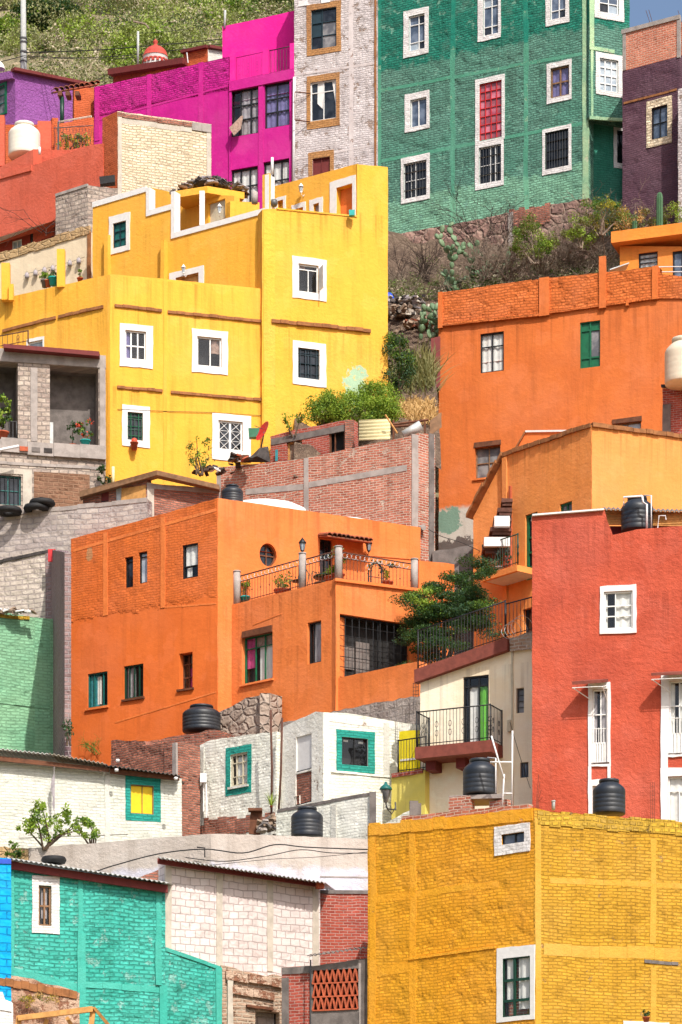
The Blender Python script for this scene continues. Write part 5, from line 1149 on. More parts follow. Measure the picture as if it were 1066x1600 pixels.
p_ = Wall(H, (686, 112.0), (1110, 108.4), [(686, 458), (760, 447), (845, 435), (950, 425), (1022, 417), (1028, 418), (1032, 428), (1110, 436)], 513, 'orange_parapet_brick', thick=.25, rag=.012, name='parapet'); p_.zb = w.z(898, 486) - .9
p_.A += p_.n * .06; p_.B += p_.n * .06
PA = []
mb = MB()
for (a, b_) in zip([(686, 458), (760, 447), (845, 435), (950, 425), (1022, 417), (1032, 428)], [(760, 447), (845, 435), (950, 425), (1022, 417), (1032, 418), (1110, 436)]):
    lo = lambda u: 511 - (u - 686) * (511 - 466) / (1028 - 686) if u < 1028 else 466
    sa, sb = p_.s(a[0]), p_.s(b_[0]); n = 6
    for i in range(n):
        x0, x1 = sa + (sb - sa) * i / n, sa + (sb - sa) * (i + 1) / n; u0, u1 = a[0] + (b_[0] - a[0]) * i / n, a[0] + (b_[0] - a[0]) * (i + 1) / n
        z0b, z1b = p_.z(u0, lo(u0)), p_.z(u1, lo(u1)); z0t, z1t = p_.z(u0, a[1] + (b_[1] - a[1]) * i / n), p_.z(u1, a[1] + (b_[1] - a[1]) * (i + 1) / n)
        j = random.uniform(-.012, .012); z0t += j; z1t += j
        mb.face([p_.pt(x0, z0b, 0), p_.pt(x1, z1b, 0), p_.pt(x1, z1t, 0), p_.pt(x0, z0t, 0)], 0, [(x0, z0b), (x1, z1b), (x1, z1t), (x0, z0t)])
        mb.face([p_.pt(x0, z0t, 0), p_.pt(x1, z1t, 0), p_.pt(x1, z1t, -.25), p_.pt(x0, z0t, -.25)]); mb.face([p_.pt(x0, z0b, 0), p_.pt(x1, z1b, 0), p_.pt(x1, z1b, -.25), p_.pt(x0, z0b, -.25)]); mb.face([p_.pt(x0, z0b, -.25), p_.pt(x1, z1b, -.25), p_.pt(x1, z1t, -.25), p_.pt(x0, z0t, -.25)])
mb.build('parapet', 'orange_parapet_brick', H)
for (u, vt, vb, wd) in ((689, 457, 513, .16), (851, 434, 494, .38), (942, 401, 482, .24), (1024, 416, 468, .2), (981, 470, 478, .1)): p_.pil(u, vt, vb, wd, .06, 'paint_orange_deep')
p_.strip(688, 506, 843, 490, .1, .07, 'orange_parapet_brick', 'ledge', seg=12); p_.strip(860, 487, 1020, 465, .07, .05, 'orange_parapet_brick', 'ledge', seg=10)
H = thing('brick_pier', 'brick and concrete pier carrying the beige tank at the right edge', 'pier', P(1052, 680, 103)); g = Wall(H, (1036, 103.2), (1100, 102.8), [(1036, 607), (1100, 606)], 780, 'red_brick_dark', thick=1.0, rag=.02); g.pil(1042, 632, 780, .28, .03, 'dark_concrete', 'post'); g.strip(1034, 602, 1100, 601, .08, .1, 'dark_iron', 'slab'); g.done()
tank(1068, 601, 102.4, 58, 74, 'beige water tank on a brick pier at the right edge', 'tank_beige', rib=.004)
wallmat('paint_orange_light', (.8, .27, .04, 1), (.76, .24, .035, 1), wave=.03, rough=.006)
H = thing('orange_house', 'small orange roof room with a flat overhanging slab', 'house', P(1020, 425, 115))
w = Wall(H, (969, 115.2), (1120, 114.0), [(969, 384), (1120, 386)], 520, 'paint_orange_light', thick=.4)
w.win(998, 394, 1028, 417.5, fr='dark_iron', fw=.05, h=(.35, .65), pane='clear_glass', curt=[('cloth_white', .05, .95, .02, .98)], d=.12); w.win(1051, 391, 1080, 440, fr='dark_iron', fw=.06, v=(.5,), pane='sky_glass', d=.12, name='door'); w.done()
shell(H, [(969, 115.2), (1120, 114)], 2.0, 386, 520, 'paint_orange_light')
mb = MB(); a = [w.pt(-.25, w.z(969, 384), .4), w.pt(w.L, w.z(969, 384), .4), w.pt(w.L, w.z(969, 384), -2.3), w.pt(-.25, w.z(969, 384), -2.3)]; mb.hexa(a, [p + Vector((0, 0, .42)) for p in a]); mb.build('roof', 'paint_orange_light', H, jit=.01)
mb = MB(); mb.tube([P(1030, 417, 113.4), P(1110, 416, 112.8)], .02, 5); mb.tube([P(1030, 425, 113.4), P(1110, 424, 112.8)], .02, 5); mb.tube([P(1031, 417, 113.4), P(1031, 432, 113.4)], .02, 5); tag(mb.build('handrail', 'pipe_white'), 'thin pipe handrail in front of the orange roof room', 'railing')
mb = MB(); mb.box(P(966, 421, 112.6), (.35, 0, .12), (0, .6, .1), (0, 0, .02)); tag(mb.build('metal_sheet', 'zinc'), 'crumpled pale sheet lying left of the orange roof room', 'sheet')

# ------------------------------------------------------------------ yellow house
YL = (.86, .425, .048, 1)
wallmat('paint_yellow', YL, (.8, .41, .045, 1), wave=.02, rough=.006, grime=.4, drips=(38.5, 37.45, 34.75))
wallmat('paint_yellow_block', YL, (.8, .41, .045, 1), wave=.05, rough=.008, grime=.34, drips=(41.6, 37.3), spots=(((.36, .53, .36, 1), 3.45, 35.5, .5, .8),))
wallmat('paint_yellow_old', (.78, .42, .045, 1), (.84, .47, .06, 1), wave=.06, rough=.012, grime=.4)
H = thing('yellow_house', 'large bright yellow house with white framed windows and stepped walls', 'house', P(172, 740, 104.5))
w = Wall(H, (-40, 107.2), (172, 104.5), [(-40, 478), (0, 467), (165, 430), (172, 429)], 850, 'paint_yellow', thick=.3)
w.strip(5, 515, 88, 494, .1, .07, 'ledge_brick', seg=6); w.strip(92, 493, 162, 477, .1, .07, 'ledge_brick', seg=6); w.pil(170, 430, 830, .1, .015, 'paint_yellow')
w.win(44, 533, 67, 560, out=(42, 528, 69, 565), fr='white_frame', pane='pale_glass'); w.done()
w = Wall(H, (172, 104.5), (411, 105.95), [(172, 428), (270, 437), (411, 451)], 850, 'paint_yellow', thick=.5)
w.win(195.5, 517, 228, 562, out=(187, 507.5, 239, 574), fr='white_frame', fw=.05, v=(.3, .62), h=(.48,), bw=.05, pane='clear_glass', curt=[('cloth_purple', .02, .3, .05, .95)], proud=.03)
w.win(308, 527, 346, 573, out=(300, 516, 356, 583.5), fr='white_frame', fw=.05, v=(.55,), bw=.045, pane='clear_glass', curt=[('cloth_brown', .62, .97, .5, .97)], proud=.03)
w.win(199, 644.5, 223, 688, out=(190.5, 634, 234, 698.5), fr='dark_green', fw=.05, v=(.5,), h=(.4, .78), pane='dark_glass', proud=.03, grille=(2, 3, 'green_frame', .015))
dr = w.win(341, 658, 379, 704, out=(331.5, 648, 392, 720), fr='white_frame', fw=.06, v=(.5,), bw=.08, pane='dark_glass', proud=.03)
s0, z0, s1, z1 = w.rect(341, 658, 379, 704); mb = MB(); sm_ = (s0 + s1) / 2
for (a0, a1) in ((s0 + .04, sm_ - .03), (sm_ + .03, s1 - .04)):
    for k in range(3):
        y0, y1 = z0 + (z1 - z0) * k / 3, z0 + (z1 - z0) * (k + 1) / 3
        mb.tube([w.pt(a0, y0, -.05), w.pt(a1, y1, -.05)], .012, 4); mb.tube([w.pt(a0, y1, -.052), w.pt(a1, y0, -.052)], .012, 4); mb.tube([w.pt(a0, y1, -.05), w.pt(a1, y1, -.05)], .01, 4)
mb.build('grille', 'white_frame', dr)
w.strip(179, 475, 253, 483.5, .1, .07, 'ledge_brick', seg=6); w.strip(262, 485, 418, 501, .1, .07, 'ledge_brick', seg=12); w.strip(183, 603, 254, 609, .09, .07, 'ledge_brick', seg=6); w.strip(267, 611, 409, 623, .09, .07, 'ledge_brick', seg=11)
w.pil(258, 437, 850, .12, .012, 'paint_yellow'); w.done()
k = Wall(H, (410, 105.75), (606, 107.3), [(410, 327), (432, 326), (500, 332), (558, 338), (558.1, 256.5), (590, 259), (606, 261)], 850, 'paint_yellow_block', thick=.5)
k.win(466, 413.5, 497.5, 457.5, out=(456.5, 403, 510, 468), fr='white_frame', fw=.05, v=((.52, 0, .82),), h=(.82,), pane='clear_glass', curt=[('cloth_brown', .05, .4, .84, .98)], proud=.03)
k.win(465.5, 545, 499, 592, out=(457.5, 534.5, 509.5, 603), fr='blue_frame', fw=.05, v=(.5,), h=(.5, .8), pane='dark_glass', proud=.03, grille=(4, 3, 'blue_frame', .014))
mb = MB(); a, z0, b_, z1 = k.rect(499, 421, 511, 456); k.bx(mb, k.s(498), k.s(498) + .04, z0, z1, .0, .48); k.bx(mb, k.s(498) - .005, k.s(498) + .05, z0 + .2, z0 + .24, .02, .46); k.bx(mb, k.s(498) - .005, k.s(498) + .05, z0 + .45, z0 + .49, .02, .46); mb.build('open_casement', 'white_frame', H)
k.strip(424, 499, 579, 515, .12, .1, 'ledge_brick', seg=12); k.pil(421, 330, 830, .42, .012, 'paint_yellow_old'); k.strip(432, 325, 558, 337, .05, .03, 'paint_yellow_old', 'coping', seg=8); k.done()
# upper set-back wall with the stepped white trim
TOP = [(145, 318), (228, 293), (230, 293), (230.1, 332), (268, 322), (268.1, 368), (300, 358), (418, 327), (420, 326)]
u_ = Wall(H, (145, 110.2), (420, 106.1), TOP, 540, 'paint_yellow', thick=.3)
u_.win(177, 347, 197.5, 386, out=(171, 335, 203.5, 394.5), fr='blue_frame', fw=.04, v=(.5,), h=(.33, .66), bw=.03, pane='teal_frame', proud=.03, d=.08)
u_.win(275, 430, 311, 470, out=(265, 421, 319, 480), fr='pale_wood', fw=.05, pane='pale_wood', proud=.03, name='door')
def trim(w, pts, h, proud, mat):
    mb = MB()
    for (a, b2) in zip(pts, pts[1:]):
        s0, s1 = w.s(a[0]), w.s(b2[0]); z0, z1 = w.z(*a), w.z(*b2)
        if abs(s1 - s0) < .05: w.bx(mb, s0 - .0, s0 + h, min(z0, z1) - h, max(z0, z1), -.32, proud)
        else: w.bx(mb, s0, s1, z0 - h, z0 + .02, -.32, proud + .002, 0, z1 - z0)
    return mb.build('white_trim', mat, w.par)
trim(u_, [(145, 317), (229, 292)], .17, .03, 'white_paint'); trim(u_, [(229, 294), (229.2, 330)], .15, .033, 'white_paint'); trim(u_, [(229, 331), (268, 320)], .17, .035, 'white_paint'); trim(u_, [(268, 300), (268.2, 366)], .15, .031, 'white_paint'); trim(u_, [(268, 366), (415, 326)], .17, .037, 'white_paint'); trim(u_, [(415, 274), (415.2, 330)], .17, .04, 'white_paint'); u_.pil(416.5, 272, 330, .3, .02, 'paint_yellow_old', 'post')
for u in (171, 259): u_.pil(u, 369 if u < 200 else 378, 440, .16, .2, 'paint_yellow', 'post')
u_.done()
# side wall of the upper terrace with its openings
v_ = Wall(H, (428, 109.2), (559, 106.95), [(428, 291), (559, 255.5)], 420, 'paint_yellow', thick=.35)
v_.win(526, 290, 551, 345, out=(516, 279, 556.5, 350), fr=None, pane='paint_orange', d=.25, name='doorway'); v_.win(434, 313, 443, 330, out=(428, 308, 447, 335), fr=None, pane='paint_yellow', d=.15); v_.win(462, 325, 474, 345, out=(456, 318, 478.5, 350), fr=None, pane='paint_yellow', d=.15); v_.win(490, 318, 499, 335, out=(484, 310, 505, 345), fr=None, pane='cloth_grey', d=.15); v_.done()
mb = MB(); mb.box(P(550, 333, 106.6), (.1, 0, 0), (0, .08, 0), (0, 0, .09)); tag(mb.build('planter', 'teal_pot', jit=.004), 'small turquoise box on the yellow parapet in the orange doorway', 'box')
# bulkhead with its flat canopy
r_ = Wall(H, (318, 109.4), (366, 108.5), [(318, 303), (366, 306)], 420, 'paint_yellow', thick=.3); r_.win(326, 314, 352, 345, fr=None, pane='cream_frame', d=.1); r_.done()
r2 = Wall(H, (268, 110.6), (312, 109.8), [(268, 303), (312, 303)], 420, 'paint_yellow', thick=.3); r2.done(); r3 = Wall(H, (360, 108.2), (405, 108.8), [(360, 314), (405, 316)], 420, 'paint_yellow', thick=.3); r3.done()
r4 = Wall(H, (229, 111.4), (272, 110.8), [(229, 291), (272, 301)], 420, 'paint_yellow', thick=.3); r4.done()
mb = MB(); a = [P(267, 310, 109.2), P(324, 303, 108.68), P(382, 310, 109.25), P(330, 315, 112)]; a = [Vector((p.x, p.y, P(267, 310, 109.2).z)) for p in a]; mb.hexa(a, [p + Vector((0, 0, .24)) for p in a]); mb.build('canopy', 'paint_yellow', H)
mb = MB(); mb.box(P(316, 326, 107.9), (.09, 0, 0), (0, .09, 0), (0, 0, .6)); mb.build('post', 'white_paint', H)
pile('tile_pile', 'heap of old grey roof tiles stacked on the yellow canopy', 'roof tiles', P(328, 297, 109.5), (1.15, .5, .42), 170, ['dark_concrete', 'cloth_grey', 'debris_dark', 'wood_frame'], .14, .2)
mb = MB(); mb.lathe(P(398, 318, 107.6), [(0, 0), (.11, 0), (.11, .4), (0, .4)], 12); tag(mb.build('grey_drum', 'concrete'), 'small grey drum on the yellow roof beside the bulkhead', 'drum')
lantern(None, P(343, 333, 108.2), .32, 'white_frame', name='wall_lantern', label='white lantern on the yellow bulkhead below the canopy', cat='lantern', arm=Vector((0, .3, .05)))
lantern(None, v_.pu(476, 304, .2), .32, 'white_frame', name='wall_lantern', label='white lantern on the upper yellow terrace wall', cat='lantern', arm=v_.pu(476, 304, .01) - v_.pu(476, 304, .2))
lantern(None, u_.pu(292, 430, .2), .3, 'white_frame', name='wall_lantern', label='pale lantern above the white framed terrace door of the yellow house', cat='lantern', arm=u_.pu(292, 430, .01) - u_.pu(292, 430, .2))
mb = MB(); c = P(428, 322, 106.2); mb.lathe(c + Vector((0, .0, .1)), [(0, .16), (.1, .12), (.14, 0), (.1, -.1), (0, -.14)], 10); tag(mb.build('tap_ball', 'grey_iron'), 'dark round fitting beside the white post on the yellow roof', 'fitting')
mb = MB(); mb.tube([P(425.5, 272, 106.2), P(425.5, 246, 106.2)], .05, 6); tag(mb.build('vent_pipe', 'pipe_white'), 'thin white vent pipe on the yellow parapet in front of the magenta house', 'pipe')
T = thing('flower_pot', 'terracotta pot hanging under the lower left window of the yellow house', 'flower pot', P(208, 706, 104.4)); mb = MB(); pot(mb, w.pu(208, 706, .2), .13, .27); mb.build('pot', 'terracotta', T)
mb = MB(); mb.lathe(w.pu(208, 705, .2), [(0.1, .27), (.1, .34), (.04, .38), (0, .38)], 10); mb.build('plant', 'flower_red', T)
cable('cable', 'thin wire strung across the yellow house below its lower ledge', [w.pu(u, v, .03) for u, v in ((185, 640), (190, 640), (260, 643), (330, 645), (410, 650))], .009)
# yellow posts and the cream wall with hanging jars
for (u, vt, vb, wd, Y, lb) in ((9.5, 413, 470, .3, 106.4, 'left yellow post on the terrace parapet'), (95.5, 391, 450, .28, 105.5, 'right yellow post on the terrace parapet'), (18, 445, 470, .16, 106.2, 'short yellow stub beside the left terrace post')):
    mb = MB(); h = (vb - vt) / 2 / F * Y; mb.box(P(u, (vt + vb) / 2, Y), (wd / 2, 0, 0), (0, wd / 2, 0), (0, 0, h)); tag(mb.build('yellow_post', 'paint_yellow', jit=.01), lb, 'post')
wallmat('cream_plaster', lin(226, 208, 178), lin(216, 198, 170), wave=.04, grime=.3)
H = thing('cream_wall', 'cream terrace wall with a crumbling top where small jars hang', 'wall', P(60, 440, 112)); cw = Wall(H, (-30, 114.3), (141, 111.8), [(-30, 418), (0, 410), (141, 362)], 540, 'cream_plaster', thick=.3); cw.strip(-30, 406, 141, 352, .3, .05, 'lichen_stone', 'coping', seg=16); cw.pil(139, 362, 470, .12, .03, 'ledge_brick', 'edge'); cw.done()
mb = MB(); mb.tube([cw.pu(u, v, .06) for u, v in ((38, 432), (45, 428), (60, 424), (85, 417), (112, 410), (126, 405), (134, 402))], .008, 4); tag(mb.build('jar_string', 'stem'), 'string of small jars along the cream terrace wall', 'string')
for i, (u, v) in enumerate(((44.6, 433), (58, 429), (72, 425), (85, 422), (111.5, 414), (125.6, 410))):
    p = cw.pu(u, v + 3, .1); t = thing('hanging_jar', 'small grey jar hanging on the cream terrace wall', 'jar', p, 'jars on the cream wall'); mb = MB(); mb.lathe(p, [(0, 0), (.075, 0), (.085, .05), (.08, .15), (.055, .18), (.055, .2)], 12); mb.build('body', 'cloth_grey', t); mb = MB(); mb.tube([p + Vector((-.05, 0, .19)), p + Vector((0, .02, .28)), p + Vector((.05, 0, .19))], .007, 4); mb.build('handle', 'grey_iron', t)
potted('potted plant in a dark pot, leftmost on the yellow terrace parapet', P(70, 449, 105.9), .13, .25, .35, ['leaf_bright', 'leaf_mid'], 'dark_concrete', k=7, n=18); potted('potted plant in a clay pot next to the turquoise one', P(75.5, 448, 105.8), .12, .22, .35, ['leaf_bright'], 'terracotta', k=6, n=18); potted('potted plant in a large turquoise pot by the right yellow post', P(83.5, 446, 105.7), .17, .27, .2, ['leaf_mid', 'leaf_dark'], 'teal_pot', k=5, n=18)
potted('low green plant behind the terrace parapet right of the yellow post', P(125, 441, 105.9), .1, .15, .3, ['leaf_mid', 'leaf_bright'], k=5, n=16)

# ------------------------------------------------------------------ open grey concrete house at the left
wallmat('grey_block', lin(188, 174, 160), lin(168, 152, 138), brick=(.3, .16), bd=.04, ms=.02, mortar=lin(150, 138, 130), bvar=lin(150, 132, 124), wear=(lin(204, 194, 184), .3), wave=.06)
wallmat('mud_brick', lin(140, 102, 78), lin(120, 86, 66), brick=(.34, .14), bd=.04, ms=.025, mortar=lin(152, 118, 94), wear=(lin(170, 150, 136), .22))
H = thing('concrete_house', 'unfinished grey concrete house with open bays full of plants', 'house', P(80, 790, 103))
w = Wall(H, (-40, 102.6), (165, 103.6), [(-40, 541), (0, 544), (165, 556)], 850, 'grey_block', thick=1.2)
w.holes.append(w.rect(-30, 565, 28, 690) + (.5, 1.15)); w.holes.append(w.rect(78, 573, 154, 699) + (.6, .95))
w.inner = 'dark_concrete'; w.win(-30, 742, 33, 788, fr='teal_frame', fw=.05, v=(.35, .68), h=(.5,), pane='dark_glass', d=.15, grille=(9, 0, 'dark_iron', .012));  # shade inside the bays put into a darker inner material
w.done(); shell(H, [(-40, 102.6), (165, 103.6)], 2.0, 552, 850, 'dark_concrete')
w.strip(-40, 542, 165, 556, .42, .04, 'concrete', 'beam'); w.pil(160, 574, 700, .2, .04, 'concrete', 'column'); w.pil(53, 575, 690, .22, .03, 'concrete', 'column'); w.strip(-40, 683, 165, 699, .45, .12, 'concrete', 'slab', seg=5)
for i in range(7):
    mb = MB(); s_ = w.s(30 + i * 19); z = w.z(30 + i * 19, 703 + i * 1.3); w.bx(mb, s_, s_ + .28, z - .06, z + .09, .1, .128); mb.build('hollow_brick', ['terracotta', 'debris_dark', 'dark_concrete'][(i * 2) % 3], H)
w.strip(53, 737, 140, 742, 1.15, .025, 'mud_brick', 'infill', into=.0); w.pil(43, 735, 800, .3, .03, 'pale_concrete', 'window_jamb'); w.strip(-30, 730, 50, 734, .18, .03, 'pale_concrete', 'lintel'); w.strip(-40, 718, 165, 730, .1, .03, 'concrete', 'ledge', seg=8)
mb = MB(); a = [P(5, 537, 102.4), P(60, 541, 102.7), P(155, 549, 103.2), P(155, 556, 103.2), P(5, 543, 102.4)]; mb.face(a); mb.face([p + Vector((0, .4, 0)) for p in a]); mb.hexa([a[0], a[2], a[3], a[4]], [p + Vector((0, .4, 0)) for p in (a[0], a[2], a[3], a[4])]); mb.build('roof_sheet', 'maroon', H)
railing(H, [P(-20, 548, 104), P(44, 536, 103.8)], .42, 'rebar', sp=.16, deco=1, name='roof_railing')
mb = MB(); w.bx(mb, w.s(80), w.s(86), w.z(82, 690), w.z(82, 653), -.5, -.45); mb.build('zinc_sheet', 'zinc', H)
railing(H, [w.pu(-20, 682, -.15), w.pu(27, 686, -.15)], .62, 'grey_iron', sp=.12)
potted('flowering plant in a turquoise pot in the right concrete bay', w.pu(134, 696, -.1), .17, .2, .75, ['leaf_dark', 'leaf_mid', 'flower_red'], 'teal_pot', k=16, n=20, width=1.6, size=.08); potted('large dark plant in the left concrete bay', w.pu(4, 686, -.15), .22, .28, 1.3, ['leaf_dark', 'leaf_mid', 'leaf_bright'], 'terracotta', k=22, n=30, width=1.5, size=.1)
potted('low green plant in the middle of the right concrete bay', w.pu(115, 696, -.25), .14, .1, .85, ['leaf_dark', 'leaf_blue'], k=12, n=20, width=1.3)
mb = MB(); mb.tube([P(-15, 706, 102), P(29, 697, 102.3)], .05, 8); tag(mb.build('pipe', 'pipe_white'), 'white plastic pipe sticking out at the left edge of the concrete house', 'pipe')
bush('weed', 'weed growing at the corner of the yellow and concrete houses', 'weed', P(163, 745, 103.2), (.3, .25, .35), ['leaf_dark', 'leaf_blue'], k=10, n=30, size=.09, cr=.13, stems=3)
# tyres and the grey block wall
for (u, v, lb) in ((57, 799, 'old tyre lying on the grey block wall, upper of the stack'), (14, 803, 'old tyre at the left edge on the grey block wall'), (66, 791, 'old tyre at the right of the tyre stack on the block wall')):
    mb = MB(); mb.lathe(P(u, v, 102.0), [(.2, 0), (.4, 0), (.44, .09), (.4, .18), (.2, .18), (.18, .09), (.2, 0)], 24); tag(mb.build('tyre', 'rubber'), lb, 'tyre', 'tyres on the block wall')
wallmat('block_grey', lin(172, 162, 154), lin(190, 178, 168), brick=(.42, .17), bd=.03, ms=.018, mortar=lin(170, 160, 158), bvar=lin(150, 138, 136), wear=(lin(196, 188, 186), .32), wave=.06)
wallmat('block_grey2', lin(202, 190, 176), lin(182, 168, 156), brick=(.42, .16), bd=.035, ms=.02, mortar=lin(184, 170, 164), wear=(lin(150, 128, 118), .3), wave=.07)
wallmat('block_shade', lin(150, 124, 120), lin(132, 108, 108), brick=(.36, .14), bd=.05, ms=.02, mortar=lin(160, 146, 146), tints=((lin(110, 84, 92), 20.6, 1.2, False),), wear=(lin(190, 170, 165), .24), wave=.1)  # shade of the corner strip put into this darker block colour
H = thing('block_wall', 'grey concrete block wall below the open concrete house', 'wall', P(110, 850, 101.5)); w = Wall(H, (-40, 102.7), (230, 101.0), [(-40, 806), (0, 803), (100, 792), (230, 779)], 960, 'block_grey', rag=.012); w.strip(-40, 805, 230, 778, .14, .02, 'concrete', 'cap', seg=10); w.done()
H = thing('block_wall', 'lower pale block wall with a weathered right corner darkened for shade', 'wall', P(80, 1000, 99.6)); w = Wall(H, (-40, 100.2), (80, 99.4), [(-40, 884), (0, 873), (50, 862), (80, 859)], 1300, 'block_grey2', rag=.012); w.strip(-40, 884, 80, 858, .1, .04, 'debris_dark', 'cap', seg=8); w.pil(77, 860, 1000, .25, .02, 'block_shade'); w.done()
w = Wall(H, (80, 99.4), (101, 94.2), [(80, 859), (98, 862), (101, 863)], 1300, 'block_shade', rag=.02, thick=.2); w.done()  # strip lengthened towards the camera to shade the green wall
mb = MB(); mb.box(w.pu(82, 868, .02), (.12, 0, 0), (0, .03, 0), (0, 0, .2)); mb.build('red_mark', 'red_paint', H)
GR = (.2, .42, .27, 1)
wallmat('paint_green_pale', lin(140, 190, 150), lin(120, 176, 140), brick=(.3, .1), bd=.035, ms=.018, joint=.72, zone=None, tints=(((.06, .27, .18, 1), 19.7, .6, False),), wave=.06)  # lower green tint: deeper paint with the wall's shade put into the colour
H = thing('green_wall', 'pale green painted brick wall at the left edge', 'wall', P(40, 1100, 97.5)); w = Wall(H, (-40, 97.6), (84, 98.6), [(-40, 950), (0, 955), (47, 964), (84, 967)], 1300, 'paint_green_pale', rag=.015); w.strip(-30, 958, 46, 964, .1, .05, 'painted_stone', 'coping', seg=8); w.pil(66, 966, 1290, .5, .012, 'paint_green_pale'); w.strip(-20, 1093, 76, 1106, .06, .03, 'paint_green_pale', 'ledge', seg=7); w.done(); shell(H, [(-40, 97.6), (84, 98.6)], .6, 968, 1300, 'paint_green_pale')
pile('rubble', 'loose stones along the top of the pale green wall', 'rubble', P(18, 957, 97.8), (.8, .15, .12), 26, ['stone_loose', 'white_paint', 'debris_dark'], .12)
bush('weed', 'weed on the dark wall beside the orange house', 'weed', P(106, 1140, 94.0), (.12, .2, .3), ['leaf_blue', 'leaf_dark'], k=6, n=24, size=.08, cr=.12, stems=2)
dry_shrub('weed', 'dry weeds at the foot of the orange house behind the white roof', P(150, 1178, 100.4), .5, n=9, depth=2, r=.012, cat='weed', mat='leaf_mid')

# ------------------------------------------------------------------ shed with the old roof, and the brick walls above the orange house
H = thing('old_shed', 'low patched shed with an old board roof below the yellow house', 'shed', P(229, 790, 101.6))
w = Wall(H, (130, 102.6), (230, 101.6), [(130, 772), (180, 757), (230, 740)], 850, 'rough_brick', thick=.3)
w.win(158, 765, 170, 784, fr=None, pane='maroon', d=.05); w.win(181, 762, 190, 784, fr=None, pane='zinc', d=.04); w.done()
mb = MB(); w.bx(mb, w.s(190), w.s(228), w.z(208, 782), w.z(208, 762), .0, .03); mb.build('board', 'pale_wood', H, jit=.02)
x = Wall(H, (230, 101.6), (342, 102.8), [(230, 755), (342, 764)], 850, 'rough_brick', thick=.3); x.pil(235, 755, 850, .24, .02, 'pale_concrete', 'post'); x.strip(230, 756, 342, 764, .16, .03, 'concrete', 'beam'); x.done()
mb = MB(); a = [P(124, 768, 102.3), P(246, 734, 101.2), P(342, 757, 102.3), P(342, 764, 102.3), P(246, 742, 101.2), P(124, 776, 102.3)]
mb.hexa([a[0], a[1], a[4], a[5]], [p + Vector((0, .5, .02)) for p in (a[0], a[1], a[4], a[5])]); mb.hexa([a[1], a[2], a[3], a[4]], [p + Vector((0, .5, .02)) for p in (a[1], a[2], a[3], a[4])]); mb.build('roof_edge', 'wood_frame', H, jit=.02)
mb = MB(); mb.tube([w.pu(178, 760, .05), w.pu(178, 730, .05)], .05, 8); tag(mb.build('vent_pipe', 'fibro'), 'short cream vent pipe at the foot of the yellow house', 'pipe')
H = thing('brick_wall', 'long red brick wall with concrete columns above the orange house', 'wall', P(641, 830, 102))
w = Wall(H, (340, 104.8), (641, 102), [(340, 733), (343, 730), (473, 717), (641, 681)], 960, 'red_brick', rag=.012)
w.pil(342, 730, 900, .16, .02, 'concrete', 'column'); w.pil(479, 716, 900, .17, .02, 'concrete', 'column'); w.pil(646, 681, 900, .28, .025, 'concrete', 'column') if False else None
w.strip(384, 764, 474, 756, .2, .015, 'concrete', 'beam'); w.strip(483, 753, 636, 726, .2, .015, 'concrete', 'beam'); w.done()
x = Wall(H, (641, 102), (680, 102.5), [(641, 681), (654, 677), (680, 679)], 1000, 'red_brick', thick=.3); x.pil(648, 679, 960, .26, .03, 'concrete', 'column'); x.pil(674, 678, 990, .2, .03, 'dark_concrete', 'column'); x.done()
mb = MB(); mb.tube([x.pu(657, 826, -.02), x.pu(657, 826, .2)], .1, 12); mb.build('pipe_stub', 'concrete', H)
H = thing('ruined_house', 'roofless red brick ruin with empty window holes', 'ruin', P(490, 700, 105))
w = Wall(H, (423, 105.4), (553, 103.9), [(423, 682), (440, 677), (480, 668), (530, 658), (553, 656)], 780, 'red_brick_dark', thick=.3, rag=.025)
w.win(448, 689, 472, 725, fr='pale_wood', fw=.06, v=(.5,), pane='stone_loose', d=.15); w.win(514, 671, 539, 715, fr='brown_wood', fw=.06, v=(.35,), pane=None, d=.1, D=.27); w.strip(424, 686, 545, 662, .22, .02, 'dark_concrete', 'beam'); w.done()
x = Wall(H, (553, 103.9), (561, 105), [(553, 656), (561, 664)], 780, 'rough_brick', thick=.3, rag=.03); x.done()
mb = MB(); w.bx(mb, w.s(433), w.s(436.5), w.z(434, 722), w.z(434, 704), .1, .13); tag(mb.build('blue_board', 'cloth_teal'), 'light blue board leaning on the brick ruin', 'board')
corrug('corrugated_sheet', P(561, 688, 102.9), P(561, 656, 103.4), P(610, 654, 103.2), P(610, 686, 102.7), 'fibro', None, pitch=.16, amp=.035)
tag(bpy.data.objects['corrugated_sheet'], 'cream corrugated sheet leaning behind the brick wall', 'corrugated sheet')
mb = MB(); mb.tube([P(602, 648, 102.6), P(621, 677, 102.6)], .03, 5); tag(mb.build('stick', 'pale_wood'), 'pale stick leaning beside the cream corrugated sheet', 'stick')
mb = MB()
for q in ((612, 664, 670, 656), (612, 667, 660, 664)): mb.tube([P(q[0], q[1], 103.2), P(q[2], q[3], 103.2)], .045, 5)
for u in (615, 640, 664): mb.tube([P(u, 656, 103.2), P(u, 690, 103.2)], .035, 5)
tag(mb.build('stick_fence', 'brown_wood'), 'rough stick fence at the foot of the dry garden', 'fence')
mb = MB(); c = P(646, 672, 102.6); mb.tube([c + Vector((-.35, 0, -.15)), c + Vector((.25, 0, .15))], .12, 10, r2=.17); tag(mb.build('bucket', 'zinc'), 'overturned pale bucket on top of the brick wall', 'bucket')
mb = MB(); a = [P(672, 658, 102.9), P(690, 644, 102.9), P(690, 668, 102.9), P(672, 680, 102.9)]; mb.hexa(a, [p + Vector((0, .06, 0)) for p in a]); tag(mb.build('board', 'wood_frame', jit=.02), 'weathered board against the corner of the big orange house', 'board')
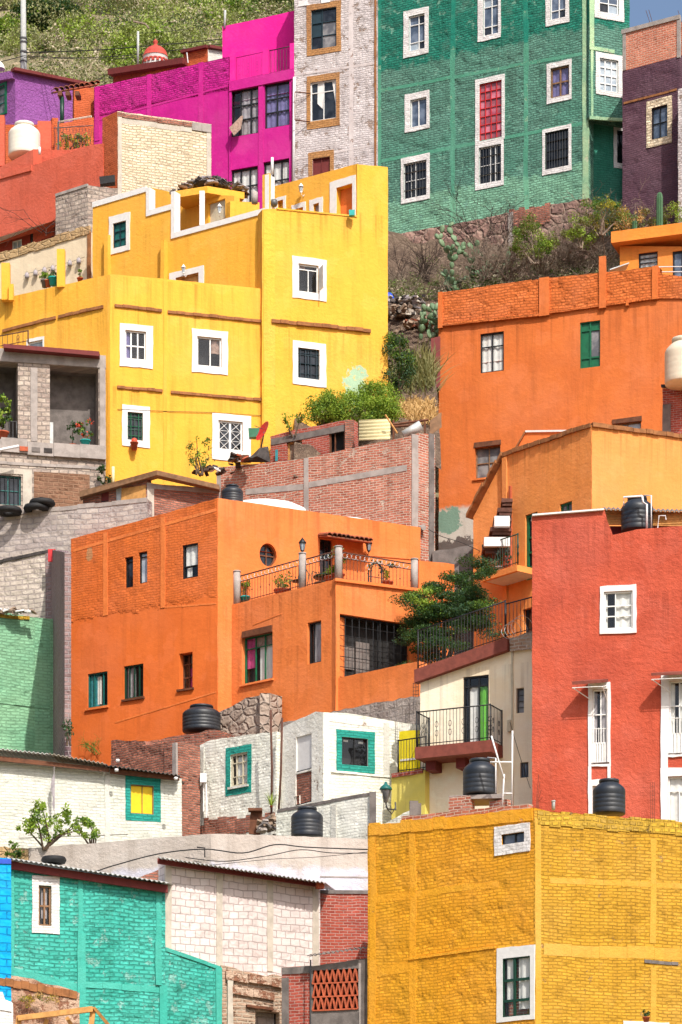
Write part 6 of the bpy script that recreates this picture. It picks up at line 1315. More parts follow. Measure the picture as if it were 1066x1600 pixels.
mb = MB(); a = [P(674, 528, 111.2), P(688, 525, 111.3), P(688, 610, 111.3), P(674, 595, 111.2)]; mb.hexa(a, [p + Vector((0, .08, 0)) for p in a]); tag(mb.build('rusty_gate', 'maroon', jit=.01), 'dark red sheet gate at the left corner of the big orange house', 'gate')
# satellite dish and clutter at the corner of the yellow house
T = thing('satellite_dish', 'red satellite dish above the brick ruin by the yellow house', 'satellite dish', P(412, 700, 104.6)); mb = MB(); c = P(413, 675, 104.5); ax = Vector((-.75, -.45, .35)).normalized(); e1 = ax.orthogonal().normalized(); e2 = ax.cross(e1); n = 20; pr = None
for i in range(6):
    r = .36 * i / 5; ring = [c + e1 * (r * math.cos(2 * math.pi * k_ / n)) + e2 * (r * math.sin(2 * math.pi * k_ / n)) + ax * (r * r * .6) for k_ in range(n)]
    if pr:
        for k_ in range(n): mb.face([pr[k_], pr[(k_ + 1) % n], ring[(k_ + 1) % n], ring[k_]], smooth=True)
    pr = ring
mb.build('dish', 'red_paint', T); mb = MB(); mb.tube([c, P(407, 705, 104.6)], .025, 6); mb.tube([c - e1 * .2, c + ax * .4], .012, 5); mb.build('mast', 'grey_iron', T)
mb = MB(); pts = [(380, 722), (396, 710), (406, 700), (419, 697), (422, 722)]; a = [P(u, v, 104.3 + .1 * (i % 2)) for i, (u, v) in enumerate(pts)]; c = P(402, 712, 104.0)
for i in range(len(a)): mb.face([a[i], a[(i + 1) % len(a)], c])
tag(mb.build('tarp', 'debris_dark', jit=.02), 'black tarp heaped beside the red satellite dish', 'tarp')
mb = MB(); mb.box(P(398, 678, 104.9), (.2, 0, 0), (0, .15, 0), (0, 0, .16)); tag(mb.build('green_crate', 'green_frame', jit=.02), 'green crate between the white grilled door and the red dish', 'crate')
pile('scrap_heap', 'scrap and dark rags heaped below the white grilled door', 'scrap', P(335, 738, 103.6), (.6, .3, .2), 26, ['debris_dark', 'debris_dark', 'cloth_white', 'rusty_iron'], .1, .4); pile('scrap_heap', 'broken boards and bricks beside the black tarp', 'scrap', P(376, 722, 104.0), (.4, .3, .25), 24, ['brown_wood', 'terracotta', 'debris_dark'], .12, .3)
bush('sapling', 'thin olive sapling in front of the yellow house door', 'sapling', P(314, 706, 103.3), (.5, .3, .6), ['leaf_olive', 'leaf_bright', 'leaf_mid'], k=26, n=26, size=.065, cr=.13, stems=9)
bush('weed', 'sparse weeds growing beside the dish at the yellow wall', 'weed', P(455, 660, 105.0), (.4, .2, .3), ['leaf_mid', 'leaf_bright'], k=10, n=18, size=.08, cr=.12, stems=4)

# ------------------------------------------------------------------ green house
GRN = (.1, .245, .185, 1)
wallmat('paint_green', GRN, (.095, .275, .2, 1), brick=(.26, .095), bd=.045, ms=.02, joint=.45, tints=(((.008, .19, .13, 1), 54.9, 1.3, True), ((.22, .46, .31, 1), 49.5, 1.4, False)), wear=((.17, .36, .27, 1), .4), wave=.05, grime=.35, drips=(54.0, 51.2))
wallmat('green_plaster', (.085, .3, .2, 1), (.07, .26, .17, 1), wear=((.25, .45, .3, 1), .4), wave=.06, rough=.012, tints=(((.01, .2, .14, 1), 54.9, 1.3, True), ((.17, .42, .27, 1), 49.3, 1.3, False)))
wallmat('green_edge', (.4, .55, .32, 1), (.2, .42, .26, 1), wave=.06, rough=.012, wear=((.6, .6, .42, 1), .4))
wallmat('paint_green_shaded', (.03, .22, .15, 1), (.04, .25, .17, 1), brick=(.26, .09), bd=.03, ms=.018, joint=.7)  # darker copy of the green: the overhang's shade is in the colour
H = thing('green_house', 'tall green painted brick house with white framed windows', 'house', P(920, 310, 122))
w = Wall(H, (589, 126.3), (920, 122), -70, 520, 'paint_green', thick=.5)
WB = dict(sm='white_brick', proud=.03)
w.win(639, 23, 664, 78, out=(631, 14, 670, 87), fr='white_frame', fw=.04, v=((.6, 0, 1),), h=(.24, .74), pane=['sky_glass', 'dark_glass', 'pale_glass'], cells=[2, 0, 0, 1, 0, 1], **WB)
w.win(755, -8, 779, 54, out=(747, -18, 783, 62), fr='white_frame', fw=.04, v=(.55,), h=(.22, .72), pane=['sky_glass', 'dark_glass', 'pale_glass'], cells=[1, 0, 2, 0, 0, 0], **WB)
w.win(860, -25, 884, 29, out=(853, -33, 890, 38), fr='white_frame', fw=.04, v=(.55,), h=(.26, .75), pane=['sky_glass', 'dark_glass'], cells=[0, 0, 0, 1, 0, 0], **WB)
w.win(641.5, 154, 667, 197, out=(633, 144, 671.5, 204), fr='white_frame', fw=.04, v=(.48,), bw=.04, pane='sky_glass', **WB)
w.win(749.5, 128, 784.5, 218, out=(743, 120, 789, 221), fr='red_paint', fw=.03, v=(.25, .5, .75), h=tuple(i / 7 for i in range(1, 7)), bw=.03, pane=['red_glass', 'red_glass_pale'], cells=[0, 1, 0, 0, 1, 0, 0, 0, 1], d=.08, **WB)
w.win(860.5, 104, 890, 151, out=(855, 96, 893.5, 159), fr='wood_frame', fw=.06, v=(.5,), h=(.5,), bw=.06, pane='clear_glass', curt=[('cloth_purple', .03, .97, .02, .98)], d=.1, **WB)
for (a, gm) in (((631, 253, 667, 308, 627, 243, 672, 315), (5, 6)), ((748.5, 228, 783.5, 285, 743, 221, 787.5, 293), (5, 6)), ((852, 204, 889, 262, 848, 198, 893.5, 270), (6, 5))):
    w.win(*a[:4], out=a[4:], fr='white_frame' if a[0] < 800 else 'dark_iron', fw=.035, v=(.3, .5) if a[0] < 700 else (.5, .72), h=(.25, .5, .75), bw=.025, pane='dark_glass', grille=(gm[0] + 3, 2, 'dark_iron', .014), **WB)
for u in (708, 822): w.pil(u, -60, 500, .2, -.002, 'green_plaster', wob=.03)
w.pil(915.5, -60, 312, .26, .02, 'green_edge'); w.pil(592, -60, 500, .2, .014, 'green_plaster')
w.strip(592, 139, 912, 80, .14, .006, 'green_plaster', 'band', seg=14); w.strip(596, 249, 912, 189, .14, .006, 'green_plaster', 'band', seg=14)
w.done(); shell(H, [(589, 126.3), (920, 122), (985, 122.6)], 7, -65, 500, 'paint_green_shaded')
x = Wall(H, (920.5, 121.8), (984, 122.4), -70, 188, 'paint_green', thick=.5); x.zb = x.z(952, 188)
x.win(936.5, -26, 967, 21, out=(929, -35, 975, 31), fr='white_frame', fw=.05, v=(.5,), h=(.34,), pane=['sky_glass', 'dark_glass', 'pale_glass'], cells=[1, 0, 2, 0], **WB)
x.win(937, 92.5, 966, 143, out=(931, 84, 973, 150), fr='white_frame', fw=.05, v=(.33, .67), h=(.25, .5, .75), bw=.05, pane='pale_glass', **WB)
x.strip(921, 182, 984, 186, .12, .06, 'green_edge', 'ledge', seg=4); x.strip(921, 72, 960, 78, .14, .04, 'green_edge', 'ledge', seg=4); x.pil(925, -60, 76, .2, .02, 'green_edge'); x.pil(925, 78, 184, .1, .02, 'green_edge'); x.done()
y = Wall(H, (920, 122.6), (990, 123.3), [(920, 180), (990, 184)], 480, 'paint_green_shaded', thick=.4); y.win(964, 205, 985, 256, out=(959, 199, 990, 264), fr='dark_iron', pane='dark_glass', **WB); y.done()
wallmat('rubble_stone', lin(160, 128, 114), lin(136, 106, 98), brick=(.5, .42), stone=True, bd=.14, ms=.03, mortar=lin(166, 140, 126), bvar=lin(122, 94, 88), wave=.16, wear=(lin(190, 158, 140), .3), grime=.3)
S = thing('foundation_wall', 'rough stone foundation wall under the green house', 'wall', P(700, 440, 124)); g = Wall(S, (585, 126.0), (920, 121.6), [(585, 373), (770, 338), (800, 331), (920, 309)], 560, 'rubble_stone', thick=.6, rag=.03); g.strip(796, 330, 860, 318, .75, .05, 'rough_brick', 'brick_patch', seg=8); g.pil(799, 332, 430, .2, .06, 'concrete', 'post'); g.done()

# ------------------------------------------------------------------ white tower, magenta house
wallmat('white_tower_brick', lin(212, 203, 202), lin(196, 186, 186), brick=(.26, .09), bd=.035, ms=.018, joint=.72, wear=(lin(156, 136, 124), .42), wave=.07, grime=.55, drips=(58.2, 54.3))
wallmat('tower_plaster', lin(208, 199, 197), lin(186, 174, 172), wear=(lin(150, 124, 112), .4), grime=.5)
wallmat('orange_trim', lin(186, 136, 84), lin(168, 120, 80), brick=(.2, .09), bd=.02, ms=.014, wear=(lin(190, 160, 130), .35))
H = thing('white_house', 'tall whitewashed brick house with ochre window surrounds', 'house', P(525, 250, 127))
w = Wall(H, (460, 127.4), (590, 126.2), -70, 520, 'white_tower_brick', thick=.6)
OT = dict(sm='orange_trim', proud=.02)
w.win(486.5, 13, 526, 75, out=(479.5, 4, 533, 84), fr='blue_frame', fw=.04, v=(.42,), h=(.33, .67), pane=['blue_frame', 'dark_glass', 'dull_glass'], cells=[1, 0, 0, 2, 2, 1], **OT)
w.win(485, 126, 525.5, 187, out=(479.5, 116, 531, 199), fr='white_frame', fw=.05, v=(.5,), h=(.73,), pane='dark_glass', d=.12, curt=None, **OT)
for (x0, x1, f0, f1) in ((.26, .5, .0, .22), (.82, .97, .14, 0)):
    s0, z0, s1, z1 = w.rect(485, 126, 525.5, 187); mb = MB(); a = s0 + (s1 - s0) * x0; b_ = s0 + (s1 - s0) * x1; mb.face([w.pt(a + f0, z0 + (z1 - z0) * .45, -.06), w.pt(b_ - f1 * .2, z0 + (z1 - z0) * .3, -.06), w.pt(b_, z1 - .05, -.09), w.pt(a, z1 - .05, -.09)]); mb.build('curtain', 'cloth_white', H)
w.win(488.5, 246, 516, 275, out=(482, 236, 522, 285), fr='maroon', fw=.04, v=(.5,), pane='maroon', d=.1, **OT)
s0, z0, s1, z1 = w.rect(466, 148, 485, 192); mb = MB()
for (a, b_) in (((s0, z0), (s1, z0)), ((s0, z1), (s1, z1)), ((s0, z0), (s0, z1))): mb.tube([w.pt(a[0], a[1], .35 * (1 if a[0] < s1 - .01 else 0) + .05), w.pt(b_[0], b_[1], .35 * (1 if b_[0] < s1 - .01 else 0) + .05)], .025, 4)
mb.build('open_casement', 'brown_wood', H)
w.pil(549, -60, 500, .2, .0, 'tower_plaster', wob=.03); w.strip(462, 115, 588, 97, .09, .01, 'tower_plaster', 'band', seg=9); w.strip(462, 248, 588, 225, .07, .01, 'tower_plaster', 'band', seg=9); w.pil(587, -60, 500, .08, .03, 'ledge_brick', 'edge'); 
mb = MB(); mb.tube([w.pu(461.5, 122, .1), w.pu(459.5, 300, .1)], .06, 8); mb.build('drain_pipe', 'pipe_white', H)
for (u, v) in ((474, 6), (509, 0)):
    mb = MB(); s_ = w.s(u); z = w.z(u, v); w.bx(mb, s_ - .2, s_ + .2, z - .1, z + .12, -.02, .03); mb.build('patch', 'white_paint', H, jit=.02)
w.done(); shell(H, [(460, 127.4), (590, 126.2)], 6, -65, 500, 'cloth_grey')
MG = (.54, .013, .24, 1)
wallmat('paint_magenta', MG, (.5, .006, .23, 1), wave=.04, rough=.008, grime=.2)
wallmat('paint_pink', (.8, .012, .3, 1), (.74, .012, .28, 1), wave=.03, rough=.006, grime=.1)
wallmat('paint_magenta_brick', MG, (.5, .006, .23, 1), brick=(.26, .09), bd=.06, ms=.018, joint=.6, zone=(55.25, .12, True), wave=.05)
H = thing('magenta_house', 'bright magenta house with a roof terrace and large curtained windows', 'house', P(400, 320, 128))
w = Wall(H, (147, 131.4), (358, 128.6), [(147, 136), (250, 113), (358, 88)], 520, 'paint_magenta_brick')
for u in (152, 233, 314): w.pil(u, 136 - (u - 147) * .23, 220, .22, .014, 'paint_magenta')
w.strip(150, 187, 356, 132, .08, .01, 'paint_magenta', 'band'); w.done()
x = Wall(H, (358, 128.55), (461, 127.4), [(358, 127), (461, 106)], 520, 'paint_magenta_brick')
for (a, cm) in (((359.5, 138, 403.5, 211), 'cloth_grey'), ((413, 128, 452.5, 198), 'cloth_purple')): x.win(*a, fr='dark_iron', fw=.06, v=(.35, .72) if a[0] < 400 else (.48,), h=(.36, .66), bw=.06, pane='clear_glass', curt=[(cm, .3 if a[0] < 400 else .03, .97, .03, .97)], d=.16)
for a in ((361, 262, 403, 335), (411.5, 250, 452, 330)): x.win(*a, fr='dark_iron', fw=.07, v=(.34, .68), h=(.62,), bw=.06, pane='clear_glass', curt=[('cloth_white', .03, .97, .0, .97)], d=.16)
x.pil(408, 118, 500, .2, .02, 'paint_magenta'); x.pil(458, 112, 500, .12, .02, 'paint_magenta'); x.pil(360, 125, 500, .1, .02, 'paint_magenta'); x.strip(359, 128, 460, 108, .4, .06, 'paint_magenta', 'band')
mb = MB(); p = x.pu(374, 182, .1); mb.face([x.pu(376, 181, .0), x.pu(381, 183, .08), x.pu(381, 206, .3), x.pu(372, 216, .35), x.pu(362, 205, .3)]); mb.face([x.pu(381, 183, .08), x.pu(378, 181, -.1), x.pu(381, 206, .3)]); mb.build('blown_curtain', 'cloth_brown', H, jit=.03)
x.done(); shell(H, [(147, 131.4), (358, 128.6), (461, 127.4)], 7, 140, 500, 'paint_magenta')
y = Wall(H, (348, 130.3), (466, 128.9), [(348, 41), (405, 29), (466, 15)], 300, 'paint_pink', thick=.3); y.pil(350, 42, 90, .1, .03, 'paint_pink'); y.done()
for (u, v0, v1) in ((363, 87, 127), (415, 76, 117), (457, 67, 108)):
    mb = MB(); s_ = x.s(u); x.bx(mb, s_ - .12, s_ + .12, x.z(u, v1), x.z(u, v0), -.25, .0); mb.build('terrace_post', 'paint_pink', H)
railing(H, [x.pu(365, 127, -.12), x.pu(414, 116, -.12)], 1.02, 'paint_magenta', sp=.1, posts=False, deco=1); railing(H, [x.pu(417, 116, -.12), x.pu(456, 108, -.12)], 1.02, 'dark_iron', sp=.13, posts=False)
mb = MB(); mb.tube([P(351, 44, 130.2), P(352, 16, 130.2)], .05, 6); tag(mb.build('vent_pipe', 'pole_grey'), 'thin grey pipe at the corner of the magenta roof', 'pipe')

# ------------------------------------------------------------------ purple house, porch, dome and boxes along the hill foot
wallmat('paint_purple', (.32, .1, .36, 1), (.28, .085, .31, 1), wave=.14, rough=.04, grime=.1)
H = thing('purple_house', 'purple rough plastered house with a green window at the upper left', 'house', P(20, 190, 142))
w = Wall(H, (-40, 143.5), (24, 141.6), [(-40, 126), (24, 112)], 420, 'paint_purple'); w.win(-14, 137, 8, 180, out=(-17, 133, 11, 183), sm='green_frame', fr='teal_frame', fw=.06, v=(.5,), h=(.4, .7), pane='dull_glass', proud=.04); w.strip(-40, 124, 24, 112, .35, .2, 'paint_purple', 'cornice'); w.done()
x = Wall(H, (24, 141.6), (141, 144.4), [(24, 112), (141, 136)], 420, 'paint_purple'); x.strip(18, 107, 141, 132, .14, .25, 'maroon', 'roof_edge'); x.done(); shell(H, [(-40, 143.5), (24, 141.6), (141, 144.4)], 5, 138, 420, 'paint_purple')
mb = MB(); mb.lathe(P(-2, 108, 143), [(.3, 0), (.24, .2), (.1, .35), (0, .4)], 12); tag(mb.build('roof_finial', 'cloth_white'), 'pale rounded finial on the purple roof at the left edge', 'finial')
OB = (.6, .13, .04, 1)
wallmat('paint_brick_orange', OB, (.52, .1, .03, 1), brick=BRK, bd=.02, joint=.8); wallmat('paint_salmon', (.64, .125, .07, 1), (.58, .11, .06, 1), wave=.04, rough=.01, grime=.3); wallmat('paint_dark_red', (.34, .045, .025, 1), (.3, .04, .022, 1), wave=.04)
H = thing('tiled_porch', 'small orange porch with a tiled roof beside the magenta house', 'porch', P(110, 200, 131))
g = Wall(H, (116, 131.6), (150, 131.9), [(116, 138), (150, 136)], 330, 'paint_brick_orange', thick=.3); g.done()
g2 = Wall(H, (80, 130.2), (152, 130.6), [(80, 141), (152, 132)], 150, 'maroon'); tiles(H, g2, 80, 144, 152, 131, .9, .3, r=.12)
mb = MB(); mb.tube([P(97, 152, 129.6), P(97, 200, 129.6)], .09, 8); mb.build('post', 'dark_green', H)
for u in (95, 107, 122): mb = MB(); mb.box(P(u, 149.5, 129.9), (.09, 0, 0), (0, .5, .1), (0, 0, .09)); mb.build('rafter', 'brown_wood', H)
g3 = Wall(H, (82, 126.6), (146, 127.4), [(82, 184), (91, 184), (91.1, 193), (146, 183)], 232, 'paint_brick_orange', thick=.25); g3.done(); 
railing(H, [g3.pu(92, 193, -.1), g3.pu(144, 184, -.1)], .12, 'pale_concrete', sp=.5)
bush('flowering_shrub', 'yellowish shrub behind a wire fence below the tiled porch', 'shrub', P(114, 222, 124), (.75, .4, .42), ['leaf_yellow', 'leaf_olive', 'leaf_bright'], k=20, n=34, size=.09, cr=.16)
mb = MB()
for i in range(12): mb.tube([P(84 + i * 5, 236, 123.3), P(89 + i * 5, 200, 123.3)], .007, 3); mb.tube([P(89 + i * 5, 236, 123.3), P(84 + i * 5, 200, 123.3)], .007, 3)
mb.tube([P(84, 200, 123.3), P(145, 196, 123.3)], .02, 5); mb.tube([P(91, 190, 123.3), P(91, 236, 123.3)], .04, 5); tag(mb.build('wire_fence', 'grey_iron'), 'thin wire mesh fence in front of the yellowish shrub', 'fence')
H = thing('chapel_roof_house', 'dark red house top with a brown roof edge under the red dome', 'house', P(230, 115, 137)); g = Wall(H, (177, 137.5), (292, 135.0), [(177, 114), (292, 96)], 300, 'paint_dark_red'); g.strip(175, 111, 292, 93, .26, .3, 'maroon', 'roof_edge'); g.strip(220, 117, 276, 101, .18, .01, 'paint_brick_orange', 'band'); g.done(); shell(H, [(177, 137.5), (292, 135)], 4, 116, 300, 'paint_dark_red')
T = thing('dome', 'small red dome with a finial and white arched drum', 'dome', P(243, 98, 138.5)); c = P(243, 99, 138.5); R = 19.5 / F * 138.5
mb = MB(); mb.lathe(c, [(R, -.3), (R, .27), (R * 1.03, .29)], 32); mb.build('drum', 'white_paint', T)
mb = MB(); mb.lathe(c, [(R * 1.05, .26), (R * 1.02, .32)] + [(R * .96 * math.cos(a), .33 + R * .78 * math.sin(a)) for a in np.linspace(0, 1.4, 9)], 36); mb.build('shell', 'tile_red' if 'tile_red' in MATS else plain('tile_red', lin(190, 72, 60), .8, .25), T)
mb = MB(); mb.lathe(c + Vector((0, 0, .33 + R * .74)), [(.14, 0), (.1, .08), (.06, .12), (.12, .2), (.1, .27), (.04, .3), (.02, .36), (0, .37)], 16); mb.build('finial', 'tile_red', T)
for k in range(7):
    a = -2.6 + k * .36; p = c + Vector((R * math.cos(a), R * math.sin(a), -.08)); t_ = Vector((-math.sin(a), math.cos(a), 0)); nn = Vector((math.cos(a), math.sin(a), 0)); mb = MB()
    for q in range(8):
        b0, b1 = math.pi * q / 8, math.pi * (q + 1) / 8; f = lambda b, r, o: p + t_ * (r * math.cos(b)) + Vector((0, 0, r * math.sin(b) * 1.1)) + nn * o
        mb.face([f(b0, .17, .03), f(b1, .17, .03), f(b1, .11, .03), f(b0, .11, .03)]); mb.face([f(b0, .17, .03), f(b0, .17, -.02), f(b1, .17, -.02), f(b1, .17, .03)])
    mb.build('arch', 'tile_red', T)
H = thing('roof_box', 'orange and white stair box with a flat brown roof left of the magenta house', 'roof room', P(325, 95, 134.5)); g = Wall(H, (287, 135.2), (325, 134.4), [(287, 81), (325, 73)], 200, 'paint_brick_orange', thick=.3); g.done(); g2 = Wall(H, (325, 134.4), (352, 135), [(325, 77), (352, 80)], 200, 'white_old_plaster', thick=.3); g2.strip(325, 71, 352, 76, .12, .15, 'maroon', 'roof_edge'); g2.done(); g.strip(285, 80, 325.5, 71, .12, .15, 'maroon', 'roof_edge'); shell(H, [(287, 135.2), (325, 134.4), (352, 135)], 1.5, 80, 200, 'paint_brick_orange')
mb = MB(); mb.tube([P(294, 98, 134.6), P(292, 82, 134.6)], .025, 5); tag(mb.build('vent_pipe', 'pipe_white'), 'thin white pipe on the orange stair box', 'pipe')

# ------------------------------------------------------------------ salmon red house at the left and the cream brick block
H = thing('salmon_house', 'salmon red house with a high parapet at the left edge', 'house', P(80, 330, 120))
w = Wall(H, (-40, 122.6), (161, 118.7), [(-40, 280), (0, 261), (52, 233), (52.1, 258), (144, 226), (161, 224)], 352, 'paint_salmon', thick=.5); w.strip(-40, 283, 50, 258, .22, .06, 'paint_salmon', 'ledge'); w.zb = w.z(60, 352); w.done()
mb = MB(); a = [w.pt(0, w.z(60, 352), 0), w.pt(w.s(86), w.z(60, 340), 0), w.pt(w.s(86), w.z(60, 340), -1.2), w.pt(0, w.z(60, 352), -1.2)]; mb.face(a); mb.build('soffit', 'white_paint', H)
x = Wall(H, (-40, 123.4), (100, 120.9), [(-40, 352), (100, 318)], 480, 'paint_dark_red', thick=.4); x.win(47, 357, 85, 374, fr='grey_iron', fw=.05, v=(.3, .65), pane='dull_glass'); x.win(19, 375, 34, 395, fr='white_frame', fw=.04, v=(.5,), pane='pale_glass', d=.08); x.strip(-30, 356, 40, 342, .3, .06, 'paint_salmon', 'band'); x.done()
y = Wall(H, (52, 121.7), (146, 120.4), [(52, 233), (107, 234), (107.1, 234), (146, 226)], 320, 'paint_salmon', thick=.3); y.done()
for (u, vt, vb, wd, Y) in ((2, 183, 262, .3, 122.5), (70, 192, 240, .55, 123.8)):
    mb = MB(); mb.box(P(u, (vt + vb) / 2, Y), (wd / 2, 0, 0), (0, .2, 0), (0, 0, (vb - vt) / 2 / F * Y)); mb.build('pillar', 'paint_salmon', H, jit=.01)
z_ = Wall(H, (-40, 124.6), (84, 123.9), [(-40, 195), (84, 194)], 300, 'paint_brick_orange', thick=.2); z_.done(); shell(H, [(-40, 122.6), (161, 118.7)], 1.4, 262, 480, 'paint_salmon', roof=False)
tank(38, 245, 122.2, 50, 53, 'white water tank behind the salmon red parapet', 'tank_white', rib=.004)
mb = MB(); mb.tube([w.pu(64, 242, .08), w.pu(64, 231, .08)], .05, 8); tag(mb.build('spot_lamp', 'white_frame'), 'small white fitting on top of the salmon parapet', 'lamp')
wallmat('cream_brick', lin(222, 202, 170), lin(206, 186, 156), brick=(.3, .105), bd=.04, ms=.02, mortar=lin(196, 178, 150), bvar=lin(236, 220, 192), wear=(lin(176, 116, 86), .24), wave=.06)
H = thing('brick_house', 'cream brick block with patchy whitewash and a red painted side', 'house', P(184, 290, 118))
w = Wall(H, (160, 118.8), (184, 118), [(160, 184), (184, 173.5)], 420, 'paint_brick_orange', thick=.3); w.done(); x = Wall(H, (184, 118), (330, 119.3), [(184, 173.5), (330, 194)], 420, 'cream_brick', thick=.4, rag=.015); x.pil(187, 175, 410, .16, .02, 'pale_concrete', 'column'); x.pil(326, 194, 410, .16, .02, 'pale_concrete', 'column'); x.strip(184, 176, 328, 196, .16, .03, 'rough_brick', 'coping', seg=14); x.strip(300, 191, 330, 196, .3, .04, 'concrete', 'coping', seg=2); x.strip(190, 184, 300, 199, .2, .008, 'pale_concrete', 'band', seg=6); x.done(); shell(H, [(160, 118.8), (184, 118), (330, 119.3)], 5, 196, 420, 'paint_brick_orange')
H = thing('block_wall', 'short grey block wall stepping up beside the yellow house', 'wall', P(137, 360, 114.5)); w = Wall(H, (87, 115.3), (137, 114.5), [(87, 304), (137, 289)], 460, 'grey_block', thick=.4); w.strip(87, 303, 137, 287, .1, .03, 'concrete', 'cap'); w.done(); x = Wall(H, (137, 114.5), (184, 115), [(137, 289), (184, 294)], 460, 'grey_block', thick=.4, rag=.03); x.done()
dry_shrub('bare_bush', 'bare twiggy bush in front of the salmon house underside', P(68, 366, 117.5), 1.3, n=6, depth=2, r=.014, mat='dark_twig', cat='bush')
mb = MB(); mb.box(P(168, 283, 115.2), (.28, 0, .03), (0, .2, 0), (0, 0, .13)); tag(mb.build('dark_box', 'rubber', jit=.02), 'dark box lying on the end of the grey block wall', 'box')

# ------------------------------------------------------------------ plum house at the right edge
wallmat('paint_plum', (.125, .056, .08, 1), (.1, .046, .07, 1), brick=(.24, .085), bd=.03, ms=.016, joint=.75, wear=(lin(160, 110, 80), .14), wave=.05, grime=.2)
wallmat('bare_brick_orange', lin(206, 128, 100), lin(190, 110, 86), brick=(.24, .085), bd=.02, ms=.016, mortar=lin(220, 178, 156), bvar=lin(182, 100, 78))
H = thing('plum_house', 'dark plum house with bare brick at the top by the right edge', 'house', P(1020, 330, 118.5))
w = Wall(H, (973, 119.6), (1063, 118.2), [(973, 111), (1063, 87)], 520, 'paint_plum', thick=.4); w.win(1018.5, 166, 1043.5, 216, out=(1011, 154, 1050.5, 227), sm='cream_brick', fr='dark_iron', fw=.05, v=(.5,), h=(.5,), pane='sky_glass', proud=.03); w.strip(975, 160, 1058, 138, .08, .03, 'ledge_brick', 'ledge', seg=7); w.done()
x = Wall(H, (973, 119.6), (1063, 118.2), [(973, 47), (1063, 24)], 130, 'bare_brick_orange', thick=.4); x.zb = w.z(1018, 99) + .0; 
x2 = MB(); q = [(0, w.z(973, 111)), (w.L, w.z(1063, 87)), (w.L, w.z(1063, 27)), (0, w.z(973, 50))]
x2.face([w.pt(a, b_, 0) for a, b_ in q], 0, q); x2.face([w.pt(a, b_, -.4) for a, b_ in q][::-1]); x2.face([w.pt(0, q[0][1], 0), w.pt(0, q[0][1], -.4), w.pt(0, q[3][1], -.4), w.pt(0, q[3][1], 0)]); x2.build('wall', 'bare_brick_orange', H)
w.strip(972, 47, 1063, 23, .16, .05, 'concrete', 'coping'); w.pil(976, 50, 110, .14, .02, 'concrete', 'column'); w.pil(1061, 26, 90, .14, .02, 'concrete', 'column'); shell(H, [(973, 119.6), (1063, 118.2)], 2.2, 52, 500, 'paint_plum')
for (u, a) in ((1012, -6), (1016, -5), (1062, -6)): mb = MB(); mb.tube([P(u + 6, 42, 119.5), P(u + a * .4, 14 + u % 5, 119.5)], .012, 4); tag(mb.build('rebar', 'rebar'), 'rusty rebar on the bare brick top of the plum house', 'rebar', 'rebar on the plum house')
H = thing('white_house', 'narrow strip of a whitewashed house at the right edge beside the plum house', 'house', P(1070, 330, 117)); w = Wall(H, (1060, 117.4), (1130, 116.4), [(1060, 139), (1130, 122)], 480, 'white_tower_brick'); w.done(); x = Wall(H, (1058, 118.6), (1130, 117.6), [(1058, 88), (1130, 70)], 200, 'paint_plum', thick=.3); x.done(); shell(H, [(1060, 117.4), (1130, 116.4)], 1, 142, 480, 'cloth_grey')

# ------------------------------------------------------------------ plants of the steep garden
def g_at(u, v, lo=104, hi=126):
    """where the sight line of a photo pixel meets the garden slope"""
    for Y in np.arange(lo, hi, .25):
        p = P(u, v, Y)
        if gs(p.x, Y) >= p.z: return Vector((p.x, Y, gs(p.x, Y)))
    p = P(u, v, hi); return p
def nopal(label, base, n, h):
    t = thing('nopal_cactus', label, 'cactus', base); 
    ends = [(Vector(base) + Vector((random.uniform(-.5, .5) * h * .5, random.uniform(-.3, .3), 0)), Vector((random.uniform(-.4, .4), random.uniform(-.3, .1), 1))) for _ in range(4)]
    for i in range(n):
        b, d = random.choice(ends[-14:]) if random.random() < .8 else random.choice(ends); d = (d.normalized() + Vector((random.gauss(0, .5), random.gauss(0, .3), random.uniform(-.25, .35)))).normalized()
        L = random.uniform(.22, .36); wd = L * .33; nrm = Vector((random.gauss(0, .6), -1, random.gauss(0, .4))); nrm = (nrm - d * nrm.dot(d)).normalized(); sd = d.cross(nrm)
        mb = MB(); K = 12; rings = []
        c = b + d * L / 2; 
        for q, f in ((-.045, .0), (-.04, .6), (-.02, .95), (.02, .95), (.04, .6), (.045, 0)): rings.append([c + nrm * q + d * (L / 2 * f * math.cos(2 * math.pi * k / K)) + sd * (wd * f * (1 + .18 * math.cos(2 * math.pi * k / K)) * math.sin(2 * math.pi * k / K)) for k in range(K)])
        for r0, r1 in zip(rings, rings[1:]):
            for k in range(K): mb.face([r0[k], r0[(k + 1) % K], r1[(k + 1) % K], r1[k]], smooth=True)
        mb.build('pad', 'nopal_pad', t); ends.append((b + d * L * .95, d))
for (u, v, n, h, lb) in ((718, 468, 80, 2.2, 'large pale nopal cactus above the big orange parapet'), (768, 452, 50, 1.8, 'darker nopal cactus right of the large pale one'), (672, 528, 40, 1.4, 'nopal cactus hanging down beside the corner of the big orange house')): nopal(lb, g_at(u, v, 113) if u > 700 else P(668, 530, 112.6), n, h)
